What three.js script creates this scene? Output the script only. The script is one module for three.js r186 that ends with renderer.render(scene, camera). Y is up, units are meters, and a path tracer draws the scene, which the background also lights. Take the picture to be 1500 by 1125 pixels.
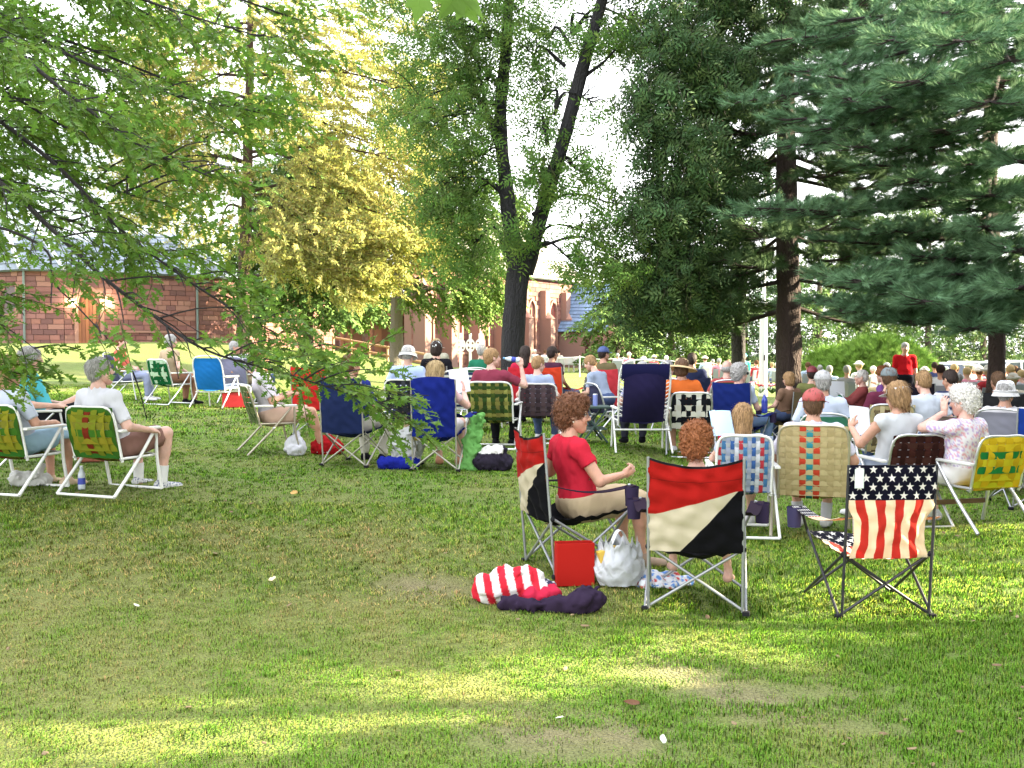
import * as THREE from 'three';
import { mergeGeometries } from 'three/addons/utils/BufferGeometryUtils.js';
import { createNoise2D, createNoise3D } from 'simplex-noise';

// ---------------------------------------------------------------- camera, sky, sun, exposure
const scene = new THREE.Scene();
const EYE = 1.65;
const camera = new THREE.PerspectiveCamera(41.11, 4 / 3, 0.1, 600);
camera.position.set(0, EYE, 0);
camera.rotation.x = -Math.atan(54.5 / 1500);
const renderer = new THREE.WebGLRenderer();
renderer.toneMapping = THREE.LinearToneMapping;
renderer.toneMappingExposure = 8;
renderer.shadowMap.enabled = true;

const SUN = new THREE.Vector3(0.998 * Math.cos(0.37), Math.sin(0.37), -0.06 * Math.cos(0.37)).normalize();
const sun = new THREE.DirectionalLight(new THREE.Color().setRGB(1, 0.87, 0.6), 5);
sun.position.copy(SUN).multiplyScalar(120);
sun.castShadow = true;
sun.shadow.mapSize.set(4096, 4096);
Object.assign(sun.shadow.camera, { left: -70, right: 70, top: 60, bottom: -60, near: 1, far: 300 });
sun.target.position.set(0, 0, -30);
sun.position.add(sun.target.position);
scene.add(sun, sun.target);
{
  const W = 512, H = 256, d = new Float32Array(W * H * 4);
  for (let j = 0; j < H; j++) for (let i = 0; i < W; i++) {
    const el = ((j + 0.5) / H - 0.5) * Math.PI, az = ((i + 0.5) / W - 0.5) * 2 * Math.PI;
    const x = Math.cos(el) * Math.cos(az), y = Math.sin(el), z = Math.cos(el) * Math.sin(az);
    const t = Math.sqrt(Math.max(0, y)), c = Math.max(0, x * SUN.x + y * SUN.y + z * SUN.z);
    const glow = 0.5 * Math.pow(c, 24) + 0.12 * Math.pow(c, 5);
    const o = (j * W + i) * 4, k = y < 0 ? 0.35 : 1;
    d[o] = k * (0.60 - 0.17 * t + glow); d[o + 1] = k * (0.59 - 0.135 * t + glow * 0.88); d[o + 2] = k * (0.56 - 0.05 * t + glow * 0.68); d[o + 3] = 1;
  }
  const sky = new THREE.DataTexture(d, W, H, THREE.RGBAFormat, THREE.FloatType);
  sky.mapping = THREE.EquirectangularReflectionMapping; sky.magFilter = THREE.LinearFilter; sky.needsUpdate = true;
  scene.background = sky; scene.environment = sky;
}

// ---------------------------------------------------------------- helpers
const V = (x, y, z) => new THREE.Vector3(x, y, z);
const lerp = (a, b, t) => a + (b - a) * t, clamp = (x, a = 0, b = 1) => Math.min(b, Math.max(a, x));
const sstep = (a, b, x) => { const t = clamp((x - a) / (b - a)); return t * t * (3 - 2 * t); };
function rng(seed) { let s = seed >>> 0; return () => { s = (s + 0x6d2b79f5) | 0; let t = Math.imul(s ^ (s >>> 15), 1 | s); t = (t + Math.imul(t ^ (t >>> 7), 61 | t)) ^ t; return ((t ^ (t >>> 14)) >>> 0) / 4294967296; }; }
const R0 = rng(7), noise2 = createNoise2D(rng(11)), noise3 = createNoise3D(rng(12));
const fbm2 = (x, y, n = 4) => { let s = 0, a = 0.5, f = 1; for (let i = 0; i < n; i++) { s += a * noise2(x * f, y * f); a *= 0.5; f *= 2.03; } return s; };
const C = (r, g, b) => new THREE.Color().setRGB(r, g, b);
const hex = (h) => new THREE.Color(h);
// a point seen at pixel (px, py) of the 1500 x 1125 photograph, d metres ahead
const cp = Math.cos(camera.rotation.x), sp = Math.sin(camera.rotation.x);
function at(px, py, d) { const a = (px - 750) / 1500, b = (562.5 - py) / 1500, z = -b * -sp - cp, y = b * cp + sp, k = d / -z; return V(a * k, EYE + y * k, -d); }
// the lie of the lawn
function ground(x, z) {
  const d = -z;
  let h = 0.33 * sstep(4.4, 10.6, d) * (1 - 0.85 * sstep(0.6, 2.3, x * 9 / Math.max(d, 9)));
  h += 0.26 * sstep(0.5, 8, -x) * sstep(5, 17, d);
  h -= 0.12 * sstep(22, 45, d) * sstep(-3, 3, x) + 0.1 * sstep(13, 24, d) * sstep(2, 8, x) + 0.3 * sstep(28, 40, d) * sstep(8, 15, x);
  h += 1.25 * sstep(24, 46, d) * sstep(2, 15, -x);
  h += 0.02 * noise2(x * 0.35, z * 0.35) + 0.05 * noise2(x * 0.09 + 5, z * 0.09) * sstep(3, 9, d);
  return h;
}
const spot = (px, d) => { const x = (px - 750) / 1500 * d; return V(x, ground(x, -d), -d); };

const used = new Map();
function numbered(n) { const k = used.get(n) || 0; used.set(n, k + 1); return k ? n + '_' + String(k).padStart(3, '0') : n; }
function tag(o, label, category, group, kind) { if (label) o.userData.label = label; if (category) o.userData.category = category; if (group) o.userData.group = group; if (kind) o.userData.kind = kind; return o; }
function thing(name, label, category, pos, ry = 0, group) { const o = new THREE.Group(); o.name = numbered(name); if (pos) o.position.copy(pos); o.rotation.y = ry; scene.add(o); return tag(o, label, category, group); }
function part(name, geo, mat, parent, label) { const m = new THREE.Mesh(geo, mat); m.name = name; parent.add(m); if (label) m.userData.label = label; return m; }
function top(name, geo, mat, label, category, group, kind) { const m = new THREE.Mesh(geo, mat); m.name = numbered(name); scene.add(m); return tag(m, label, category, group, kind); }

const MATS = new Map();
function mat(color, rough = 0.85, opt = {}) {
  const c = color.isColor ? color : hex(color), key = c.r.toFixed(4) + c.g.toFixed(4) + c.b.toFixed(4) + rough + JSON.stringify(opt);
  if (!MATS.has(key)) MATS.set(key, new (opt.transmission || opt.clearcoat || opt.sheen || opt.specularIntensity !== undefined ? THREE.MeshPhysicalMaterial : THREE.MeshStandardMaterial)({ color: c, roughness: rough, side: THREE.DoubleSide, ...opt }));
  return MATS.get(key);
}
const M = {
  alu: mat(C(0.62, 0.63, 0.65), 0.38, { metalness: 0.85 }), white: mat(C(0.72, 0.72, 0.7), 0.45), dark: mat(C(0.03, 0.03, 0.035), 0.45, { metalness: 0.3 }),
  grey: mat(C(0.3, 0.31, 0.32), 0.4, { metalness: 0.6 }), steel: mat(C(0.4, 0.38, 0.33), 0.4, { metalness: 0.7 }),
  black: mat(C(0.012, 0.012, 0.014), 0.8, { specularIntensity: 0.3 }), plastic: mat(C(0.6, 0.6, 0.58), 0.5), brownPlastic: mat(C(0.1, 0.05, 0.03), 0.5),
  skin: new THREE.MeshStandardMaterial({ vertexColors: true, roughness: 0.55 }), cloth: new THREE.MeshPhysicalMaterial({ vertexColors: true, roughness: 0.95, specularIntensity: 0.15 }),
  hair: new THREE.MeshPhysicalMaterial({ vertexColors: true, roughness: 0.6, specularIntensity: 0.4, side: THREE.DoubleSide }),
  cup: new THREE.MeshStandardMaterial({ vertexColors: true, roughness: 0.6, side: THREE.DoubleSide }),
};
function canvasTex(w, h, draw, rep) {
  const c = document.createElement('canvas'); c.width = w; c.height = h; draw(c.getContext('2d'), w, h);
  const t = new THREE.CanvasTexture(c); t.colorSpace = THREE.SRGBColorSpace; t.wrapS = t.wrapT = THREE.RepeatWrapping; if (rep) t.repeat.set(...rep); return t;
}
function grayTex(n, f) {
  const d = new Uint8Array(n * n * 4);
  for (let j = 0; j < n; j++) for (let i = 0; i < n; i++) { const v = clamp(f(i / n, j / n)) * 255, o = (j * n + i) * 4; d[o] = d[o + 1] = d[o + 2] = v; d[o + 3] = 255; }
  const t = new THREE.DataTexture(d, n, n); t.wrapS = t.wrapT = THREE.RepeatWrapping; t.magFilter = THREE.LinearFilter; t.needsUpdate = true; return t;
}

// --- plain geometry
const UPV = V(0, 1, 0);
function bar(a, b, r, r2 = r, seg = 8) { // a round bar between two points
  const dir = V().subVectors(b, a), L = dir.length();
  const g = new THREE.CylinderGeometry(r2, r, L, seg, 1); g.translate(0, L / 2, 0);
  g.applyQuaternion(new THREE.Quaternion().setFromUnitVectors(UPV, dir.normalize())); g.translate(a.x, a.y, a.z); return g;
}
function pipe(pts, r, seg = 8, div = 0, closed = false) {
  const c = new THREE.CatmullRomCurve3(pts.map((p) => p.isVector3 ? p : V(...p)), closed, 'centripetal');
  return new THREE.TubeGeometry(c, div || pts.length * 6, r, seg, closed);
}
function box(w, h, d, x = 0, y = 0, z = 0) { const g = new THREE.BoxGeometry(w, h, d); g.translate(x, y, z); return g; }
function rbox(w, h, d, r = 0.01, x = 0, y = 0, z = 0) { // box with rounded vertical-and-top edges
  const s = new THREE.Shape(), a = w / 2 - r, b = h / 2 - r;
  s.absarc(a, b, r, 0, Math.PI / 2); s.absarc(-a, b, r, Math.PI / 2, Math.PI); s.absarc(-a, -b, r, Math.PI, 1.5 * Math.PI); s.absarc(a, -b, r, 1.5 * Math.PI, 2 * Math.PI);
  const g = new THREE.ExtrudeGeometry(s, { depth: Math.max(0.001, d - 2 * r), bevelEnabled: true, bevelThickness: r, bevelSize: r * 0.6, bevelOffset: -r * 0.6, bevelSegments: 2, curveSegments: 4 });
  g.translate(x, y, z - d / 2 + r); return g;
}
function merge(list) { const a = list.map((g) => { const n = g.index ? g.toNonIndexed() : g; for (const k of Object.keys(n.attributes)) if (!['position', 'normal', 'uv', 'color'].includes(k)) n.deleteAttribute(k); return n; }); const hasC = a.some((g) => g.attributes.color), hasU = a.every((g) => g.attributes.uv); for (const g of a) { if (!hasU && g.attributes.uv) g.deleteAttribute('uv'); if (hasC && !g.attributes.color) tint(g, [1, 1, 1]); } return mergeGeometries(a); }
function tint(g, c) { const n = g.attributes.position.count, a = new Float32Array(n * 3); const [r, gg, b] = c.isColor ? [c.r, c.g, c.b] : c; for (let i = 0; i < n; i++) { a[i * 3] = r; a[i * 3 + 1] = gg; a[i * 3 + 2] = b; } g.setAttribute('color', new THREE.BufferAttribute(a, 3)); return g; }
function tintFn(g, f) { const p = g.attributes.position, a = new Float32Array(p.count * 3); for (let i = 0; i < p.count; i++) { const c = f(p.getX(i), p.getY(i), p.getZ(i)); a[i * 3] = c.r; a[i * 3 + 1] = c.g; a[i * 3 + 2] = c.b; } g.setAttribute('color', new THREE.BufferAttribute(a, 3)); return g; }
// a closed thin sheet: f(u, v) -> [x, y, z] for u, v in 0..1, thickness t along the local normal
function sheet(f, nu, nv, t = 0.003, normalFn) {
  const pos = [], uv = [], idx = [], P = (u, v) => V(...f(u, v)), e = 1e-3;
  for (let s = 0; s < 2; s++) for (let j = 0; j <= nv; j++) for (let i = 0; i <= nu; i++) {
    const u = i / nu, v = j / nv, p = P(u, v);
    const du = P(Math.min(1, u + e), v).sub(P(Math.max(0, u - e), v)), dv = P(u, Math.min(1, v + e)).sub(P(u, Math.max(0, v - e)));
    const n = du.cross(dv).normalize(); p.addScaledVector(n, s ? -t / 2 : t / 2); pos.push(p.x, p.y, p.z); uv.push(u, v);
  }
  const N = (nu + 1) * (nv + 1), q = (a, b, c, d) => idx.push(a, b, d, b, c, d);
  for (let j = 0; j < nv; j++) for (let i = 0; i < nu; i++) { const a = j * (nu + 1) + i, b = a + 1, c = b + nu + 1, d = a + nu + 1; q(a, b, c, d); q(N + d, N + c, N + b, N + a); }
  for (let i = 0; i < nu; i++) { q(N + i, N + i + 1, i + 1, i); const a = nv * (nu + 1) + i; q(a, a + 1, N + a + 1, N + a); }
  for (let j = 0; j < nv; j++) { const a = j * (nu + 1), b = a + nu + 1; q(a, b, N + b, N + a); const c = a + nu, d = c + nu + 1; q(N + c, N + d, d, c); }
  let g = new THREE.BufferGeometry(); g.setAttribute('position', new THREE.Float32BufferAttribute(pos, 3)); g.setAttribute('uv', new THREE.Float32BufferAttribute(uv, 2)); g.setIndex(idx); g.computeVertexNormals(); return g;
}

// --- continuous bodies: smooth union of tapered capsules and ellipsoids, meshed by surface nets
const cap = (a, b, ra, rb = ra, k = 0.02, col = null) => ({ t: 0, a: a.isVector3 ? a : V(...a), b: b.isVector3 ? b : V(...b), ra, rb, k, col });
const ell = (c, r, k = 0.02, col = null, q = null) => ({ t: 1, a: c.isVector3 ? c : V(...c), r, k, col, q: q ? q.clone().invert() : null });
const neg = (p) => ({ ...p, neg: true });
function blob(prims, cell, { disp, cut, color = C(0.5, 0.5, 0.5), colorFn } = {}) {
  const lo = V(1e9, 1e9, 1e9), hi = V(-1e9, -1e9, -1e9);
  const pr = prims.map((p) => {
    const o = { ...p, ax: p.a.x, ay: p.a.y, az: p.a.z };
    if (p.t === 0) { o.dx = p.b.x - o.ax; o.dy = p.b.y - o.ay; o.dz = p.b.z - o.az; o.i = 1 / Math.max(1e-9, o.dx * o.dx + o.dy * o.dy + o.dz * o.dz); o.dr = p.rb - p.ra; }
    if (!p.neg) for (const [c, r] of p.t ? [[p.a, Math.max(...p.r)]] : [[p.a, p.ra], [p.b, p.rb]]) { lo.min(V(c.x - r, c.y - r, c.z - r)); hi.max(V(c.x + r, c.y + r, c.z + r)); }
    return o;
  });
  const q = V();
  const one = (p, x, y, z) => {
    if (p.t === 0) { const ex = x - p.ax, ey = y - p.ay, ez = z - p.az; let h = (ex * p.dx + ey * p.dy + ez * p.dz) * p.i; h = h < 0 ? 0 : h > 1 ? 1 : h; const fx = ex - p.dx * h, fy = ey - p.dy * h, fz = ez - p.dz * h; return Math.sqrt(fx * fx + fy * fy + fz * fz) - p.ra - p.dr * h; }
    let ex = x - p.ax, ey = y - p.ay, ez = z - p.az; if (p.q) { q.set(ex, ey, ez).applyQuaternion(p.q); ex = q.x; ey = q.y; ez = q.z; }
    const [a, b, c] = p.r, k0 = Math.sqrt(ex * ex / (a * a) + ey * ey / (b * b) + ez * ez / (c * c)), k1 = Math.sqrt(ex * ex / (a ** 4) + ey * ey / (b ** 4) + ez * ez / (c ** 4));
    return k1 < 1e-9 ? -Math.min(a, b, c) : k0 * (k0 - 1) / k1;
  };
  const dist = (x, y, z) => {
    let d = 1e9;
    for (const p of pr) {
      const e = one(p, x, y, z), k = p.k;
      if (p.neg) { const h = Math.max(k - Math.abs(d + e), 0) / k; d = Math.max(d, -e) + h * h * k * 0.25; } else { const h = k > 0 ? Math.max(k - Math.abs(d - e), 0) / k : 0; d = Math.min(d, e) - h * h * k * 0.25; }
    }
    if (disp) d += disp(x, y, z); if (cut) d = Math.max(d, cut(x, y, z)); return d;
  };
  const pad = cell * 2 + 0.015; lo.subScalar(pad); hi.addScalar(pad);
  const B = 5, nx = Math.ceil((hi.x - lo.x) / cell / B) * B, ny = Math.ceil((hi.y - lo.y) / cell / B) * B, nz = Math.ceil((hi.z - lo.z) / cell / B) * B;
  const sx = 1, sy = nx + 1, sz = (nx + 1) * (ny + 1), F = new Float32Array(sz * (nz + 1)).fill(NaN), rad = B * cell * 0.87 * 1.15 + 0.012, blocks = [];
  for (let k = 0; k < nz; k += B) for (let j = 0; j < ny; j += B) for (let i = 0; i < nx; i += B) {
    if (Math.abs(dist(lo.x + (i + B / 2) * cell, lo.y + (j + B / 2) * cell, lo.z + (k + B / 2) * cell)) > rad) continue;
    blocks.push([i, j, k]);
    for (let c = k; c <= k + B; c++) for (let b = j; b <= j + B; b++) for (let a = i; a <= i + B; a++) { const o = a + b * sy + c * sz; if (F[o] !== F[o]) F[o] = dist(lo.x + a * cell, lo.y + b * cell, lo.z + c * cell); }
  }
  const pos = [], id = new Int32Array(F.length).fill(-1), idx = [];
  const E = [[0, 1], [2, 3], [4, 5], [6, 7], [0, 2], [1, 3], [4, 6], [5, 7], [0, 4], [1, 5], [2, 6], [3, 7]], off = [0, sx, sy, sx + sy, sz, sx + sz, sy + sz, sx + sy + sz], v = new Float32Array(8);
  for (const [i0, j0, k0] of blocks) for (let k = k0; k < k0 + B; k++) for (let j = j0; j < j0 + B; j++) for (let i = i0; i < i0 + B; i++) {
    const o = i + j * sy + k * sz; let m = 0; for (let n = 0; n < 8; n++) { v[n] = F[o + off[n]]; if (v[n] < 0) m |= 1 << n; }
    if (m === 0 || m === 255) continue;
    let x = 0, y = 0, z = 0, n = 0;
    for (const [a, b] of E) if ((v[a] < 0) !== (v[b] < 0)) { const t = v[a] / (v[a] - v[b]); x += lerp(a & 1, b & 1, t); y += lerp((a >> 1) & 1, (b >> 1) & 1, t); z += lerp(a >> 2, b >> 2, t); n++; }
    id[o] = pos.length / 3; pos.push(lo.x + (i + x / n) * cell, lo.y + (j + y / n) * cell, lo.z + (k + z / n) * cell);
  }
  const quad = (a, b, c, d, f) => { if (a < 0 || b < 0 || c < 0 || d < 0) return; f ? idx.push(a, b, c, a, c, d) : idx.push(a, c, b, a, d, c); };
  for (const [i0, j0, k0] of blocks) for (let k = k0; k < k0 + B; k++) for (let j = j0; j < j0 + B; j++) for (let i = i0; i < i0 + B; i++) {
    const o = i + j * sy + k * sz, s = F[o] < 0;
    if (j && k && s !== F[o + sx] < 0) quad(id[o - sy - sz], id[o - sz], id[o], id[o - sy], s);
    if (i && k && s !== F[o + sy] < 0) quad(id[o - sz - sx], id[o - sx], id[o], id[o - sz], s);
    if (i && j && s !== F[o + sz] < 0) quad(id[o - sx - sy], id[o - sy], id[o], id[o - sx], s);
  }
  const g = new THREE.BufferGeometry(); g.setAttribute('position', new THREE.Float32BufferAttribute(pos, 3)); g.setIndex(idx); g.computeVertexNormals();
  const col = new Float32Array(pos.length);
  for (let n = 0; n < pos.length; n += 3) {
    let c = color; if (colorFn) c = colorFn(pos[n], pos[n + 1], pos[n + 2]) || color; else { let best = 1e9; for (const p of pr) { if (p.neg) continue; const e = one(p, pos[n], pos[n + 1], pos[n + 2]); if (e < best) { best = e; c = p.col || color; } } }
    col[n] = c.r; col[n + 1] = c.g; col[n + 2] = c.b;
  }
  g.setAttribute('color', new THREE.BufferAttribute(col, 3)); return g;
}
// ---------------------------------------------------------------- lawn
const strawAt = (x, z) => {
  const d = -z;
  let s = 0.22 + 0.55 * fbm2(x * 0.55 + 3, z * 0.55) + 0.25 * noise2(x * 2.3, z * 2.3);
  s += 0.5 * Math.exp(-(((x + 1.9) / 2.6) ** 2) - ((d - 6.6) / 2.1) ** 2);
  s -= 0.45 * sstep(0.6, 2.6, x) * (1 - sstep(6.8, 9, d));
  return clamp(s);
};
const soilSpots = [[1.15, 4.85, 0.42, 0.14], [0.8, 5.1, 0.25, 0.1], [0.25, 4.15, 0.4, 0.16], [1.5, 4.35, 0.18, 0.08], [0.95, 4.45, 0.2, 0.07], [-0.6, 6.7, 0.3, 0.1]];
const soilAt = (x, z) => { let s = 0; for (const [a, d, rx, rz] of soilSpots) { const n = 0.35 * noise2(x * 6 + a, z * 6); s = Math.max(s, clamp(1.5 - Math.hypot((x - a) / rx, (z + d) / rz) - n)); } return clamp(s * 1.4); };
const GREEN = C(0.15, 0.26, 0.025), STRAW = C(0.36, 0.28, 0.1), SOIL = C(0.34, 0.265, 0.17);
{
  const xs = [], zs = [];
  for (let i = 0; i <= 170; i++) { const t = i / 170 * 2 - 1; xs.push(Math.sign(t) * (Math.abs(t) * 14 + 150 * Math.abs(t) ** 3.2)); }
  for (let j = 0; j <= 210; j++) { const t = j / 210; zs.push(14 - (t * 55 + 190 * t ** 3)); }
  const pos = [], uv = [], col = [], idx = [], n = xs.length, c = new THREE.Color();
  for (const z of zs) for (const x of xs) {
    pos.push(x, ground(x, z), z); uv.push(x, z);
    c.copy(GREEN).lerp(STRAW, clamp(0.1 + 0.7 * strawAt(x, z)) * 0.7).lerp(SOIL, 0.08 + 0.65 * soilAt(x, z));
    col.push(c.r, c.g, c.b);
  }
  for (let j = 0; j + 1 < zs.length; j++) for (let i = 0; i + 1 < n; i++) { const a = j * n + i; idx.push(a, a + 1, a + n, a + 1, a + n + 1, a + n); }
  const g = new THREE.BufferGeometry(); g.setAttribute('position', new THREE.Float32BufferAttribute(pos, 3)); g.setAttribute('uv', new THREE.Float32BufferAttribute(uv, 2)); g.setAttribute('color', new THREE.Float32BufferAttribute(col, 3)); g.setIndex(idx); g.computeVertexNormals();
  const r = rng(5), speck = canvasTex(1024, 1024, (x, w, h) => {
    x.fillStyle = '#d8d8d0'; x.fillRect(0, 0, w, h);
    for (let i = 0; i < 30000; i++) { const v = r(); x.strokeStyle = v < 0.45 ? 'rgba(150,160,110,.5)' : v < 0.8 ? 'rgba(250,246,225,.55)' : 'rgba(120,105,80,.45)'; x.lineWidth = 0.8 + r() * 1.4; const a = r() * w, b = r() * h, t = r() * 6.28, L = 4 + r() * 14; x.beginPath(); x.moveTo(a, b); x.lineTo(a + Math.cos(t) * L, b + Math.sin(t) * L); x.stroke(); }
  }, [0.7, 0.7]);
  const bump = grayTex(256, (u, v) => 0.5 + 0.3 * noise2(u * 40, v * 40) + 0.3 * noise2(u * 90, v * 90)); bump.repeat.set(0.9, 0.9);
  top('lawn', g, new THREE.MeshStandardMaterial({ vertexColors: true, map: speck, bumpMap: bump, bumpScale: 0.03, roughness: 1 }), 'mown summer lawn with dry straw patches and bare soil', 'lawn', null, 'structure');

  // grass blades: tufts scattered over the lawn, thinner with distance
  const tuft = (seed, nb, h, w, spread) => {
    const q = rng(seed), P = [], N = [], Cc = [];
    for (let b = 0; b < nb; b++) {
      const a = q() * 6.28, lean = 0.15 + q() * 0.75, L = h * (0.55 + q() * 0.6), ox = (q() - 0.5) * spread, oz = (q() - 0.5) * spread, fx = Math.cos(a), fz = Math.sin(a), sx = -fz * w, sz = fx * w;
      const y1 = L * 0.55, y2 = L * (1 - 0.35 * lean), x1 = ox + fx * L * lean * 0.25, z1 = oz + fz * L * lean * 0.25, x2 = ox + fx * L * lean * 0.8, z2 = oz + fz * L * lean * 0.8;
      const pts = [[ox - sx, 0, oz - sz], [ox + sx, 0, oz + sz], [x1 + sx * 0.8, y1, z1 + sz * 0.8], [x1 - sx * 0.8, y1, z1 - sz * 0.8], [x2, y2, z2]];
      const v = 0.75 + q() * 0.5, dry = q() < 0.16;
      for (const t of [[0, 1, 2], [0, 2, 3], [3, 2, 4]]) for (const k of t) { P.push(...pts[k]); N.push(fx * 0.45, 0.85, fz * 0.45); Cc.push(v * (dry ? 2.2 : 1), v * (dry ? 1.25 : 1), v * (dry ? 2.2 : 1)); }
    }
    const t = new THREE.BufferGeometry(); t.setAttribute('position', new THREE.Float32BufferAttribute(P, 3)); t.setAttribute('normal', new THREE.Float32BufferAttribute(N, 3)); t.setAttribute('color', new THREE.Float32BufferAttribute(Cc, 3)); return t;
  };
  const gm = new THREE.MeshPhysicalMaterial({ vertexColors: true, roughness: 0.9, side: THREE.DoubleSide, specularIntensity: 0.15 });
  const bands = [[3.2, 6.2, 1500, 0.036, 0.0016, 0.05, 8], [6.2, 9, 900, 0.036, 0.0021, 0.06, 8], [9, 14, 360, 0.038, 0.003, 0.09, 8], [14, 27, 95, 0.045, 0.006, 0.15, 8]];
  bands.forEach(([d0, d1, dens, h, w, spr, nb], bi) => {
    const q = rng(100 + bi), list = [], W = (d) => d * 0.54 + 1.2, area = (W(d0) + W(d1)) * (d1 - d0), m = new THREE.Matrix4(), cc = new THREE.Color();
    const total = Math.round(area * dens);
    for (let i = 0; i < total; i++) {
      const d = Math.sqrt(d0 * d0 + q() * (d1 * d1 - d0 * d0)), x = (q() * 2 - 1) * W(d), so = soilAt(x, -d); if (q() < so * 0.93) continue;
      const st = strawAt(x, -d), thin = 0.92 - 0.35 * st; if (q() > thin) continue;
      list.push([x, d, st, q(), q(), q()]);
    }
    const I = new THREE.InstancedMesh(tuft(50 + bi, nb, h, w, spr), gm, list.length);
    list.forEach(([x, d, st, a, b, e], i) => {
      const s = (0.65 + 0.7 * a) * (1 - 0.35 * st) * (x > 0.5 && d < 7.5 ? 1.12 : 0.92);
      m.makeRotationY(b * 6.28).scale(V(1, s, 1)).setPosition(x, ground(x, -d) - 0.004, -d); I.setMatrixAt(i, m);
      cc.copy(C(0.2, 0.38, 0.03)).lerp(C(0.13, 0.33, 0.026), e).lerp(STRAW, clamp((st - 0.2) * 1.15) * (0.35 + 0.65 * a)); I.setColorAt(i, cc);
    });
    I.name = numbered('grass'); tag(I, ['short bright grass blades of the foreground lawn strip', 'grass blades around the three camping chairs', 'grass blades between the seated rows', 'grass blades under the tall trees'][bi], 'grass', null, 'stuff'); scene.add(I);
  });
  // crumbs of dead leaf and twig between the blades
  { const q = rng(401), n = 130, I = new THREE.InstancedMesh(sheet((u, v) => [(u - 0.5) * 0.02 * Math.sin(Math.PI * (0.1 + 0.8 * v)), 0.004 * Math.sin(u * 3), (v - 0.5) * 0.034], 2, 3, 0.001), mat(C(1, 1, 1), 0.9), n), m = new THREE.Matrix4(), e = new THREE.Euler();
    for (let i = 0; i < n; i++) { const d = 3.6 + 8 * q() ** 1.4, x = (q() * 2 - 1) * (d * 0.53 + 0.5), s = 0.4 + q(); e.set((q() - 0.5), q() * 6.28, (q() - 0.5)); m.makeRotationFromEuler(e).scale(V(s, s, s)).setPosition(x, ground(x, -d) + 0.012 + 0.014 * q(), -d); I.setMatrixAt(i, m); I.setColorAt(i, C(0.13, 0.08, 0.04).lerp(C(0.26, 0.19, 0.1), q())); }
    I.name = 'leaf_litter'; tag(I, 'scattered brown crumbs of leaf and twig in the grass', 'litter', null, 'stuff'); scene.add(I); }
  // a few fallen leaves and paper scraps
  const fr = rng(77), leafG = sheet((u, v) => [(u - 0.5) * 0.05 * Math.sin(Math.PI * (0.15 + 0.8 * v)), 0.006 + 0.012 * Math.abs(u - 0.5) + 0.01 * v * v, (v - 0.5) * 0.09], 4, 6, 0.001);
  for (const [px, py, d, col, s] of [[400, 873, 6.6, '#cbb99a', 1], [432, 708, 9.3, '#b08a4a', 1.2], [925, 1052, 4.6, '#5a3a22', 0.8], [820, 1075, 4.4, '#d8d3c4', 0.5], [200, 915, 6.1, '#d6d2c0', 0.5], [1245, 790, 8.2, '#e0ddd0', 0.5], [970, 1105, 4.15, '#c9d2c0', 0.6]]) {
    const p = at(px, py, d), o = top('fallen_leaf', leafG, mat(col, 0.9), 'curled dry leaf lying on the grass', 'leaf', 'fallen leaves on the lawn'); o.position.set(p.x, ground(p.x, p.z) + 0.028, p.z); o.rotation.set(fr() * 0.4, fr() * 6, fr() * 0.4); o.scale.setScalar(s);
  }
}

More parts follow.
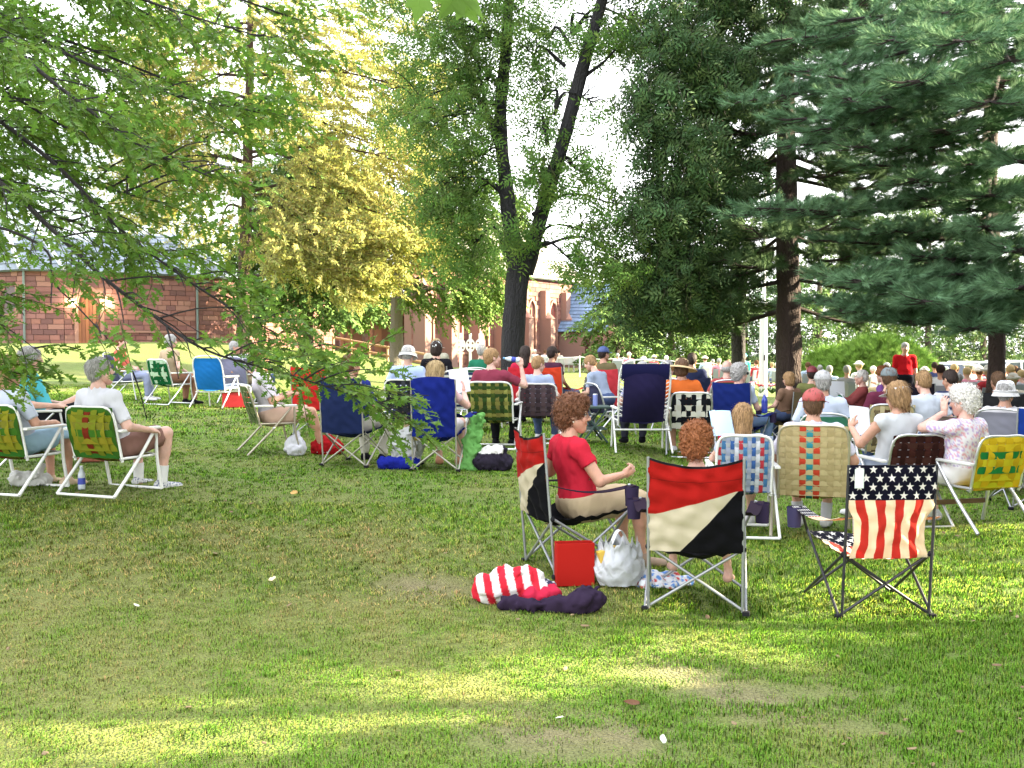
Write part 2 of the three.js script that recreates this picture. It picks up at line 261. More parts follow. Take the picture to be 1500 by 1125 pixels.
// ---------------------------------------------------------------- the church
const church = thing('church', 'long brownstone church with slate roofs, arched plank door and buttressed nave', 'church');
{
  const q = rng(21), STONE = [C(0.2, 0.085, 0.068), C(0.245, 0.11, 0.085), C(0.17, 0.075, 0.065), C(0.27, 0.135, 0.105), C(0.215, 0.1, 0.088), C(0.14, 0.066, 0.06)];
  const stoneMat = new THREE.MeshStandardMaterial({ vertexColors: true, roughness: 0.95 }), mortar = mat(C(0.22, 0.13, 0.105), 1), trim = mat(C(0.3, 0.16, 0.12), 0.9), slateMat = new THREE.MeshStandardMaterial({ vertexColors: true, roughness: 0.55 }), dk = mat(C(0.05, 0.02, 0.02), 0.3), red = mat(C(0.22, 0.05, 0.04), 0.7), wood = mat(C(0.2, 0.07, 0.03), 0.6), lead = mat(C(0.12, 0.16, 0.15), 0.6);
  const frame = (A, B) => { const u = V(B.x - A.x, 0, B.z - A.z), L = u.length(); u.normalize(); const n = V(-u.z, 0, u.x), m = new THREE.Matrix4().makeBasis(u, UPV, n).setPosition(A.x, 0, A.z); return { m, L, u, n }; };
  const pt = (px, d) => V((px - 750) / 1500 * d, 0, -d);
  const put = (name, g, m, parent, fr) => part(name, g.clone().applyMatrix4(fr.m), m, parent);
  // a wall of separate squared stones on a mortar core; openings are [x0, x1, y0, y1]
  function wall(A, B, y0, y1, holes = [], bw = 0.46, bh = 0.235) {
    const f = frame(A, B), list = [];
    put('wall', box(f.L, y1 - y0, 0.5, f.L / 2, (y0 + y1) / 2, -0.31), mortar, church, f);
    const rows = Math.round((y1 - y0) / bh), h = (y1 - y0) / rows;
    for (let r = 0; r < rows; r++) {
      let x = 0; const y = y0 + r * h; let w0 = bw * (0.5 + q());
      while (x < f.L - 0.01) {
        let w = Math.min(w0, f.L - x); if (f.L - x - w < 0.15) w = f.L - x;
        if (!holes.some(([a, b, c, e]) => x + w / 2 > a - 0.05 && x + w / 2 < b + 0.05 && y + h / 2 > c && y + h / 2 < e)) { const g = box(w - 0.022, h - 0.022, 0.085, x + w / 2, y + h / 2, -0.03 + q() * 0.02).toNonIndexed(); const c = STONE[Math.floor(q() * STONE.length)].clone().multiplyScalar(0.85 + 0.3 * q()); list.push(tint(g, c)); }
        x += w; w0 = bw * (0.6 + 0.9 * q());
      }
    }
    const s = part('masonry', merge(list).applyMatrix4(f.m), stoneMat, church); s.userData.kind = 'stuff'; return f;
  }
  function slates(P, rows, cols, tone) { // P = [bottom left, bottom right, top right, top left]
    const list = [], mid = (a, b, t) => a.clone().lerp(b, t), nrm = V().subVectors(P[1], P[0]).cross(V().subVectors(P[3], P[0])).normalize();
    for (let r = 0; r < rows; r++) {
      const t0 = r / rows, t1 = (r + 1.15) / rows, a = mid(P[0], P[3], t0), b = mid(P[1], P[2], t0), c = mid(P[1], P[2], Math.min(1, t1)), d = mid(P[0], P[3], Math.min(1, t1));
      const L = a.distanceTo(b), n = Math.max(1, Math.round(cols * L / P[0].distanceTo(P[1])));
      for (let k = 0; k < n; k++) {
        const e = 0.012 * q(), u0 = k / n, u1 = (k + 0.97) / n, v = [mid(a, b, u0), mid(a, b, u1), mid(d, c, u1), mid(d, c, u0)]; v[0].addScaledVector(nrm, 0.05 + e); v[1].addScaledVector(nrm, 0.05 + e); v[2].addScaledVector(nrm, 0.01); v[3].addScaledVector(nrm, 0.01);
        const w = [v[0].clone().addScaledVector(nrm, -0.04), v[1].clone().addScaledVector(nrm, -0.04)];
        const g = new THREE.BufferGeometry().setFromPoints([v[0], v[1], v[2], v[0], v[2], v[3], w[0], w[1], v[1], w[0], v[1], v[0]]); g.computeVertexNormals(); list.push(tint(g, tone.clone().multiplyScalar(0.8 + 0.4 * q())));
      }
    }
    const bp = []; for (let j = 0; j < 8; j++) for (let i = 0; i < 8; i++) { const e = (a, b) => mid(mid(P[0], P[1], a / 8), mid(P[3], P[2], a / 8), b / 8).addScaledVector(nrm, -0.05); bp.push(e(i, j), e(i + 1, j), e(i + 1, j + 1), e(i, j), e(i + 1, j + 1), e(i, j + 1)); }
    const base = new THREE.BufferGeometry().setFromPoints(bp); base.computeVertexNormals();
    const r = part('roof', base, lead, church); const s = part('slates', merge(list), slateMat, r); s.userData.kind = 'stuff'; return r;
  }
  const lancet = (w, h) => { const s = new THREE.Shape(), k = h - w * 0.8; s.moveTo(-w / 2, 0); s.lineTo(-w / 2, k); s.quadraticCurveTo(-w / 2, k + w * 0.5, 0, h); s.quadraticCurveTo(w / 2, k + w * 0.5, w / 2, k); s.lineTo(w / 2, 0); s.closePath(); return s; };
  const extr = (s, d) => new THREE.ExtrudeGeometry(s, { depth: d, bevelEnabled: false, curveSegments: 8 });
  const archFrame = (w, h, t, d) => { const o = lancet(w + 2 * t, h + t); o.holes.push(lancet(w, h)); return extr(o, d); };
  const EV = 5.0, P0 = pt(-140, 49), P1 = pt(38, 45), P2 = pt(95, 45.4), P3 = pt(287, 49), P4 = pt(490, 57), base = 1.0;
  const f1 = wall(P0, P1, base, EV, [[P0.distanceTo(P1) - 1.5, P0.distanceTo(P1) - 0.55, 3.1, 4.4]]);
  wall(P1, P2, base, EV);
  const L2 = P2.distanceTo(P3), dx = 1.06;
  const f2 = wall(P2, P3, base, EV, [[dx - 0.5, dx + 0.5, 1, 4.25]]);
  const f3 = wall(P3, P4, 0.4, EV, [[L2 * 0.6, L2 * 0.6 + 0.7, 2.4, 4], [7, 7.7, 2.2, 4]]);
  { const w = put('window', box(0.85, 1.2, 0.04, P0.distanceTo(P1) - 1.02, 3.72, -0.045), dk, church, f1); put('window_frame', box(0.1, 1.35, 0.09, P0.distanceTo(P1) - 0.53, 3.75, 0), trim, w, f1); put('sill', box(1.1, 0.1, 0.14, P0.distanceTo(P1) - 1.02, 3.05, 0.01), trim, w, f1); }
  for (const [x, y] of [[L2 * 0.6 + 0.35, 2.4], [7.35, 2.2]]) { const g = extr(lancet(0.6, 1.6), 0.03); g.translate(x, y, -0.05); const w = put('window', g, dk, church, f3); const fg = archFrame(0.6, 1.6, 0.1, 0.1); fg.translate(x, y, -0.03); put('window_frame', fg, trim, w, f3); }
  { // arched plank door
    const g = extr(lancet(0.95, 2.65), 0.03); g.translate(dx, 1.62, -0.055); const door = put('door', g, wood, church, f2);
    for (let k = 0; k < 6; k++) { const h = [2.0, 2.35, 2.52, 2.52, 2.35, 2.0][k]; put('plank', box(0.13, h, 0.03, dx - 0.4 + k * 0.16, 1.64 + h / 2, -0.02), k % 2 ? wood : mat(C(0.27, 0.1, 0.04), 0.6), door, f2); }
    put('handle', box(0.04, 0.16, 0.05, dx + 0.3, 2.7, 0.01), dk, door, f2);
    const fg = archFrame(0.95, 2.65, 0.16, 0.12); fg.translate(dx, 1.62, -0.04); put('door_surround', fg, trim, church, f2);
  }
  put('plinth_course', box(L2 - dx - 0.75, 0.1, 0.1, (L2 + dx + 0.75) / 2, 2.35, 0.02), trim, church, f2);
  put('downpipe', bar(V(0.05, 1, 0.09), V(0.05, EV, 0.09), 0.055), lead, church, f3); put('downpipe', bar(V(-0.02, 1, 0.1), V(-0.02, EV, 0.1), 0.05), lead, church, frame(P1, P2));
  for (const f of [f1, frame(P1, P2), f2, f3]) put('gutter', box(f.L + 0.1, 0.13, 0.22, f.L / 2, EV + 0.03, 0.12), lead, church, f);
  // chapel roof: hips running up to a ridge behind
  const up = (p, y) => V(p.x, y, p.z), out = (p, n, e = 0.3) => up(p, EV).addScaledVector(n, e);
  const apex = at(-55, 175, 51), ridge = at(310, 200, 57);
  const n1 = f1.n, n2 = frame(P1, P2).n, nb = f2.n, nc = f3.n, e1 = out(P1, n1.clone().add(n2).normalize()), e2 = out(P2, n2.clone().add(nb).normalize()), e3 = out(P3, nb.clone().add(nc).normalize());
  const SL = C(0.16, 0.19, 0.23);
  slates([out(P0, n1), e1, apex, apex.clone().add(V(-3, 0, -2))], 26, 40, SL); slates([e1, e2, apex.clone().add(V(0.01, 0, 0)), apex], 26, 9, SL); slates([e2, e3, ridge, apex], 26, 28, SL);
  slates([e3, out(P4, nc), ridge.clone().add(V(4.5, 0, -9)), ridge], 26, 40, SL);
  for (const e of [e1, e2, e3]) part('hip_flashing', bar(e.clone().add(V(0, 0.08, 0)), (e === e3 ? ridge : apex).clone().add(V(0, 0.08, 0)), 0.1), mat(C(0.5, 0.52, 0.55), 0.5), church);
  // vestibule with timber posts
  const P5 = pt(492, 59), P6 = pt(610, 60.5);
  const fv = wall(P5, P6, 0.3, 4.6, [[0.4, 1.6, 0.5, 3], [2.2, 3.2, 0.5, 3]]);
  for (const x of [1, 2.7]) { const g = extr(lancet(1.05, 2.5), 0.03); g.translate(x, 0.9, -0.05); const w = put('door', g, wood, church, fv); put('plank', box(0.42, 1.75, 0.03, x - 0.24, 1.8, -0.01), mat(C(0.3, 0.12, 0.05), 0.6), w, fv); put('plank', box(0.42, 1.75, 0.03, x + 0.24, 1.8, -0.01), wood, w, fv); }
  for (const x of [0.2, 1.85, 3.6]) put('porch_post', box(0.2, 3.1, 0.2, x, 1.85, 0.9), wood, church, fv);
  put('porch_beam', box(4.2, 0.26, 1.3, 2, 3.55, 0.5), wood, church, fv);
  // nave
  const NE = 6.3, Q0 = pt(604, 58), Q1 = pt(852, 76), LN = Q0.distanceTo(Q1), bays = 7, holes = [];
  for (let b = 0; b < bays; b++) { const x = (b + 0.5) * LN / bays; holes.push([x - 0.5, x + 0.5, 1.6, 5]); }
  const fn = wall(Q0, Q1, 0, NE, holes, 0.6, 0.3);
  for (let b = 0; b < bays; b++) {
    const x = (b + 0.5) * LN / bays, g = extr(lancet(0.85, 3.1), 0.03); g.translate(x, 1.7, -0.055); const w = put('window', g, b % 2 ? red : dk, church, fn);
    const fg = archFrame(0.85, 3.1, 0.15, 0.14); fg.translate(x, 1.7, -0.04); put('window_frame', fg, trim, w, fn); put('mullion', box(0.07, 2.6, 0.06, x, 3, -0.01), trim, w, fn);
  }
  for (let b = 0; b <= bays; b++) {
    const x = clamp(b * LN / bays, 0.35, LN - 0.35), bt = put('buttress', box(0.62, 3.6, 0.9, x, 1.8, 0.42), mat(C(0.223, 0.130, 0.108), 0.95), church, fn);
    put('buttress_head', box(0.62, 1.9, 0.5, x, 4.55, 0.22), mat(C(0.259, 0.151, 0.122), 0.95), bt, fn);
    const cg = new THREE.CylinderGeometry(0.0, 0.5, 0.5, 4); cg.rotateY(Math.PI / 4); cg.scale(0.9, 1, 1.2); cg.translate(x, 3.8, 0.5); put('weathering', cg, trim, bt, fn);
  }
  put('string_course', box(LN, 0.12, 0.14, LN / 2, 1.25, 0.03), trim, church, fn); put('gutter', box(LN + 0.2, 0.16, 0.3, LN / 2, NE + 0.06, 0.15), lead, church, fn);
  const rb = (x, y, z) => V(x, y, z).applyMatrix4(fn.m);
  slates([rb(-0.3, NE, 0.4), rb(LN + 0.3, NE, 0.4), rb(LN + 0.3, 11.2, -5.5), rb(-0.3, 11.2, -5.5)], 24, 60, C(0.34, 0.31, 0.27));
  put('wall', box(0.6, NE, 11, LN - 0.3, NE / 2, -6.1), mat(C(0.238, 0.137, 0.115), 0.95), church, fn);
  { const s = new THREE.Shape([new THREE.Vector2(0.4, NE), new THREE.Vector2(-5.5, 11.2), new THREE.Vector2(-11.4, NE)].map((v) => v)); const g = extr(s, 0.5); g.rotateY(-Math.PI / 2); g.translate(LN, 0, 0); put('gable', g, mat(C(0.252, 0.144, 0.122), 0.95), church, fn); }
  // gabled south porch with slate slopes and pointed arch
  const pc = rb(LN - 1.4, 0, 0), pf = { m: new THREE.Matrix4().makeBasis(fn.u, UPV, fn.n).setPosition(pc.x, 0, pc.z), n: fn.n }, PW = 2.0, PL = 4.2, PE = 3.0, PR = 6.2;
  const pp = (x, y, z) => V(x, y, z).applyMatrix4(pf.m);
  for (const s of [-1, 1]) { put('porch_wall', box(0.4, PE, PL, s * PW, PE / 2, PL / 2), mat(C(0.252, 0.144, 0.122), 0.95), church, pf); slates(s < 0 ? [pp(-PW - 0.4, PE - 0.3, 0), pp(-PW - 0.4, PE - 0.3, PL - 0.3), pp(0, PR, PL - 0.3), pp(0, PR, 0)] : [pp(PW + 0.4, PE - 0.3, PL - 0.3), pp(PW + 0.4, PE - 0.3, 0), pp(0, PR, 0), pp(0, PR, PL - 0.3)], 14, 14, C(0.15, 0.23, 0.36)); }
  { const g = extr(lancet(0.34, 1.3), 0.03); g.rotateY(-Math.PI / 2); g.translate(-PW - 0.215, 0.9, PL * 0.55); put('window', g, dk, church, pf); }
  { const s = new THREE.Shape(); s.moveTo(-PW - 0.35, 0); s.lineTo(-PW - 0.35, PE); s.lineTo(0, PR + 0.5); s.lineTo(PW + 0.35, PE); s.lineTo(PW + 0.35, 0); s.lineTo(1.1, 0); s.lineTo(1.1, 2.3); s.quadraticCurveTo(1, 3.4, 0, 4.1); s.quadraticCurveTo(-1, 3.4, -1.1, 2.3); s.lineTo(-1.1, 0); s.closePath(); const g = extr(s, 0.5); g.translate(0, 0, PL - 0.25); const gb = put('gable', g, mat(C(0.288, 0.158, 0.122), 0.95), church, pf);
    const ring = (r, z) => { const o = new THREE.Shape(); o.moveTo(-1.1 - r, 0); o.lineTo(-1.1 - r, 2.3); o.quadraticCurveTo(-1 - r, 3.5 + r, 0, 4.15 + r); o.quadraticCurveTo(1 + r, 3.5 + r, 1.1 + r, 2.3); o.lineTo(1.1 + r, 0); o.lineTo(1.05, 0); o.lineTo(1.05, 2.3); o.quadraticCurveTo(0.95, 3.35, 0, 4.0); o.quadraticCurveTo(-0.95, 3.35, -1.05, 2.3); o.lineTo(-1.05, 0); o.closePath(); const k = extr(o, 0.15); k.translate(0, 0, PL + z); return k; };
    put('arch_moulding', ring(0.28, 0.26), trim, gb, pf); for (const x of [-0.6, 0.6]) put('door', box(0.95, 3, 0.1, x * 0.85, 1.5, PL * 0.5), wood, gb, pf); }
  // two lit wall lamps beside the chapel door
  for (const [s, lab] of [[-1, 'lit white globe lamp on the wall between door and slate hip'], [1, 'lit white globe lamp on the wall past the arched door']]) {
    const p = V(dx + s * 0.78, 3.62, 0.22).applyMatrix4(f2.m), l = thing('wall_lamp', lab, 'lamp', p, Math.atan2(f2.n.x, f2.n.z));
    part('globe', new THREE.SphereGeometry(0.13, 16, 12), mat(C(0.8, 0.8, 0.75), 0.4, { emissive: C(1, 0.9, 0.7), emissiveIntensity: 2.2 }), l);
    part('bracket', merge([bar(V(0, 0, -0.22), V(0, 0, -0.1), 0.03), box(0.16, 0.2, 0.03, 0, 0, -0.2)]), lead, l);
    const pl = new THREE.PointLight(0xffe2b0, 1.2, 12); pl.position.copy(p); pl.castShadow = true; pl.shadow.radius = 5; scene.add(pl);
  }
  // timber ramp rail in front of the vestibule
  const r = thing('ramp_railing', 'pale timber handrail sloping along the ramp before the church', 'railing'), A = at(488, 494, 53), B = at(652, 524, 50), tan = mat(C(0.42, 0.24, 0.13), 0.8);
  for (const y of [0, -0.42]) part('rail', bar(A.clone().add(V(0, y, 0)), B.clone().add(V(0, y, 0)), 0.055), tan, r);
  for (let k = 0; k <= 6; k++) { const p = A.clone().lerp(B, k / 6); part('post', bar(V(p.x, ground(p.x, p.z) - 0.1, p.z), p.clone().add(V(0, 0.06, 0)), 0.06), tan, r); }
}
// ---------------------------------------------------------------- trees
const leafMat = (opt = {}) => new THREE.MeshPhysicalMaterial({ vertexColors: true, roughness: 0.96, side: THREE.DoubleSide, transmission: 0.42, thickness: 0, specularIntensity: 0.25, ...opt });
const THIN = leafMat({ transmission: 0.6 }), LEAF = new THREE.MeshPhysicalMaterial({ vertexColors: true, roughness: 0.7, side: THREE.DoubleSide, specularIntensity: 0.35 }), NEEDLE = new THREE.MeshPhysicalMaterial({ vertexColors: true, roughness: 0.8, side: THREE.DoubleSide, specularIntensity: 0.25 });
const barkBump = grayTex(256, (u, v) => 0.5 + 0.5 * Math.sin(u * 6.2832 * 9 + 3 * noise2(u * 6, v * 5)) * (0.6 + 0.4 * noise2(u * 20, v * 12)) + 0.2 * noise2(u * 50, v * 40)); barkBump.repeat.set(1, 2);
const bark = (c) => mat(c, 0.95, { bumpMap: barkBump, bumpScale: 0.03 });
// tapered limb through points with radii, noisy outline
function limb(pts, radii, seg = 9, div = 0, rough = 0.04) {
  const c = new THREE.CatmullRomCurve3(pts, false, 'centripetal'), n = div || Math.max(6, pts.length * 5), fr = c.computeFrenetFrames(n), P = [], U = [], I = [];
  for (let i = 0; i <= n; i++) {
    const t = i / n, p = c.getPoint(t), f = t * (radii.length - 1), k = Math.min(radii.length - 2, Math.floor(f)), r = lerp(radii[k], radii[k + 1], f - k), tan = c.getTangent(t);
    const a = V(1, 0.01, 0.3).cross(tan).normalize(), b = tan.clone().cross(a);
    for (let j = 0; j <= seg; j++) { const th = j / seg * 6.2832, rr = r * (1 + rough * 3 * noise3(Math.cos(th) * 1.5 + p.x, p.y * 1.3, Math.sin(th) * 1.5 + p.z)); P.push(p.x + (a.x * Math.cos(th) + b.x * Math.sin(th)) * rr, p.y + (a.y * Math.cos(th) + b.y * Math.sin(th)) * rr, p.z + (a.z * Math.cos(th) + b.z * Math.sin(th)) * rr); U.push(j / seg * Math.max(1, Math.round(r * 8)), p.y * 0.5); }
  }
  for (let i = 0; i < n; i++) for (let j = 0; j < seg; j++) { const a = i * (seg + 1) + j; I.push(a, a + 1, a + seg + 1, a + 1, a + seg + 2, a + seg + 1); }
  const g = new THREE.BufferGeometry(); g.setAttribute('position', new THREE.Float32BufferAttribute(P, 3)); g.setAttribute('uv', new THREE.Float32BufferAttribute(U, 2)); g.setIndex(I); g.computeVertexNormals(); return g;
}
// one leaf: midrib along +y, folded a little, drooping; profile = half widths along the length
function leafTris(out, prof, len, wid, M4, tone) {
  const n = prof.length - 1, mid = [], l = [], r = [];
  for (let i = 0; i <= n; i++) { const t = prof[i][0], w = prof[i][1] * wid, z = -0.25 * len * t * t; mid.push(V(0, t * len, z)); l.push(V(-w, (t + (prof[i][2] || 0)) * len, z + w * 0.25)); r.push(V(w, (t + (prof[i][2] || 0)) * len, z + w * 0.25)); }
  const tri = (a, b, c) => { for (const p of [a, b, c]) { const q = p.clone().applyMatrix4(M4); out.p.push(q.x, q.y, q.z); out.c.push(tone * out.tint[0], tone * out.tint[1], tone * out.tint[2]); } };
  for (let i = 0; i < n; i++) for (const s of [l, r]) { const w0 = prof[i][1] > 0, w1 = prof[i + 1][1] > 0; if (w0 && w1) { tri(mid[i], s[i], s[i + 1]); tri(mid[i], s[i + 1], mid[i + 1]); } else if (w1) tri(mid[i], s[i + 1], mid[i + 1]); else if (w0) tri(mid[i], s[i], mid[i + 1]); }
}
const PROFILE = {
  oak: [[0, 0.03], [0.14, 0.12], [0.27, 0.55, 0.1], [0.36, 0.16], [0.5, 0.95, 0.13], [0.6, 0.2], [0.72, 0.7, 0.12], [0.82, 0.22], [0.9, 0.3], [1, 0]],
  simple: [[0, 0], [0.45, 0.5], [1, 0]], kite: [[0, 0], [0.25, 0.45], [0.55, 0.5], [1, 0]], lance: [[0, 0], [0.4, 0.5], [1, 0]],
  maple: [[0, 0.05], [0.1, 0.55, -0.12], [0.2, 0.3, 0], [0.42, 0.95, 0.12], [0.5, 0.35, 0], [0.62, 0.5, 0.08], [0.7, 0.22, 0], [1, 0]],
};
function done(out) { const g = new THREE.BufferGeometry(); g.setAttribute('position', new THREE.Float32BufferAttribute(out.p, 3)); g.setAttribute('color', new THREE.Float32BufferAttribute(out.c, 3)); g.computeVertexNormals(); return g; }
// a leafy twig along +y, leaves roughly facing +z
function spray(kind, n, L, leaf, ratio, seed) {
  const q = rng(seed), out = { p: [], c: [], tint: [1, 1, 1] }, m = new THREE.Matrix4(), e = new THREE.Euler(), bend = (t) => V(0.05 * L * Math.sin(t * 4 + seed), t * L, -0.18 * L * t * t);
  out.tint = [0.9, 0.45, 0.8];
  const t0 = bend(0), t1 = bend(0.5), t2 = bend(1);
  for (const [a, b] of [[t0, t1], [t1, t2]]) { const g = bar(a, b, L * 0.009, L * 0.007, 3).toNonIndexed(), p = g.attributes.position; for (let i = 0; i < p.count; i++) { out.p.push(p.getX(i), p.getY(i), p.getZ(i)); out.c.push(0.7, 0.4, 0.6); } }
  out.tint = [1, 1, 1];
  for (let i = 0; i < n; i++) {
    const t = (i + 0.6 + 0.5 * (q() - 0.5)) / n, s = i % 2 ? 1 : -1, b = bend(t), v = 0.72 + 0.56 * q();
    out.tint = [0.9 + 0.3 * q(), 1, 0.8 + 0.4 * q()];
    if (kind === 'ash') { // pinnate leaf of drooping leaflets
      e.set(-0.5 - q() * 0.9, (q() - 0.5) * 1.2, s * -(0.7 + q() * 0.7)); const base = new THREE.Matrix4().makeRotationFromEuler(e).setPosition(b), RL = leaf * 2.6;
      for (let k = 0; k < 7; k++) { const u = k === 6 ? 1 : 0.35 + Math.floor(k / 2) * 0.22, sd = k === 6 ? 0 : k % 2 ? 1 : -1; e.set(-0.35 - 0.5 * q(), 0, -sd * (0.8 + 0.2 * q())); m.makeRotationFromEuler(e).setPosition(0, u * RL, -0.3 * RL * u * u).premultiply(base); leafTris(out, PROFILE.lance, leaf * (0.8 + 0.4 * q()), leaf * ratio, m, v); }
    } else {
      e.set((q() - 0.65) * 1.3, (q() - 0.5) * 1.4, t > 0.93 ? (q() - 0.5) * 0.6 : s * -(0.6 + 0.7 * q())); m.makeRotationFromEuler(e).setPosition(b.x, b.y, b.z);
      leafTris(out, PROFILE[kind], leaf * (0.7 + 0.5 * q()), leaf * ratio, m, v);
    }
  }
  return done(out);
}
function needleTuft(seed, n, L, w, twig) {
  const q = rng(seed), out = { p: [], c: [] };
  for (let i = 0; i < n; i++) {
    const t = q(), a = q() * 6.28, sp = 0.45 + 0.5 * q(), d = V(Math.cos(a) * sp, 0.85, Math.sin(a) * sp).normalize(), b = V(0, t * twig, 0), l = L * (0.7 + 0.4 * q()), s = V(-Math.sin(a), 0.2 * (q() - 0.5), Math.cos(a)).multiplyScalar(w), e = b.clone().addScaledVector(d, l).add(V(0, 0, -0.1 * l)), v = 0.65 + 0.7 * q();
    for (const p of [b.clone().sub(s), b.clone().add(s), e]) { out.p.push(p.x, p.y, p.z); out.c.push(v, v, v * (0.9 + 0.2 * q())); }
  }
  return done(out);
}
const SPRAY = {
  oak: [1, 2, 3].map((k) => spray('oak', 15, 0.42, 0.105, 0.36, k)), pin: [4, 5].map((k) => spray('kite', 30, 0.85, 0.112, 0.42, k)), ash: [6, 7].map((k) => spray('ash', 6, 0.55, 0.115, 0.3, k)),
  far: [8, 9].map((k) => spray('simple', 16, 0.9, 0.24, 0.5, k)), shade: [10].map((k) => spray('simple', 22, 1.3, 0.36, 0.6, k)), tuft: [11, 12].map((k) => needleTuft(k, 60, 0.135, 0.0038, 0.16)), bigtuft: [13].map((k) => needleTuft(k, 70, 0.2, 0.006, 0.3)),
};
const mm = new THREE.Matrix4();
function place(p, dir, roll, s) { const y = dir.clone().normalize(), z = V(0, 1, 0).addScaledVector(y, -y.y); if (z.lengthSq() < 1e-4) z.set(1, 0, 0); z.normalize(); const x = y.clone().cross(z).normalize(); return new THREE.Matrix4().makeBasis(x, y, z).multiply(mm.makeRotationY(roll)).scale(V(s, s, s)).setPosition(p); }
function crown(parent, kinds, material, list, name = 'crown') {
  kinds.forEach((g, k) => {
    const mine = list.filter((_, i) => i % kinds.length === k), I = new THREE.InstancedMesh(g, material, mine.length);
    mine.forEach((e, i) => { I.setMatrixAt(i, place(e.p, e.dir, e.roll, e.s)); I.setColorAt(i, e.col); }); I.name = name; I.userData.kind = 'stuff'; parent.add(I);
  });
}
// leafy volumes: [centre, rx, ry, rz, number of twigs]; twigs point out from the axis and hang by `droop`
function fill(list, vols, q, { axis, droop = 0.25, colA, colB, s0 = 0.8, s1 = 1.3, roll = 0.9, hollow = 0.3, layers = 0 }) {
  for (const [c, rx, ry, rz, n] of vols) for (let i = 0; i < n; i++) {
    const d = V(q() * 2 - 1, q() * 2 - 1, q() * 2 - 1); if (d.lengthSq() > 1) { i--; continue; } if (d.length() < hollow && q() < 0.7) { i--; continue; }
    if (layers) d.y = (Math.round(d.y * layers) + (q() - 0.5) * 0.45) / layers;
    const p = V(c.x + d.x * rx, c.y + d.y * ry, c.z + d.z * rz), o = V(p.x - axis.x, 0, p.z - axis.z).normalize();
    const dir = o.multiplyScalar(0.7).add(V(q() - 0.5, 0, q() - 0.5).multiplyScalar(1.1)).add(V(0, -droop + (q() - 0.5) * 0.6, 0));
    list.push({ p, dir, roll: (q() - 0.5) * 2 * roll, s: lerp(s0, s1, q()), col: colA.clone().lerp(colB, q()).multiplyScalar(0.85 + 0.3 * q()) });
  }
}
// branches from the trunk to each leafy volume, with side shoots
function branches(vols, trunkAt, q, r0 = 0.05, shoots = 6) {
  const out = [];
  for (const [c, rx, ry, rz] of vols) {
    const a = trunkAt(c), m = a.clone().lerp(c, 0.5).add(V((q() - 0.5) * 0.5, 0.25 + 0.2 * q(), (q() - 0.5) * 0.5)); out.push(limb([a, m, c], [r0, r0 * 0.6, r0 * 0.3], 6, 10));
    for (let k = 0; k < shoots; k++) { const t = 0.4 + 0.6 * q(), b = V().lerpVectors(m, c, t), e = V(c.x + (q() * 2 - 1) * rx * 0.9, c.y + (q() * 2 - 1) * ry * 0.8, c.z + (q() * 2 - 1) * rz * 0.9), h = b.clone().lerp(e, 0.5).add(V(0, 0.15, 0)); out.push(limb([b, h, e], [r0 * 0.35, r0 * 0.22, r0 * 0.09], 5, 6)); }
  }
  return merge(out);
}
const vol = (px, py, d, rx, ry, rz, n) => [at(px, py, d), rx, ry, rz, n];

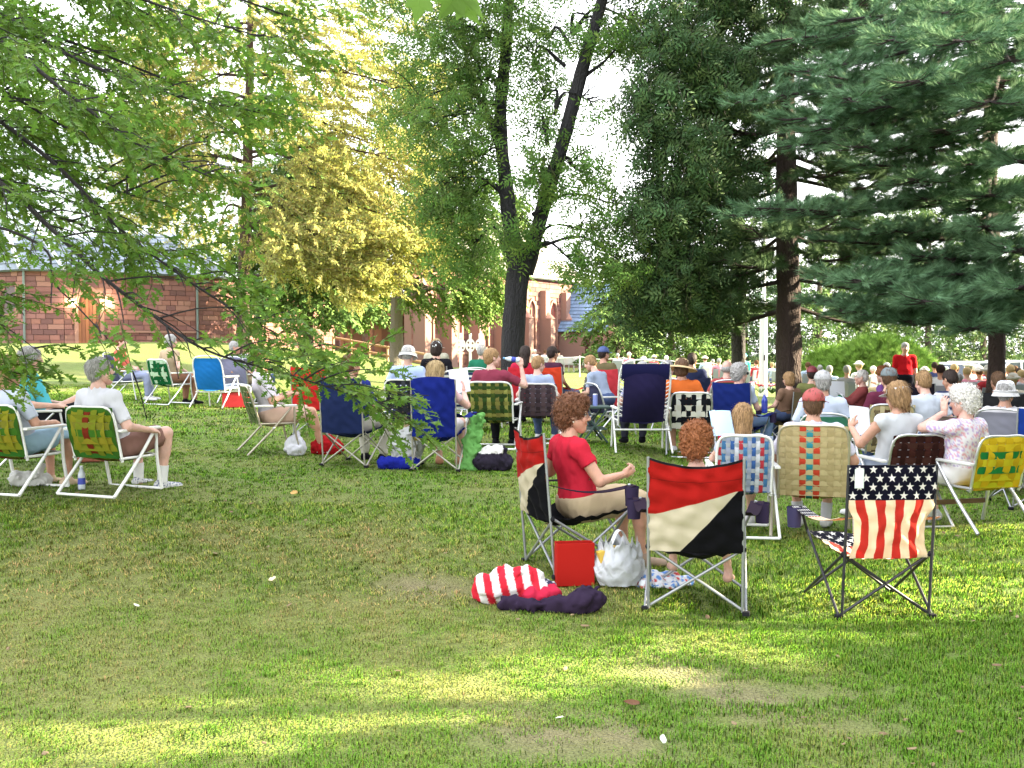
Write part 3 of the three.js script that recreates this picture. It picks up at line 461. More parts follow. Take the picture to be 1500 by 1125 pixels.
{ // broad oak whose boughs hang in from off the frame's edge; trunk stands beside the lawn
  const q = rng(31), base = spot(-560, 8.2), T = thing('oak_tree', 'overhanging oak with lobed leaves on long drooping boughs', 'tree'), B = bark(C(0.035, 0.028, 0.028)), list = [];
  part('trunk', limb([base.clone().add(V(0, -0.2, 0)), base.clone().add(V(0.1, 2.5, 0)), base.clone().add(V(0.3, 6, 0.2)), base.clone().add(V(0.2, 11, 0))], [0.42, 0.3, 0.24, 0.06], 12, 24), B, T);
  const boughs = [
    [[[-260, 120, 7.6], [0, 268, 7.4], [75, 335, 7.2], [150, 405, 7.0], [215, 455, 6.9], [300, 512, 6.8], [420, 548, 6.9], [560, 592, 7.1]], 0.03, 1.1],
    [[[-260, 20, 8.0], [-40, 150, 8], [80, 240, 7.9], [170, 330, 7.8], [260, 400, 7.7], [370, 470, 7.6], [470, 520, 7.5]], 0.03, 1.0],
    [[[-200, 300, 6.6], [20, 340, 6.5], [70, 370, 6.5], [78, 412, 6.4], [112, 448, 6.4], [165, 505, 6.4], [195, 545, 6.5]], 0.016, 0.22],
    [[[-260, -120, 8.4], [0, 20, 8.4], [120, 90, 8.3], [260, 140, 8.2], [380, 165, 8.1]], 0.035, 0.95],
    [[[-240, -60, 7.2], [0, 60, 7.2], [90, 130, 7.1], [200, 210, 7], [310, 260, 7]], 0.035, 0.9],
    [[[-200, -200, 9], [60, -60, 9], [240, 10, 8.8], [400, 60, 8.6]], 0.035, 1],
    [[[-260, 380, 7.4], [-70, 430, 7.2], [10, 480, 7.2], [75, 530, 7.2]], 0.016, 0.5],
    [[[-260, 330, 8.2], [-80, 400, 8.2], [0, 440, 8.2], [50, 460, 8.2]], 0.012, 0.4],
  ];
  for (const [pts, r, dens] of boughs) {
    const P = pts.map((p) => at(...p)); P.unshift(V(base.x + 0.2, Math.max(2, P[0].y + 0.3), base.z)); const c = new THREE.CatmullRomCurve3(P, false, 'centripetal'), L = c.getLength();
    part('bough', limb(P, [r * 1.0, r * 0.55, r * 0.33, r * 0.12], 7, 40), B, T);
    const shoots = [];
    for (let t = 0.3; t < 1; t += 0.085 / L / Math.max(0.2, dens)) {
      const p = c.getPointAt(t), tan = c.getTangentAt(t), side = q() < 0.5 ? 1 : -1, dir = tan.clone().multiplyScalar(0.8).add(V(tan.z * side, 0, -tan.x * side).multiplyScalar(0.5 + q() * 0.5)).add(V(0, (q() - 0.5) * 1.1 + 0.05, 0)).normalize(), len = (0.25 + 0.55 * q()) * (1.15 - 0.6 * t), e = p.clone().addScaledVector(dir, len);
      shoots.push(limb([p, p.clone().lerp(e, 0.5).add(V(0, 0.03, 0)), e], [0.007, 0.005, 0.003], 4, 4));
      for (let k = 0; k < 3; k++) list.push({ p: p.clone().lerp(e, 0.15 + 0.4 * k), dir: dir.clone().add(V((q() - 0.5) * 0.9, -0.15 + (q() - 0.5) * 0.7, (q() - 0.5) * 0.9)), roll: (q() - 0.5) * 1.2, s: 0.65 + 0.4 * q(), col: C(0.085, 0.185, 0.018).lerp(C(0.14, 0.255, 0.035), q()) });
    }
    part('twigs', merge(shoots), B, T).userData.kind = 'stuff';
  }
  // higher, farther boughs closing the upper corner
  const vols = [vol(60, 60, 10, 1.3, 0.9, 1, 80), vol(250, 40, 10.5, 1.3, 0.6, 1, 75), vol(120, 200, 9.5, 1.0, 0.6, 0.8, 60), vol(330, 150, 10, 0.9, 0.45, 0.8, 46), vol(250, 300, 9, 0.75, 0.5, 0.6, 40), vol(30, 300, 9.5, 0.5, 0.6, 0.6, 26), vol(-150, 150, 9, 1.3, 1.8, 1.4, 130), vol(440, 30, 10.5, 0.7, 0.45, 0.6, 26), vol(180, 350, 8.4, 0.4, 0.25, 0.4, 12), vol(-10, 545, 8, 0.22, 0.2, 0.3, 7)];
  part('limbs', branches(vols, (c) => V(base.x + 0.2, c.y + 0.4, base.z), q, 0.03, 5), B, T).userData.kind = 'stuff';
  fill(list, vols, q, { axis: base, droop: 0.2, colA: C(0.085, 0.18, 0.018), colB: C(0.15, 0.265, 0.035), s0: 0.85, s1: 1.3 });
  // the boughs are bare above the seated couple and open towards the church wall
  const open = (p) => { const k = 1500 / -p.z, x = 750 + p.x * k, y = 508 - (p.y - EYE) * k; return (x < 115 && y > 540) || (x >= 115 && x < 340 && y > 500 + 0.06 * (x - 115)) || (x > 10 && x < 300 && y > 385 && q() < 0.74) || (x > 200 && x < 600 && y < 330 && q() < 0.45) || (x < 290 && y > 225 && y < 395 && q() < 0.5) || (x > 335 && x < 470 && y > 525 && q() < 0.6) || (x > 600 && y > 300); };
  for (let i = list.length - 1; i >= 0; i--) if (open(list[i].p)) list.splice(i, 1);
  crown(T, SPRAY.oak, THIN, list);
}
{ // maple twig hanging in at the top edge, close overhead
  const T = thing('maple_twig', 'broad green maple leaves hanging in close overhead', 'maple leaves'), LM = mat(C(0.13, 0.24, 0.035), 0.96, { transmission: 0.45, thickness: 0 });
  const big = (px, py, d, len, rx, ry, rz) => { const o = { p: [], c: [], tint: [1, 1, 1] }; leafTris(o, PROFILE.maple, len, len * 0.62, new THREE.Matrix4().makeRotationFromEuler(new THREE.Euler(rx, ry, rz)).setPosition(at(px, py, d)), 1); part('leaf', done(o), LM, T); };
  big(690, -42, 2.6, 0.15, 0.55, 0.2, 2.55); big(660, -30, 2.65, 0.13, 0.3, -0.4, -2.6); big(620, -40, 2.7, 0.13, 0.2, 0.3, 3.0);
  part('twig', limb([at(300, -420, 2.9), at(560, -150, 2.7), at(690, -40, 2.6)], [0.009, 0.006, 0.003], 6), bark(C(0.08, 0.05, 0.04)), T);
}
{ // sunlit pin oak
  const q = rng(41), b = spot(356, 29.2), T = thing('pin_oak', 'slender pin oak with sunlit yellow-green layered foliage', 'tree'), B = bark(C(0.07, 0.042, 0.034)), list = [];
  const tp = [b.clone().add(V(0, -0.2, 0)), at(357, 430, 29.2), at(362, 260, 29.2), at(366, 80, 29.2), at(368, -150, 29.2)]; part('trunk', limb(tp, [0.25, 0.17, 0.14, 0.1, 0.04], 12, 30), B, T);
  const vols = [vol(250, 90, 28.6, 1.7, 0.9, 1.4, 90), vol(235, 190, 28.4, 1.5, 0.7, 1.2, 90), vol(300, 255, 28.2, 1.4, 0.6, 1.1, 90), vol(215, 260, 28.6, 1.2, 0.6, 1.1, 60), vol(600, 130, 28.6, 1.2, 0.8, 1.1, 70), vol(600, 240, 28.2, 1.1, 0.6, 1.0, 70), vol(300, 60, 29.2, 2.02, 1.23, 1.79, 138), vol(440, 60, 28.7, 1.90, 1.01, 1.68, 138), vol(520, 110, 29.2, 1.79, 0.90, 1.57, 126), vol(430, 170, 28.2, 1.79, 0.78, 1.46, 138), vol(300, 170, 29.2, 1.57, 0.67, 1.34, 92), vol(540, 210, 28.8, 1.68, 0.78, 1.46, 114), vol(270, 225, 29.4, 1.46, 0.67, 1.34, 92), vol(250, 300, 29.7, 1.34, 0.56, 1.12, 69), vol(460, 250, 28.2, 1.68, 0.67, 1.34, 138), vol(420, 310, 28.0, 1.46, 0.62, 1.23, 126), vol(530, 300, 28.1, 1.79, 0.67, 1.46, 172), vol(470, 350, 27.5, 1.68, 0.56, 1.34, 184), vol(575, 345, 27.6, 1.34, 0.50, 1.12, 126), vol(430, 382, 27.2, 1.12, 0.39, 1.01, 103), vol(520, 395, 27.2, 1.12, 0.45, 1.01, 126), vol(500, 425, 27.0, 0.56, 0.25, 0.56, 34), vol(615, 365, 27.8, 0.67, 0.28, 0.56, 41), vol(390, 360, 28.7, 1.01, 0.45, 1.01, 57), vol(360, -60, 29.2, 3.36, 1.79, 2.91, 276), vol(560, -10, 29.2, 1.79, 1.12, 1.57, 103), vol(320, 340, 30.4, 1.01, 0.45, 0.90, 34), vol(620, 330, 28.2, 0.78, 0.45, 0.67, 34), vol(230, 150, 30.2, 1.12, 0.90, 1.12, 57)];
  const trunkAt = (c) => { const y = clamp(c.y + 0.5, 2.5, 15), t = clamp((y - 1) / 12); return V(lerp(tp[1].x, tp[3].x, t), y, -29.2); };
  part('limbs', branches(vols, trunkAt, q, 0.05, 8), B, T).userData.kind = 'stuff';
  fill(list, vols, q, { axis: b, droop: 0.3, colA: C(0.3, 0.34, 0.085), colB: C(0.42, 0.43, 0.14), roll: 2.4, layers: 2, s0: 0.75, s1: 1.2, hollow: 0.15 });
  crown(T, SPRAY.pin, THIN, list);
}
{ // forked ash tree in the middle of the lawn
  const q = rng(51), b = spot(750, 21), T = thing('forked_ash_tree', 'dark forked ash tree with two rising stems over the audience', 'tree'), B = bark(C(0.02, 0.019, 0.022)), list = [];
  part('trunk', merge([limb([b.clone().add(V(-0.02, -0.25, 0)), b.clone().add(V(0, 0.35, 0)), at(752, 480, 21), at(757, 420, 21), at(765, 370, 21)], [0.36, 0.26, 0.225, 0.24, 0.25], 14, 26),
    limb([at(760, 400, 21), at(748, 330, 21.1), at(740, 260, 21.2), at(733, 180, 21.3), at(742, 60, 21.5), at(752, -140, 21.8)], [0.21, 0.16, 0.145, 0.13, 0.115, 0.06], 12, 30),
    limb([at(768, 400, 21), at(785, 345, 20.9), at(800, 290, 20.8), at(830, 190, 20.6), at(856, 90, 20.4), at(885, -10, 20.2), at(925, -160, 20)], [0.21, 0.155, 0.145, 0.135, 0.125, 0.11, 0.05], 12, 30)]), B, T);
  part('limb', limb([at(856, 112, 20.5), at(885, 90, 20.3), at(905, 68, 20.2)], [0.05, 0.03, 0.015], 6), B, T); part('limb', limb([at(738, 240, 21.2), at(715, 170, 21), at(700, 90, 21)], [0.07, 0.05, 0.02], 6), B, T); part('limb', limb([at(735, 200, 21.3), at(690, 120, 22), at(676, 20, 22)], [0.06, 0.05, 0.03], 6), B, T);
  const vols = [vol(715, 120, 21.2, 0.6, 0.9, 0.8, 50), vol(700, 230, 21.2, 0.6, 0.7, 0.7, 50), vol(780, 90, 21, 0.6, 0.8, 0.7, 18), vol(800, 200, 20.8, 0.5, 0.6, 0.6, 12), vol(870, 150, 20.4, 0.6, 0.5, 0.6, 8), vol(760, 20, 21, 0.8, 0.6, 0.8, 50), vol(880, 30, 20.4, 0.8, 0.5, 0.8, 44), vol(650, 50, 21, 1.1, 1.0, 1.3, 100), vol(610, 150, 21.5, 0.8, 0.8, 1.0, 44), vol(665, 170, 20.6, 1.0, 0.8, 1.1, 90), vol(650, 270, 21, 0.8, 0.8, 1.0, 66), vol(680, 290, 21.4, 0.8, 0.8, 0.9, 70), vol(690, 360, 22, 0.7, 0.6, 0.8, 50), vol(700, 60, 21, 0.6, 0.9, 0.9, 34), vol(800, 60, 21, 0.7, 0.7, 0.9, 30), vol(790, 150, 21, 0.5, 0.6, 0.6, 20), vol(780, 250, 20.6, 0.4, 0.5, 0.5, 22), vol(845, 250, 20.4, 0.8, 0.7, 0.8, 44), vol(870, 340, 20.4, 0.7, 0.45, 0.7, 40), vol(840, 385, 20.4, 0.45, 0.22, 0.4, 16), vol(905, 380, 20.4, 0.5, 0.3, 0.5, 20), vol(760, 330, 20.5, 0.35, 0.4, 0.4, 18), vol(640, -40, 21, 2, 1.3, 1.8, 170), vol(870, -80, 20.6, 2.2, 0.7, 1.8, 120), vol(930, 30, 20.5, 0.9, 0.7, 0.9, 50), vol(905, 300, 20.6, 0.5, 0.5, 0.5, 26), vol(760, -120, 21, 3, 0.8, 2.5, 120)];
  const trunkAt = (c) => { const l = c.x < 0.2; return l ? V(-0.14, clamp(c.y - 0.2, 3.6, 9), -21.2) : V(clamp(0.3 + (c.y - 4) * 0.22, 0.4, 1.8), clamp(c.y - 0.2, 3.6, 9), -20.6); };
  part('limbs', branches(vols, trunkAt, q, 0.045, 9), B, T).userData.kind = 'stuff';
  fill(list, vols, q, { axis: b, droop: 0.5, colA: C(0.1, 0.2, 0.04), colB: C(0.16, 0.28, 0.065), s0: 0.8, s1: 1.25, hollow: 0.1 });
  crown(T, SPRAY.ash, THIN, list);
}
{ // tree behind with grey trunk
  const q = rng(61), b = spot(581, 33), T = thing('linden_tree', 'round green tree with smooth grey trunk in front of the nave', 'tree'), B = bark(C(0.2, 0.17, 0.14)), list = [];
  part('trunk', limb([b.clone().add(V(0, -0.2, 0)), at(581, 500, 33), at(582, 430, 33), at(590, 300, 33)], [0.27, 0.2, 0.19, 0.1], 12, 20), B, T);
  const vols = [vol(640, 425, 33, 1.5, 0.7, 1.3, 130), vol(700, 400, 33, 1.3, 1.2, 1.3, 130), vol(560, 400, 34, 1.4, 0.7, 1.3, 110), vol(610, 340, 33, 2, 1.2, 1.8, 160), vol(700, 300, 33.5, 1.5, 1.2, 1.5, 130), vol(600, 230, 34, 2.2, 1.4, 2, 160), vol(680, 430, 32, 0.9, 0.5, 0.8, 60), vol(620, 130, 34, 2, 1.5, 2, 120), vol(720, 430, 33, 0.5, 0.6, 0.6, 30)];
  part('limbs', branches(vols, (c) => V(b.x, clamp(c.y - 0.5, 3, 9), b.z), q, 0.06, 6), B, T).userData.kind = 'stuff';
  fill(list, vols, q, { axis: b, droop: 0.45, colA: C(0.09, 0.18, 0.03), colB: C(0.14, 0.24, 0.05) });
  crown(T, SPRAY.pin, LEAF, list);
}
{ // dark leafy tree left of the pine, hanging ash-like foliage
  const q = rng(71), b = spot(1082, 24), T = thing('hickory_tree', 'dark hanging hickory foliage reaching from treetop to eye level', 'tree'), B = bark(C(0.05, 0.045, 0.045)), list = [];
  part('trunk', limb([b.clone().add(V(0, -0.2, 0)), at(1080, 420, 24), at(1060, 200, 23.6), at(1050, -150, 23)], [0.19, 0.15, 0.13, 0.05], 10, 20), B, T);
  const vols = [vol(985, 60, 20, 0.9, 0.9, 0.9, 130), vol(1040, 110, 20.3, 0.9, 0.8, 0.9, 120), vol(960, 150, 19.8, 0.7, 0.8, 0.8, 110), vol(1000, 220, 20, 0.8, 0.8, 0.8, 120), vol(965, 300, 20.2, 0.6, 0.8, 0.7, 100), vol(1010, 330, 21, 0.9, 0.9, 0.9, 130), vol(980, 400, 21, 0.7, 0.7, 0.8, 100), vol(1040, 420, 22, 0.9, 0.6, 0.9, 110), vol(1060, 250, 22, 1, 1.3, 1, 150), vol(1000, -60, 20.5, 1.6, 1.1, 1.6, 160), vol(1100, 20, 22, 1.4, 1.2, 1.3, 140), vol(930, 420, 21, 0.4, 0.4, 0.4, 26), vol(950, 460, 22, 0.5, 0.25, 0.5, 24)];
  part('limbs', branches(vols, (c) => V(b.x - 0.3, clamp(c.y - 0.1, 2.5, 9), -23.5), q, 0.04, 7), B, T).userData.kind = 'stuff';
  fill(list, vols, q, { axis: b, droop: 0.65, colA: C(0.034, 0.072, 0.026), colB: C(0.062, 0.115, 0.042), hollow: 0 });
  crown(T, SPRAY.ash, LEAF, list);
}
// white pines: whorled boughs of soft needle plumes
function pine(label, base, trunkPts, radii, boughs, seed, colA, colB, dens = 1, kinds = SPRAY.tuft) {
  const q = rng(seed), T = thing('white_pine', label, 'tree'), B = bark(C(0.05, 0.032, 0.028)), list = [];
  part('trunk', limb(trunkPts, radii, 12, 30), B, T);
  for (const [from, to, width, sag = 0.25] of boughs) {
    const mid = from.clone().lerp(to, 0.55).add(V(0, -sag, 0)), c = new THREE.CatmullRomCurve3([from, mid, to]), L = c.getLength(), twigs = [limb([from, mid, to], [0.05, 0.03, 0.012], 6, 14)];
    for (let t = 0.18; t < 1; t += 0.11 / L / dens) {
      const p = c.getPoint(t), tan = c.getTangent(t), sd = q() < 0.5 ? 1 : -1, w = width * (0.35 + 0.65 * Math.sin(Math.PI * Math.min(1, t * 0.85 + 0.1))) * (0.6 + 0.5 * q());
      const dir = V(tan.z * sd, 0, -tan.x * sd).multiplyScalar(0.85).addScaledVector(tan, 0.65).add(V(0, 0.1 + (q() - 0.5) * 0.55, 0)).normalize(), e = p.clone().addScaledVector(dir, w);
      twigs.push(limb([p, p.clone().lerp(e, 0.5).add(V(0, -0.03, 0)), e], [0.01, 0.007, 0.004], 4, 3));
      for (let s = 0.25; s <= 1.01; s += 0.13 / Math.max(0.15, w)) list.push({ p: p.clone().lerp(e, s).add(V((q() - 0.5) * 0.08, (q() - 0.5) * 0.1, (q() - 0.5) * 0.08)), dir: dir.clone().add(V((q() - 0.5) * 0.9, 0.35 * q(), (q() - 0.5) * 0.9)), roll: q() * 6, s: 0.85 + 0.5 * q(), col: colA.clone().lerp(colB, q()) });
    }
    const bg = part('bough', twigs[0], B, T); part('twigs', merge(twigs.slice(1)), B, bg).userData.kind = 'stuff';
  }
  crown(T, kinds, NEEDLE, list, 'needles'); return T;
}
{
  const b = spot(1157, 22), q = rng(81), A = [];
  const tx = (y) => V(lerp(b.x, at(1150, 0, 22).x, clamp(y / 9)), y, -22);
  for (let k = 0; k < 64; k++) { const y = 2.3 + 9.5 * (k / 64) + q() * 0.3, az = k * 2.4 + q(), L = lerp(3.3, 1.6, k / 64) * (0.75 + 0.4 * q()); if (Math.sin(az) < -0.75 && y < 5.5) continue; A.push([tx(y), tx(y).add(V(Math.cos(az) * L, 0.15 - 0.5 * q(), -Math.sin(az) * L)), 0.75, 0.3]); }
  for (const [px, py, d, w] of [[1010, 120, 20.6, 0.5], [1095, 330, 19.5, 0.5], [1230, 320, 19.6, 0.6], [1250, 240, 20, 0.6], [1060, 380, 20.5, 0.6], [1260, 370, 20.5, 0.6]]) { const e = at(px, py, d); A.push([tx(e.y + 0.3), e, w]); }
  pine('tall dark white pine with thick brown trunk behind the flagpole', b, [b.clone().add(V(0, -0.2, 0)), tx(1.2), tx(4), tx(8), tx(14)], [0.36, 0.27, 0.23, 0.18, 0.05], A, 82, C(0.055, 0.1, 0.04), C(0.085, 0.14, 0.06), 1.05, SPRAY.bigtuft);
}
{
  const b = spot(1452, 19), q = rng(91), A = [], tx = (y) => V(b.x + 0.1 * Math.sin(y), y, -19);
  for (const [px, py, d, w, py0] of [[1180, 105, 15, 0.8, 20], [1080, 150, 16, 0.7, 60], [1200, 190, 15, 0.9, 130], [1280, 160, 14.5, 0.8, 90], [1150, 215, 16, 0.7, 150], [1070, 315, 15.6, 0.55, 280], [1210, 300, 17, 0.6, 260], [1215, 405, 15, 0.7, 385], [1300, 425, 14.6, 0.75, 400], [1190, 440, 16.5, 0.6, 420], [1330, 470, 15, 0.6, 440], [1280, 465, 17, 0.6, 440], [1380, 20, 15, 0.9, -30], [1300, 60, 14, 0.8, 0], [1560, 440, 14, 0.7, 420], [1600, 300, 15, 0.9, 280], [1570, 160, 14, 0.9, 130], [1340, 345, 18, 0.5, 330], [1400, 400, 15, 0.6, 385], [1260, 240, 18, 0.7, 220], [1330, 215, 17.5, 0.5, 200], [1440, 470, 14.5, 0.55, 440], [1480, 90, 13.5, 0.8, 40], [1420, 240, 15, 0.5, 215], [1230, 30, 16, 0.9, -30], [1130, 60, 17, 0.8, -10], [1240, 145, 13.5, 0.8, 100], [1160, 175, 14.5, 0.8, 120], [1330, 120, 13, 0.8, 80], [1250, 215, 14.5, 0.7, 190], [1350, 290, 16, 0.6, 270], [1250, 410, 13.8, 0.7, 390], [1350, 440, 13.2, 0.75, 420], [1230, 455, 15, 0.6, 440], [1110, 305, 15.2, 0.5, 285], [1400, 60, 13, 0.9, 20], [1450, 150, 13, 0.9, 110], [1440, 330, 14, 0.5, 310], [1500, 420, 13, 0.7, 390], [1420, 480, 13.6, 0.5, 450], [1260, 335, 16, 0.6, 315], [1350, 375, 15.5, 0.7, 355], [1450, 285, 15, 0.7, 260], [1490, 365, 14, 0.7, 340], [1330, 262, 15, 0.7, 240], [1200, 352, 17, 0.6, 335], [1420, 305, 16, 0.6, 285], [1500, 235, 14, 0.8, 210], [1380, 190, 14.5, 0.8, 165], [1290, 385, 17, 0.6, 370]]) { const e = at(px, py, d); A.push([tx(at(px, py0, 19).y), e, w, 0.15]); }
  for (let k = 0; k < 26; k++) { const y = 6.5 + k * 0.28, az = k * 2.4 + q(), L = lerp(3.6, 1.2, k / 26); A.push([tx(y), tx(y).add(V(Math.cos(az) * L, 0.3 * q(), Math.sin(az) * L)), 0.8]); }
  pine('broad white pine with blue-green plumes sweeping over the crowd', b, [b.clone().add(V(0, -0.2, 0)), tx(1.5), tx(5), tx(9), tx(14)], [0.2, 0.15, 0.14, 0.1, 0.04], A, 92, C(0.085, 0.175, 0.085), C(0.14, 0.245, 0.125), 1.35);
}
// trees beyond the lawn
function farTree(px, d, h, r, label, seed, colA, colB, y0 = 0.25, n = 420, tr = 0.2) {
  const q = rng(seed), b = spot(px, d), T = thing('park_tree', label, 'tree', null, 0, 'trees along the far edge of the lawn'), list = [], vols = [];
  part('trunk', limb([b.clone().add(V(0, -0.3, 0)), b.clone().add(V(0.2 * (q() - 0.5), h * 0.4, 0)), b.clone().add(V(0, h * 0.85, 0))], [tr * 1.3, tr, tr * 0.3], 8, 12), bark(C(0.08, 0.06, 0.05)), T);
  for (let k = 0; k < 12; k++) { const t = y0 + (1 - y0) * ((k + 0.5) / 12), rr = r * Math.sqrt(Math.max(0.15, 1 - ((t - 0.45) / 0.6) ** 2)), a = k * 2.4; vols.push([V(b.x + Math.cos(a) * rr * 0.5, b.y + h * t, b.z + Math.sin(a) * rr * 0.5), rr * 0.62, h * 0.1, rr * 0.62, Math.round(n / 12)]); }
  part('limbs', branches(vols, (c) => V(b.x, c.y - 0.5, b.z), q, tr * 0.3, 2), bark(C(0.08, 0.06, 0.05)), T).userData.kind = 'stuff';
  fill(list, vols, q, { axis: b, droop: 0.3, colA, colB, s0: 0.8, s1: 1.4, hollow: 0 }); crown(T, SPRAY.far, LEAF, list); return T;
}
{
  const g1 = C(0.075, 0.14, 0.03), g2 = C(0.1, 0.17, 0.04), b1 = C(0.05, 0.1, 0.04), b2 = C(0.075, 0.13, 0.055);
  farTree(905, 58, 6.4, 2.1, 'low rounded tree beside the church porch', 201, g1, g2, 0.08, 420); farTree(985, 62, 6.2, 2.4, 'bushy green tree standing behind the white-chaired listeners', 202, g1, g2, 0.08, 460); farTree(1035, 66, 5.6, 2.2, 'low bushy tree between hickory and flagpole', 203, g1, g2, 0.08, 420);
  farTree(1090, 74, 9, 3, 'dark evergreen mass behind the flagpole', 204, b1, b2, 0.05, 480); farTree(1200, 70, 12, 3.4, 'broad tree behind the clipped yew dome', 205, g1, g2, 0.05, 460); farTree(1265, 84, 14, 3.8, 'tall pale-leaved tree past the clipped dome', 206, g1, g2, 0.05, 460);
  farTree(1360, 78, 14.5, 4.2, 'tall woodland tree standing behind the parked white cars', 207, g1, g2, 0.05, 700); farTree(1440, 86, 15.5, 4.4, 'rounded woodland tree beyond the car park', 208, g1, g2, 0.05, 460); farTree(1530, 76, 15, 4.4, 'woodland tree at the end of the car row', 209, b1, g2, 0.05, 460); farTree(1310, 95, 8, 4, 'low dense tree closing the far woods', 210, b1, b2, 0.03, 440); farTree(1150, 95, 9, 4, 'dense tree far behind the brown pine trunk', 211, b1, g1, 0.03, 440); farTree(1470, 100, 9, 4, 'blue-green tree closing the view past the cars', 215, b1, b2, 0.03, 440); farTree(930, 90, 9, 3, 'tall tree rising behind the church gable', 212, g1, g2, 0.2, 400);
  farTree(690, 84, 12, 4.2, 'tall tree rising behind the nave roof', 213, g1, g2, 0.3, 420); farTree(240, 74, 15, 5, 'big tree rising behind the chapel roof', 214, g1, g2, 0.4, 460); farTree(452, 47.5, 9.5, 3.2, 'leafy tree standing close before the chapel wall', 219, g1, g2, 0.2, 1700); farTree(70, 76, 20, 6, 'tall dense tree rising past the chapel ridge', 220, g1, g2, 0.35, 900); farTree(420, 84, 21, 6, 'very tall tree behind the pin oak and church', 221, g1, g2, 0.35, 900); farTree(1560, 90, 9, 4, 'dense tree off the end of the woods', 216, b1, b2, 0.03, 400); farTree(1390, 104, 9.5, 4.2, 'dense shadowed tree in the deepest row of woods', 217, b1, b2, 0.03, 400); farTree(1230, 104, 9, 4, 'rounded tree in the deepest row of woods', 218, b1, g1, 0.03, 400);
}
// the planting beside the lawn, towards the low sun, that keeps it in shade: clear-stemmed trees over a hedge, with a slit of light between
function groveTree(x, z, r, y0, h, label, seed, n, small, name = 'grove_tree', cat = 'tree') {
  const q = rng(seed), b = V(x, ground(x, z), z), T = thing(name, label, cat, null, 0, cat === 'tree' ? 'grove beside the lawn' : 'hedge beside the lawn'), list = [], vols = [], m = 8;
  part('trunk', limb([b.clone().add(V(0, -0.3, 0)), b.clone().add(V(0, h * 0.5, 0)), b.clone().add(V(0, h * 0.95, 0))], [r * 0.06, r * 0.032, 0.03], 10, 14), bark(C(0.08, 0.06, 0.05)), T);
  for (let k = 0; k < m; k++) { const t = (k + 0.5) / m, rr = r * (t < 0.7 ? 1 : Math.sqrt(1 - ((t - 0.7) / 0.34) ** 2)); vols.push([V(b.x, lerp(y0, h, t) + b.y, b.z), rr, (h - y0) * 0.075, rr, Math.round(n / m)]); }
  fill(list, vols, q, { axis: b, droop: 0.05, colA: C(0.045, 0.085, 0.03), colB: C(0.07, 0.12, 0.035), roll: 2, s0: small ? 0.3 : 0.45, s1: small ? 0.45 : 0.7, hollow: 0.6 }); crown(T, SPRAY.shade, LEAF, list); return T;
}
[-5, -2, 1, 4, 7, 10, 13].forEach((t, k) => groveTree(12.2 + 0.886 * t, -4.95 - 0.464 * t, 2.2, 7.45 + 0.08 * t, 15, ['first', 'second', 'third', 'fourth', 'fifth', 'sixth', 'seventh'][k] + ' clear-stemmed tree over the hedge, counted from the open lawn', 301 + k, 2600));
for (let k = 0; k < 13; k++) { const t = -7 + k * 1.25; groveTree(12 + 0.886 * t, -4.95 - 0.464 * t, 1.0, 0.25, 4.2, 'dense leafy hedge shrub in the row under the clear-stemmed trees', 320 + k, 1100, true, 'hedge_shrub', 'shrub'); }
groveTree(14.2, -13.2, 2.7, 0.8, 7.4, 'low-branched tree behind the clear-stemmed row, next to the seats', 341, 2400); groveTree(15.6, -17.2, 2.6, 0.6, 5.8, 'low-branched tree next to the broad white pine', 342, 2400); groveTree(18.5, -20.8, 2.3, 0.6, 5.6, 'low-branched tree ending the grove by the sunny lawn', 343, 2200);
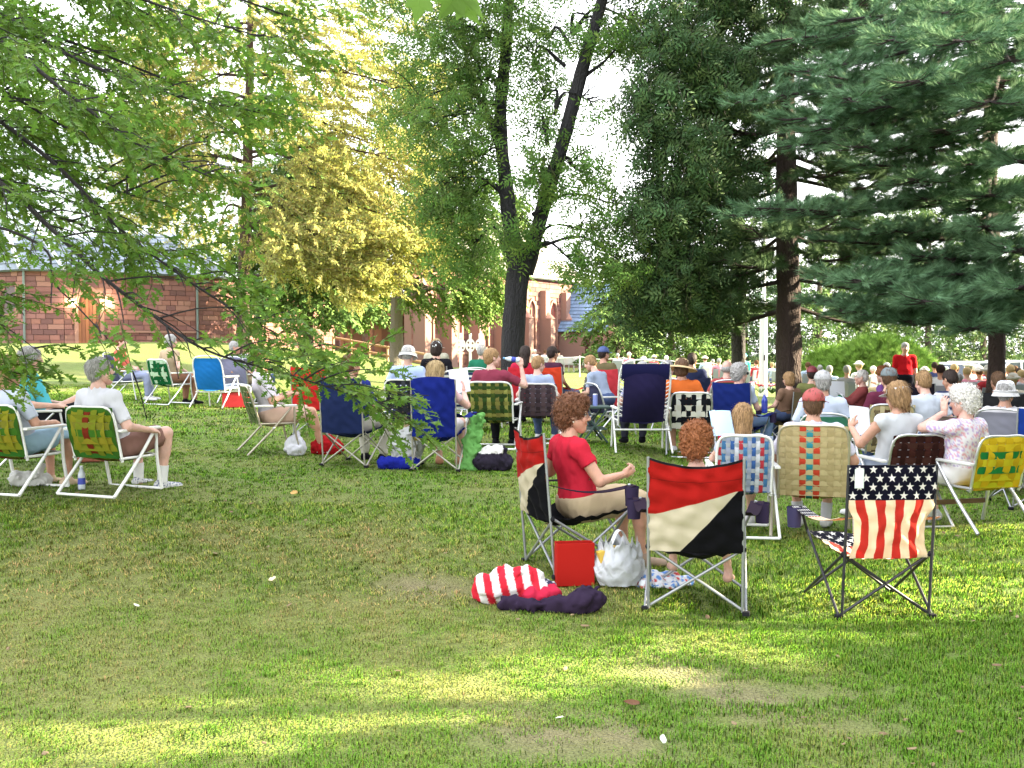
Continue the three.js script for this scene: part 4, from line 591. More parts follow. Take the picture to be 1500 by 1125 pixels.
// ---------------------------------------------------------------- chairs and small furniture; each faces +z from its own base
const fabric = (tex, opt = {}) => new THREE.MeshPhysicalMaterial({ map: tex, roughness: 0.95, side: THREE.DoubleSide, transmission: 0.22, thickness: 0, specularIntensity: 0.2, ...opt });
const plainFab = (c, tr = 0) => tr ? mat(c, 0.95, { transmission: tr, thickness: 0, specularIntensity: 0.15 }) : mat(c, 0.92, { specularIntensity: 0.15 });
const weave = grayTex(64, (u, v) => 0.5 + 0.25 * Math.sin(u * 6.283 * 16) + 0.25 * Math.sin(v * 6.283 * 16));
function chairThing(name, label, pos, ry, group) { return thing(name, label, 'chair', pos, ry, group); }
function quadChair(label, pos, ry, o = {}) {
  const T = chairThing('camping_chair', label, pos, ry, o.group), w = (o.w || 0.54) / 2, H = o.H || 0.95, S = 0.42, pole = o.pole || M.grey, r = 0.0095, back = o.back || plainFab(C(0.02, 0.04, 0.2)), seat = o.seat || back, dip = o.dip ?? 0.02, waist = o.waist || ((v) => 1), wr = o.wrinkle ?? 0.008;
  const zb = (y) => -0.3 - 0.08 * (y / H);
  for (const s of [-1, 1]) {
    part('back_pole', bar(V(s * w, 0.02, zb(0)), V(s * w, H, zb(H)), r), pole, T);
    part('leg', bar(V(s * (w + 0.015), 0.02, -0.29), V(-s * w, S - 0.02, -0.31), r), pole, T);
    part('leg', bar(V(s * (w + 0.03), 0.02, 0.3), V(-s * w, S + 0.02, 0.25), r), pole, T);
    part('leg', bar(V(s * (w + 0.025), 0.02, 0.3), V(s * w, S - 0.01, -0.33), r), pole, T);
    part('leg', bar(V(s * (w + 0.02), 0.02, -0.3), V(s * (w + 0.02), S + 0.04, 0.27), r), pole, T);
    part('arm_post', bar(V(s * (w + 0.02), S + 0.02, 0.26), V(s * (w + 0.09), 0.62, 0.2), r), pole, T);
    for (const z of [-0.3, 0.3]) part('foot', rbox(0.045, 0.03, 0.05, 0.008, s * (w + 0.02), 0.016, z), M.black, T);
    part('pivot', new THREE.SphereGeometry(0.02, 8, 6).translate(s * w, S - 0.02, -0.32), M.black, T);
    const arm = part('armrest', sheet((u, v) => [s * (w + lerp(0, 0.1, v) + (u - 0.5) * 0.085), lerp(0.63, 0.615, v) - 0.05 * Math.sin(Math.PI * v), lerp(zb(0.6), 0.23, v)], 3, 10, 0.004), o.arm || back, T);
    if (o.cup !== false) { const g = new THREE.CylinderGeometry(0.048, 0.042, 0.13, 14, 3, true); g.translate(s * (w + 0.13), 0.545, 0.2); part('cup_holder', g, o.cupMat || plainFab(C(0.03, 0.022, 0.05)), arm); }
  }
  part('back', sheet((u, v) => { const y = lerp(S - 0.04, H, v) - dip * Math.sin(Math.PI * u) * sstep(0.6, 1, v), k = (u - 0.5) * 2, ww = w * waist(v); return [k * ww, y, zb(y) - (o.sag ?? 0.06) * (1 - k * k) * (0.35 + 0.65 * Math.sin(Math.PI * (1 - v) * 0.9 + 0.2)) + wr * noise2(u * 4 + (o.seed || 0), v * 5)]; }, 22, 26, 0.004), back, T);
  part('seat', sheet((u, v) => { const k = (u - 0.5) * 2, x = k * w * lerp(1, 1.02, v); return [x, S - 0.03 + 0.04 * v - (o.sit ? 0.09 : 0.05) * (1 - k * k) * Math.sin(Math.PI * clamp(v * 0.9 + 0.1)) + wr * noise2(u * 5, v * 5 + 9), lerp(-0.33, 0.26, v)]; }, 14, 14, 0.004), seat, T);
  return T;
}
// aluminium lawn chair with woven straps: vc / hc list the strap colours across and up
function webChair(label, pos, ry, o = {}) {
  const T = chairThing('lawn_chair', label, pos, ry, o.group), w = (o.w || 0.5) / 2, S = o.S || 0.38, H = o.H || 0.82, lean = o.lean ?? 0.3, fm = o.frame || M.alu, r = 0.0125, tl = Math.tan(lean);
  const B = (x, y, e = 0) => V(x, y, -0.2 - (y - S) * tl - e), rr = 0.07, wa = w + 0.035;
  part('back_frame', pipe([B(-w, S - 0.03), B(-w, S + 0.15), B(-w, H - rr * 1.6), B(-w + rr * 0.35, H - rr * 0.35), B(-w + rr * 1.3, H), B(0, H), B(w - rr * 1.3, H), B(w - rr * 0.35, H - rr * 0.35), B(w, H - rr * 1.6), B(w, S + 0.15), B(w, S - 0.03)], r, 8, 60), fm, T);
  if (o.double) part('back_frame', pipe([B(-w, H - 0.09), B(0, H - 0.085), B(w, H - 0.09)], 0.009, 7), fm, T);
  part('seat_frame', pipe([[-w, S, -0.22], [-w, S, 0.2], [-w + 0.05, S, 0.25], [w - 0.05, S, 0.25], [w, S, 0.2], [w, S, -0.22]], r, 8, 40), fm, T);
  for (const s of [-1, 1]) {
    part('leg', pipe([[s * wa, 0.575, 0.2], [s * wa, 0.3, 0.21], [s * wa, 0.02, 0.27]], o.lr || r, 8, 14), o.leg || fm, T);
    part('leg', pipe([[s * (wa + 0.02), 0.575, 0.16], [s * (wa + 0.02), 0.32, -0.06], [s * (wa + 0.02), 0.02, -0.36]], o.lr || r, 8, 14), o.leg || fm, T);
    part('armrest', rbox(0.05, 0.025, 0.5, 0.008, s * (wa + 0.01), 0.595, -0.02), o.arm || M.plastic, T);
    part('rivet', new THREE.SphereGeometry(0.018, 8, 6).translate(s * (wa + 0.02), 0.33, -0.05), M.alu, T);
  }
  if (o.bars !== false) { part('base_bar', bar(V(-wa, 0.022, 0.27), V(wa, 0.022, 0.27), r), fm, T); part('base_bar', bar(V(-wa - 0.02, 0.022, -0.36), V(wa + 0.02, 0.022, -0.36), r), fm, T); }
  if (o.board) part('stretcher', rbox(2 * wa, 0.045, 0.02, 0.006, 0, 0.2, 0.235), M.brownPlastic, T);
  const sw = o.sw || 0.057, nV = o.vc.length, bl = (H - S) / Math.cos(lean), nH = o.hc.length, bulge = (x, t) => (o.sag ?? 0.045) * (1 - (x / w) ** 2) * Math.sin(Math.PI * clamp(t));
  o.vc.forEach((c, i) => { const x = -w + (i + 0.5) / nV * 2 * w; part('strap', sheet((u, v) => { const y = lerp(S, H, v), xx = x + (u - 0.5) * Math.min(sw, 2 * w / nV * 0.93); return B(xx, y, bulge(x, v) + 0.0032 * Math.cos(Math.PI * (v * nH - 0.5 + i))).toArray(); }, 1, nH * 3, 0.0018), plainFab(c), T); });
  o.hc.forEach((c, j) => { const t = (j + 0.5) / nH; part('strap', sheet((u, v) => { const y = lerp(S, H, t) + (v - 0.5) * Math.min(sw, bl / nH * 0.93), xx = lerp(-w, w, u); return B(xx, y, bulge(xx, t) - 0.0032 * Math.cos(Math.PI * (u * nV - 0.5 + j))).toArray(); }, nV * 3, 1, 0.0018), plainFab(c), T); });
  (o.seatc || o.vc).forEach((c, i, a) => { const x = -w + (i + 0.5) / a.length * 2 * w; part('strap', sheet((u, v) => [x + (u - 0.5) * 2 * w / a.length * 0.9, S - 0.05 * Math.sin(Math.PI * v) * (1 - (x / w) ** 2), lerp(-0.22, 0.25, v)], 1, 6, 0.003), plainFab(c), T); });
  return T;
}
function slingChair(label, pos, ry, c, o = {}) { // fabric lounge back on a bent tube frame
  const T = chairThing('sling_chair', label, pos, ry, o.group), w = (o.w || 0.52) / 2, H = o.H || 0.9, S = o.S || 0.36, tl = Math.tan(o.lean ?? 0.3), fm = o.frame || M.alu, B = (x, y, e = 0) => V(x, y, -0.2 - (y - S) * tl - e);
  part('back_frame', pipe([B(-w, S - 0.06), B(-w, H - 0.1), B(-w + 0.06, H), B(w - 0.06, H), B(w, H - 0.1), B(w, S - 0.06)], 0.0125, 8, 50), fm, T);
  if (o.strip) part('headrest', sheet((u, v) => B(lerp(-w, w, u) * 0.97, lerp(H - 0.22, H - 0.02, v), 0.015 + 0.02 * Math.sin(Math.PI * v)).toArray(), 10, 6, 0.006), o.strip, T);
  part('back', sheet((u, v) => { const x = lerp(-w, w, u) * (o.inset || 0.99), k = 1 - (x / w) ** 2; return B(x, lerp(S - 0.02, H - (o.gap || 0.01), v), (o.sag ?? 0.05) * k * Math.sin(Math.PI * clamp(v * 1.1)) + 0.006 * noise2(u * 5, v * 6)).toArray(); }, 18, 22, 0.004), o.mat || plainFab(c), T);
  part('seat', sheet((u, v) => [lerp(-w, w, u), S + 0.03 * v - 0.04 * Math.sin(Math.PI * u), lerp(-0.2, 0.27, v)], 8, 8, 0.004), o.mat || plainFab(c), T);
  part('seat_frame', pipe([[-w, S, -0.2], [-w, S + 0.02, 0.26], [w, S + 0.02, 0.26], [w, S, -0.2]], 0.0125, 8, 30), fm, T);
  for (const s of [-1, 1]) { part('leg', pipe([[s * (w + 0.02), 0.56, 0.2], [s * (w + 0.03), 0.02, 0.29]], 0.0125, 8, 6), fm, T); part('leg', pipe([[s * (w + 0.03), 0.56, 0.14], [s * (w + 0.05), 0.02, -0.38]], 0.0125, 8, 8), fm, T); part('armrest', rbox(0.05, 0.025, 0.48, 0.008, s * (w + 0.03), 0.58, -0.02), o.arm || M.plastic, T); }
  part('base_bar', bar(V(-w - 0.05, 0.3, -0.15), V(w + 0.05, 0.3, -0.15), 0.012), fm, T);
  return T;
}
function metalChair(label, pos, ry) {
  const T = chairThing('folding_chair', label, pos, ry), br = mat(C(0.16, 0.12, 0.10), 0.4, { metalness: 0.3 }), w = 0.21;
  part('back', sheet((u, v) => { const k = (u - 0.5) * 2, y = lerp(0.56, 0.8, v) - 0.06 * k * k * v; return [k * w * 0.98, y, -0.24 - 0.04 * v - 0.02 * (1 - k * k)]; }, 14, 6, 0.012), br, T);
  part('back_frame', pipe([[-w, 0.3, -0.1], [-w, 0.62, -0.23], [-w * 0.9, 0.77, -0.28], [0, 0.81, -0.3], [w * 0.9, 0.77, -0.28], [w, 0.62, -0.23], [w, 0.3, -0.1]], 0.011, 8, 40), br, T);
  for (const s of [-1, 1]) { part('leg', bar(V(s * w, 0.62, -0.23), V(s * (w + 0.01), 0.015, 0.24), 0.011), br, T); part('leg', bar(V(s * (w - 0.03), 0.44, 0.16), V(s * (w - 0.02), 0.015, -0.26), 0.011), br, T); }
  part('seat', sheet((u, v) => [(u - 0.5) * 0.4, 0.44 + 0.01 * Math.sin(Math.PI * u), lerp(-0.17, 0.22, v)], 6, 6, 0.015), br, T);
  part('stretcher', bar(V(-w, 0.16, 0.13), V(w, 0.16, 0.13), 0.008), br, T); part('stretcher', bar(V(-w, 0.16, -0.12), V(w, 0.16, -0.12), 0.008), br, T); return T;
}
// prints: the canvas is seen mirrored from behind the chair
const panelTex = canvasTex(256, 256, (x, w, h) => {
  x.translate(w, 0); x.scale(-1, 1); const poly = (c, ...p) => { x.fillStyle = c; x.beginPath(); p.forEach(([a, b], i) => i ? x.lineTo(a * w, b * h) : x.moveTo(a * w, b * h)); x.fill(); };
  x.fillStyle = '#0a0a0d'; x.fillRect(0, 0, w, h); poly('#b5ab93', [0, 0.3], [0.95, 0.33], [0.32, 1.02], [0, 1.02]); poly('#931510', [0, 0], [1, 0], [1, 0.33], [0.92, 0.34], [0.08, 0.6], [0, 0.6]);
  x.strokeStyle = '#17171b'; x.lineWidth = 7; x.beginPath(); x.moveTo(0, 3); x.lineTo(w, 3); x.stroke(); x.lineWidth = 2; x.strokeStyle = 'rgba(90,12,10,.8)'; x.beginPath(); x.moveTo(0, 0.22 * h); x.lineTo(w, 0.2 * h); x.stroke();
});
const flagTex = canvasTex(512, 512, (x, w, h) => {
  x.fillStyle = '#efdcbd'; x.fillRect(0, 0, w, h); x.fillStyle = '#c8382c'; for (let k = 0; k < 4; k++) x.fillRect((0.14 + k * 0.225) * w, 0, 0.105 * w, h);
  x.fillStyle = '#0c0c20'; x.fillRect(0, 0, w, 0.37 * h);
  const star = (cx, cy, r) => { x.beginPath(); for (let i = 0; i < 10; i++) { const a = -Math.PI / 2 + i * Math.PI / 5, q = i % 2 ? r * 0.4 : r; x.lineTo(cx + q * Math.cos(a), cy + q * Math.sin(a)); } x.fill(); };
  x.fillStyle = '#e8e4dc'; for (let j = 0; j < 4; j++) for (let i = 0; i < 8; i++) star((i + (j % 2 ? 0.5 : 0)) * w / 7 + 0.02 * w, (0.045 + j * 0.093) * h, 0.05 * w);
  x.fillStyle = '#12121c'; x.fillRect(0, 0, w, 6);
});
function smallTable(label, pos, ry) {
  const T = thing('folding_table', label, 'table', pos, ry), m = mat(C(0.03, 0.06, 0.05), 0.6);
  part('table_top', rbox(0.48, 0.03, 0.42, 0.01, 0, 0.49, 0), m, T); for (const s of [-1, 1]) for (const k of [-1, 1]) part('leg', bar(V(k * 0.17, 0.02, s * 0.19), V(-k * 0.17, 0.47, s * 0.19), 0.014), m, T); part('shelf', rbox(0.34, 0.02, 0.36, 0.006, 0, 0.2, 0), m, T); return T;
}
// ---------------------------------------------------------------- people
const SKIN = { fair: C(0.56, 0.33, 0.25), tan: C(0.47, 0.25, 0.17), pink: C(0.60, 0.36, 0.29), deep: C(0.3, 0.16, 0.1) };
const HAIRC = { auburn: C(0.13, 0.055, 0.028), red: C(0.22, 0.08, 0.03), blond: C(0.36, 0.26, 0.13), brown: C(0.1, 0.055, 0.03), grey: C(0.3, 0.29, 0.28), white: C(0.62, 0.6, 0.57), dark: C(0.03, 0.02, 0.017), sandy: C(0.28, 0.17, 0.08) };
function ik(a, b, l1, l2, pole) { const d = V().subVectors(b, a); let L = d.length(); const mx = (l1 + l2) * 0.995; if (L > mx) { b = a.clone().addScaledVector(d, mx / L); L = mx; } d.normalize(); const c = clamp((l1 * l1 + L * L - l2 * l2) / (2 * l1 * L), -1, 1), h = l1 * Math.sqrt(1 - c * c), p = pole.clone().addScaledVector(d, -pole.dot(d)).normalize(); return [a.clone().addScaledVector(d, l1 * c).addScaledVector(p, h), b]; }
const geoCache = new Map();
const cached = (key, f) => { if (!geoCache.has(key)) geoCache.set(key, f()); return geoCache.get(key); };
function flipX(g) { const h = g.clone().scale(-1, 1, 1), i = h.index.array.slice(); for (let k = 0; k < i.length; k += 3) { const t = i[k]; i[k] = i[k + 1]; i[k + 1] = t; } h.setIndex(new THREE.BufferAttribute(i, 1)); h.computeVertexNormals(); return h; }
// hand: wrist at origin, fingers along +y, palm faces +z, thumb on +x
function handGeo(curl, cell, skin) {
  return cached('hand' + curl + cell + skin.getHexString(), () => {
    const p = [cap([0, -0.02, 0], [0, 0.02, 0], 0.024, 0.026, 0.01), cap([0.022, 0.03, 0], [0.026, 0.075, 0], 0.0165, 0.013, 0.015), cap([0.002, 0.03, 0], [0.008, 0.08, 0], 0.017, 0.013, 0.015), cap([-0.018, 0.03, 0], [-0.024, 0.07, 0], 0.0165, 0.013, 0.015)];
    [[0.028, 0.078, 0.068, 0.12], [0.009, 0.083, 0.076, 0.02], [-0.01, 0.08, 0.07, -0.06], [-0.028, 0.072, 0.055, -0.16]].forEach(([x, y, L, sp], i) => { let q = V(x, y, 0), a = curl * (0.45 + 0.1 * i); [0.45, 0.32, 0.25].forEach((f, k) => { const e = V(q.x + sp * L * f * Math.cos(a), q.y + L * f * Math.cos(a), q.z + L * f * Math.sin(a)); p.push(cap(q, e, 0.0092 - 0.001 * k, 0.0082 - 0.001 * k, 0.004)); q = e; a += curl * 0.85; }); });
    p.push(cap([0.022, 0.022, 0.004], [0.046, 0.048, 0.014 + 0.012 * curl], 0.0135, 0.011, 0.012), cap([0.046, 0.048, 0.014 + 0.012 * curl], [0.048 - 0.012 * curl, 0.078, 0.02 + 0.022 * curl], 0.0108, 0.0088, 0.004));
    return blob(p, cell, { color: skin });
  });
}
function headGeo(v, cell, skin) {
  return cached('head' + v + cell + skin.getHexString(), () => {
    const lip = skin.clone().lerp(C(0.45, 0.1, 0.1), v === 'f' ? 0.75 : 0.35), brow = C(0.12, 0.07, 0.04), eye = C(0.5, 0.48, 0.45), iris = C(0.03, 0.025, 0.02), cheek = skin.clone().lerp(C(0.55, 0.2, 0.15), 0.25), k = v === 'c' ? 0.85 : 1;
    const p = [ell([0, 0.03, -0.012], [0.076, 0.092, 0.097], 0.03), ell([0, -0.04, 0.032], [0.06 * k, 0.082 * k, 0.062], 0.03, cheek), cap([-0.045, -0.055, 0.012], [0, -0.1 * k, 0.058], 0.026, 0.02, 0.03), cap([0.045, -0.055, 0.012], [0, -0.1 * k, 0.058], 0.026, 0.02, 0.03), ell([0, -0.102 * k, 0.066], [0.019, 0.015, 0.015], 0.02),
      cap([-0.038, 0.028, 0.082], [0.038, 0.028, 0.082], 0.009, 0.009, 0.015), cap([0, 0.018, 0.09], [0, -0.028, 0.112], 0.0075, 0.012, 0.012), ell([-0.012, -0.033, 0.1], [0.008, 0.007, 0.01], 0.008), ell([0.012, -0.033, 0.1], [0.008, 0.007, 0.01], 0.008),
      ell([-0.036, -0.03, 0.078], [0.022, 0.022, 0.016], 0.02, cheek), ell([0.036, -0.03, 0.078], [0.022, 0.022, 0.016], 0.02, cheek), neg(ell([-0.031, 0.006, 0.096], [0.017, 0.011, 0.014], 0.008)), neg(ell([0.031, 0.006, 0.096], [0.017, 0.011, 0.014], 0.008)),
      ell([0, -0.061, 0.089], [0.022, 0.0055, 0.009], 0.003, lip), ell([0, -0.07, 0.087], [0.019, 0.006, 0.009], 0.003, lip),
      ell([-0.031, 0.005, 0.08], [0.013, 0.0095, 0.0115], 0.002, eye), ell([0.031, 0.005, 0.08], [0.013, 0.0095, 0.0115], 0.002, eye), ell([-0.031, 0.005, 0.0885], [0.0052, 0.0052, 0.0045], 0.001, iris), ell([0.031, 0.005, 0.0885], [0.0052, 0.0052, 0.0045], 0.001, iris),
      cap([-0.045, 0.024, 0.084], [-0.018, 0.028, 0.0925], 0.0045, 0.0045, 0.003, brow), cap([0.045, 0.024, 0.084], [0.018, 0.028, 0.0925], 0.0045, 0.0045, 0.003, brow)];
    for (const s of [-1, 1]) p.push(ell([s * 0.08, -0.008, -0.008], [0.009, 0.031, 0.019], 0.008), neg(ell([s * 0.089, -0.004, 0.0], [0.006, 0.016, 0.009], 0.004)));
    return blob(p, cell, { color: skin });
  });
}
function hairGeo(style, cell, col, seed = 0) {
  return cached('hair' + style + cell + col.getHexString() + seed, () => {
    const face = neg(ell([0, -0.055, 0.115], [0.07, 0.092, 0.075], 0.02)), ears = [neg(ell([-0.09, -0.02, 0.004], [0.022, 0.038, 0.024], 0.01)), neg(ell([0.09, -0.02, 0.004], [0.022, 0.038, 0.024], 0.01))];
    const vs = style === 'curly' ? 0.9 : 0.22, strand = (f, a) => (x, y, z) => a * noise3(x * f + seed, y * f * vs, z * f) + a * 0.6 * noise3(x * f * 2.2, y * f * 2 * vs + seed, z * f * 2.2), C0 = col;
    const cf = (x, y, z) => C0.clone().multiplyScalar(1 + (style === 'curly' ? 0.3 * noise3(x * 60 + seed, y * 60, z * 60) + 0.25 * noise3(x * 150, y * 150, z * 150) : 0.38 * noise3(x * 85 + seed, y * 14, z * 85) + 0.25 * noise3(x * 190, y * 30, z * 190)));
    let p, d;
    if (style === 'short') { p = [ell([0, 0.038, -0.016], [0.086, 0.098, 0.107], 0.02), ell([0, -0.02, -0.055], [0.07, 0.065, 0.06], 0.03), face, ...ears]; d = strand(38, 0.006); }
    else if (style === 'balding') { p = [ell([0, -0.005, -0.045], [0.084, 0.062, 0.074], 0.02), face, ...ears, neg(ell([0, 0.11, 0.02], [0.09, 0.085, 0.1], 0.01))]; d = strand(40, 0.005); }
    else if (style === 'curly') { p = [ell([0, 0.05, -0.022], [0.108, 0.112, 0.122], 0.03), ell([0, -0.03, -0.07], [0.092, 0.08, 0.062], 0.04), ell([0, 0.1, 0.05], [0.07, 0.05, 0.05], 0.03), neg(ell([0, -0.06, 0.13], [0.075, 0.1, 0.078], 0.02)), neg(ell([-0.1, -0.04, 0.02], [0.03, 0.045, 0.04], 0.01)), neg(ell([0.1, -0.04, 0.02], [0.03, 0.045, 0.04], 0.01))]; d = strand(34, 0.014); }
    else if (style === 'bob') { p = [ell([0, 0.04, -0.018], [0.095, 0.102, 0.112], 0.03), ell([0, -0.045, -0.045], [0.092, 0.08, 0.075], 0.04), neg(ell([0, -0.06, 0.12], [0.072, 0.11, 0.085], 0.02))]; d = strand(30, 0.008); }
    else if (style === 'long') { p = [ell([0, 0.04, -0.018], [0.092, 0.1, 0.11], 0.03), cap([0, -0.02, -0.06], [0, -0.2, -0.085], 0.085, 0.07, 0.04), neg(ell([0, -0.06, 0.12], [0.072, 0.12, 0.085], 0.02))]; d = strand(30, 0.008); }
    const g = blob(p, cell, { disp: d, colorFn: cf });
    if (cell > 0.009) return g;
    // loose locks over the mass
    const q = rng(900 + seed), P = g.attributes.position, N = g.attributes.normal, n = style === 'curly' ? 900 : 700, pos = [], col2 = [], idx = [];
    for (let k = 0; k < n; k++) {
      const i = Math.floor(q() * P.count), p0 = V(P.getX(i), P.getY(i), P.getZ(i)), nn = V(N.getX(i), N.getY(i), N.getZ(i)), dn = V((q() - 0.5) * 0.5, -1, (q() - 0.5) * 0.5 - 0.2), tg = dn.addScaledVector(nn, -dn.dot(nn)).normalize(), sd = tg.clone().cross(nn), L = style === 'curly' ? 0.028 + 0.03 * q() : style === 'long' || style === 'bob' ? 0.05 + 0.05 * q() : 0.02 + 0.02 * q(), w = 0.0016 + 0.0022 * q(), c = C0.clone().multiplyScalar(0.55 + 1.0 * q()), m = style === 'curly' ? 7 : 4, ph = q() * 6.28, R = style === 'curly' ? 0.006 + 0.005 * q() : 0, b0 = pos.length / 3;
      for (let j = 0; j <= m; j++) { const t = j / m, pt = p0.clone().addScaledVector(tg, L * t * (R ? 0.6 : 1)).addScaledVector(nn, 0.001 + (R ? R * (1 - Math.cos(t * 5 + ph)) : 0.006 * t * q())).addScaledVector(sd, R * Math.sin(t * 5 + ph)); const ww = w * (1 - 0.7 * t); for (const s of [-1, 1]) { const e = pt.clone().addScaledVector(sd, s * ww); pos.push(e.x, e.y, e.z); col2.push(c.r, c.g, c.b); } }
      for (let j = 0; j < m; j++) { const a = b0 + j * 2; idx.push(a, a + 1, a + 2, a + 1, a + 3, a + 2); }
    }
    const l = new THREE.BufferGeometry(); l.setAttribute('position', new THREE.Float32BufferAttribute(pos, 3)); l.setAttribute('color', new THREE.Float32BufferAttribute(col2, 3)); l.setIndex(idx); l.computeVertexNormals(); return merge([g, l]);
  });
}
function hatGeo(t, col, c2) {
  return cached('hat' + t + col.getHexString(), () => {
    if (t === 'cap') { const f = (x, y, z) => Math.max(0.018 - y, 0) > 0 ? 1 : -1; return tint(merge([blob([ell([0, 0.04, -0.014], [0.094, 0.098, 0.115], 0.01)], 0.008, { cut: (x, y) => 0.03 - y, color: col }), sheet((u, v) => { const a = (u - 0.5) * 2.3, r = lerp(0.085, 0.17, v); return [Math.sin(a) * r * 0.82, 0.036 - 0.012 * v - 0.02 * Math.abs(u - 0.5) * v, -0.01 + Math.cos(a) * r]; }, 14, 5, 0.004), new THREE.SphereGeometry(0.008, 6, 5).translate(0, 0.137, -0.014)]), col); }
    if (t === 'straw' || t === 'bucket') { const R = t === 'straw' ? 0.215 : 0.14; const pr = [[0, 0.135], [0.05, 0.133], [0.078, 0.118], [0.092, 0.085], [0.1, 0.03], [0.13, 0.02], [R * 0.8, 0.012], [R, -0.002 - (t === 'straw' ? 0.01 : 0.03)], [R, -0.008 - (t === 'straw' ? 0.01 : 0.03)], [0.12, 0.008], [0.09, 0.018], [0.082, 0.08], [0, 0.125]].map(([a, b]) => new THREE.Vector2(a, b)); const g = new THREE.LatheGeometry(pr, 40); g.scale(1, 1, 1.1); return tintFn(g, (x, y, z) => (y > 0.032 && y < 0.062 && c2 ? c2 : col).clone().multiplyScalar(0.85 + 0.3 * (0.5 + 0.5 * Math.sin(Math.hypot(x, z) * 900)) * (0.7 + 0.3 * noise3(x * 40, y * 40, z * 40)))); }
    if (t === 'visor') return tint(merge([sheet((u, v) => { const a = u * 6.283, r = 0.1; return [Math.sin(a) * r * 0.88, 0.03 + 0.04 * v - 0.0 * Math.cos(a), -0.014 + Math.cos(a) * r * 1.1]; }, 32, 2, 0.004), sheet((u, v) => { const a = (u - 0.5) * 2.4, r = lerp(0.095, 0.175, v); return [Math.sin(a) * r * 0.82, 0.035 - 0.015 * v, -0.01 + Math.cos(a) * r]; }, 14, 5, 0.004)]), col);
  });
}
function person(o) {
  const d = -o.pos.z, cell = o.cell || (d < 8 ? 0.011 : d < 12.5 ? 0.017 : d < 17 ? 0.021 : 0.028), hc = d < 8 ? 0.0042 : d < 12.5 ? 0.0075 : d < 17 ? 0.0095 : 0.013, fc = d < 8 ? 0.0038 : d < 12.5 ? 0.0065 : d < 17 ? 0.008 : 0.011;
  const T = thing('person', o.label, 'person', o.pos, o.ry, o.group), s = (o.H || 1.7) / 1.7, b = o.b || 1, skin = o.skin || SKIN.fair, lean = o.lean ?? 0.28, side = o.tilt || 0;
  const P = V(o.hip?.[2] || 0, o.hip?.[0] ?? 0.48, (o.hip?.[1] ?? -0.13) + (o.standing ? 0 : 0.03 + 0.075 * (o.b || 1))), u = V(side, Math.cos(lean), -Math.sin(lean)).normalize(), f = V(0, Math.sin(lean), Math.cos(lean)), q = new THREE.Quaternion().setFromEuler(new THREE.Euler(-lean, 0, -side));
  const A = (k, x = 0, z = 0) => P.clone().addScaledVector(u, k * s).add(V(x * s, 0, 0)).addScaledVector(f, z * s), neck = A(0.5), nf = o.neckF ?? 0.04;
  const hl = o.head || {}, hq = new THREE.Quaternion().setFromEuler(new THREE.Euler(hl.pitch || 0, hl.yaw || 0, hl.roll || 0, 'YXZ')), hs = o.child ? Math.max(s, 0.9) : 0.5 + 0.5 * s;
  const headC = neck.clone().add(V(side * 0.1, 0.155 * hs, nf)).addScaledVector(u, 0.02), HM = new THREE.Matrix4().compose(headC, hq, V(hs, hs, hs));
  const L = {}; const feet = o.feet || {}, hands = o.hands || {};
  for (const [k, sx] of [['l', 1], ['r', -1]]) {
    const sh = A(0.45, sx * 0.175 * (0.8 + 0.2 * b), 0.0), hip = A(0, sx * 0.09 * b), an = V(...(feet[k] || [sx * 0.12, 0.08, 0.42])), [kn, ank] = ik(hip, an, 0.435 * s, 0.42 * s, o.standing ? V(0, 0, 1) : (o.knee?.[k] ? V(...o.knee[k]) : V(sx * 0.12, 1, 0.5)));
    const hd = V(...(hands[k] || [sx * 0.2, 0.63, 0.16])), [el, wr] = ik(sh, hd, 0.285 * s, 0.25 * s, o.elbow?.[k] ? V(...o.elbow[k]) : V(sx * 0.7, -1, -0.4)); L[k] = { sx, sh, hip, kn, ank, el, wr };
  }
  const torso = (e, w = 1) => [ell(A(0.03), [0.158 * b * s + e, 0.12 * s + e, 0.115 * b * s + e], 0.05, null, q), ell(A(0.17, 0, 0.015 * b), [0.14 * b * s + e, 0.14 * s + e, 0.1 * b * s + e], 0.06, null, q), ell(A(0.34), [0.158 * s * (0.7 + 0.3 * b) + e, 0.15 * s + e, 0.105 * s * (0.6 + 0.4 * b) + e], 0.06, null, q), cap(L.l.sh, L.r.sh, 0.056 * s + e, 0.056 * s + e, 0.06), cap(A(0.44), A(0.52, 0, 0.01), 0.07 * s + e, 0.056 * s + e, 0.05), ...(o.bust ? [ell(A(0.31, 0.07, 0.085), [0.07 + e, 0.068 + e, 0.06 + e], 0.04), ell(A(0.31, -0.07, 0.085), [0.07 + e, 0.068 + e, 0.06 + e], 0.04)] : [])];
  const arm = (k, e, t = 2) => { const { sh, el, wr } = L[k], r = [cap(sh, t < 1 ? sh.clone().lerp(el, t) : el, 0.05 * s * (0.5 + 0.5 * b) + e, lerp(0.05, 0.04, Math.min(1, t)) * s * (0.5 + 0.5 * b) + e, 0.03)]; if (t > 1) r.push(cap(el, t < 2 ? el.clone().lerp(wr, t - 1) : wr, 0.04 * s + e, lerp(0.04, 0.026, Math.min(1, t - 1)) * s + e, 0.02)); return r; };
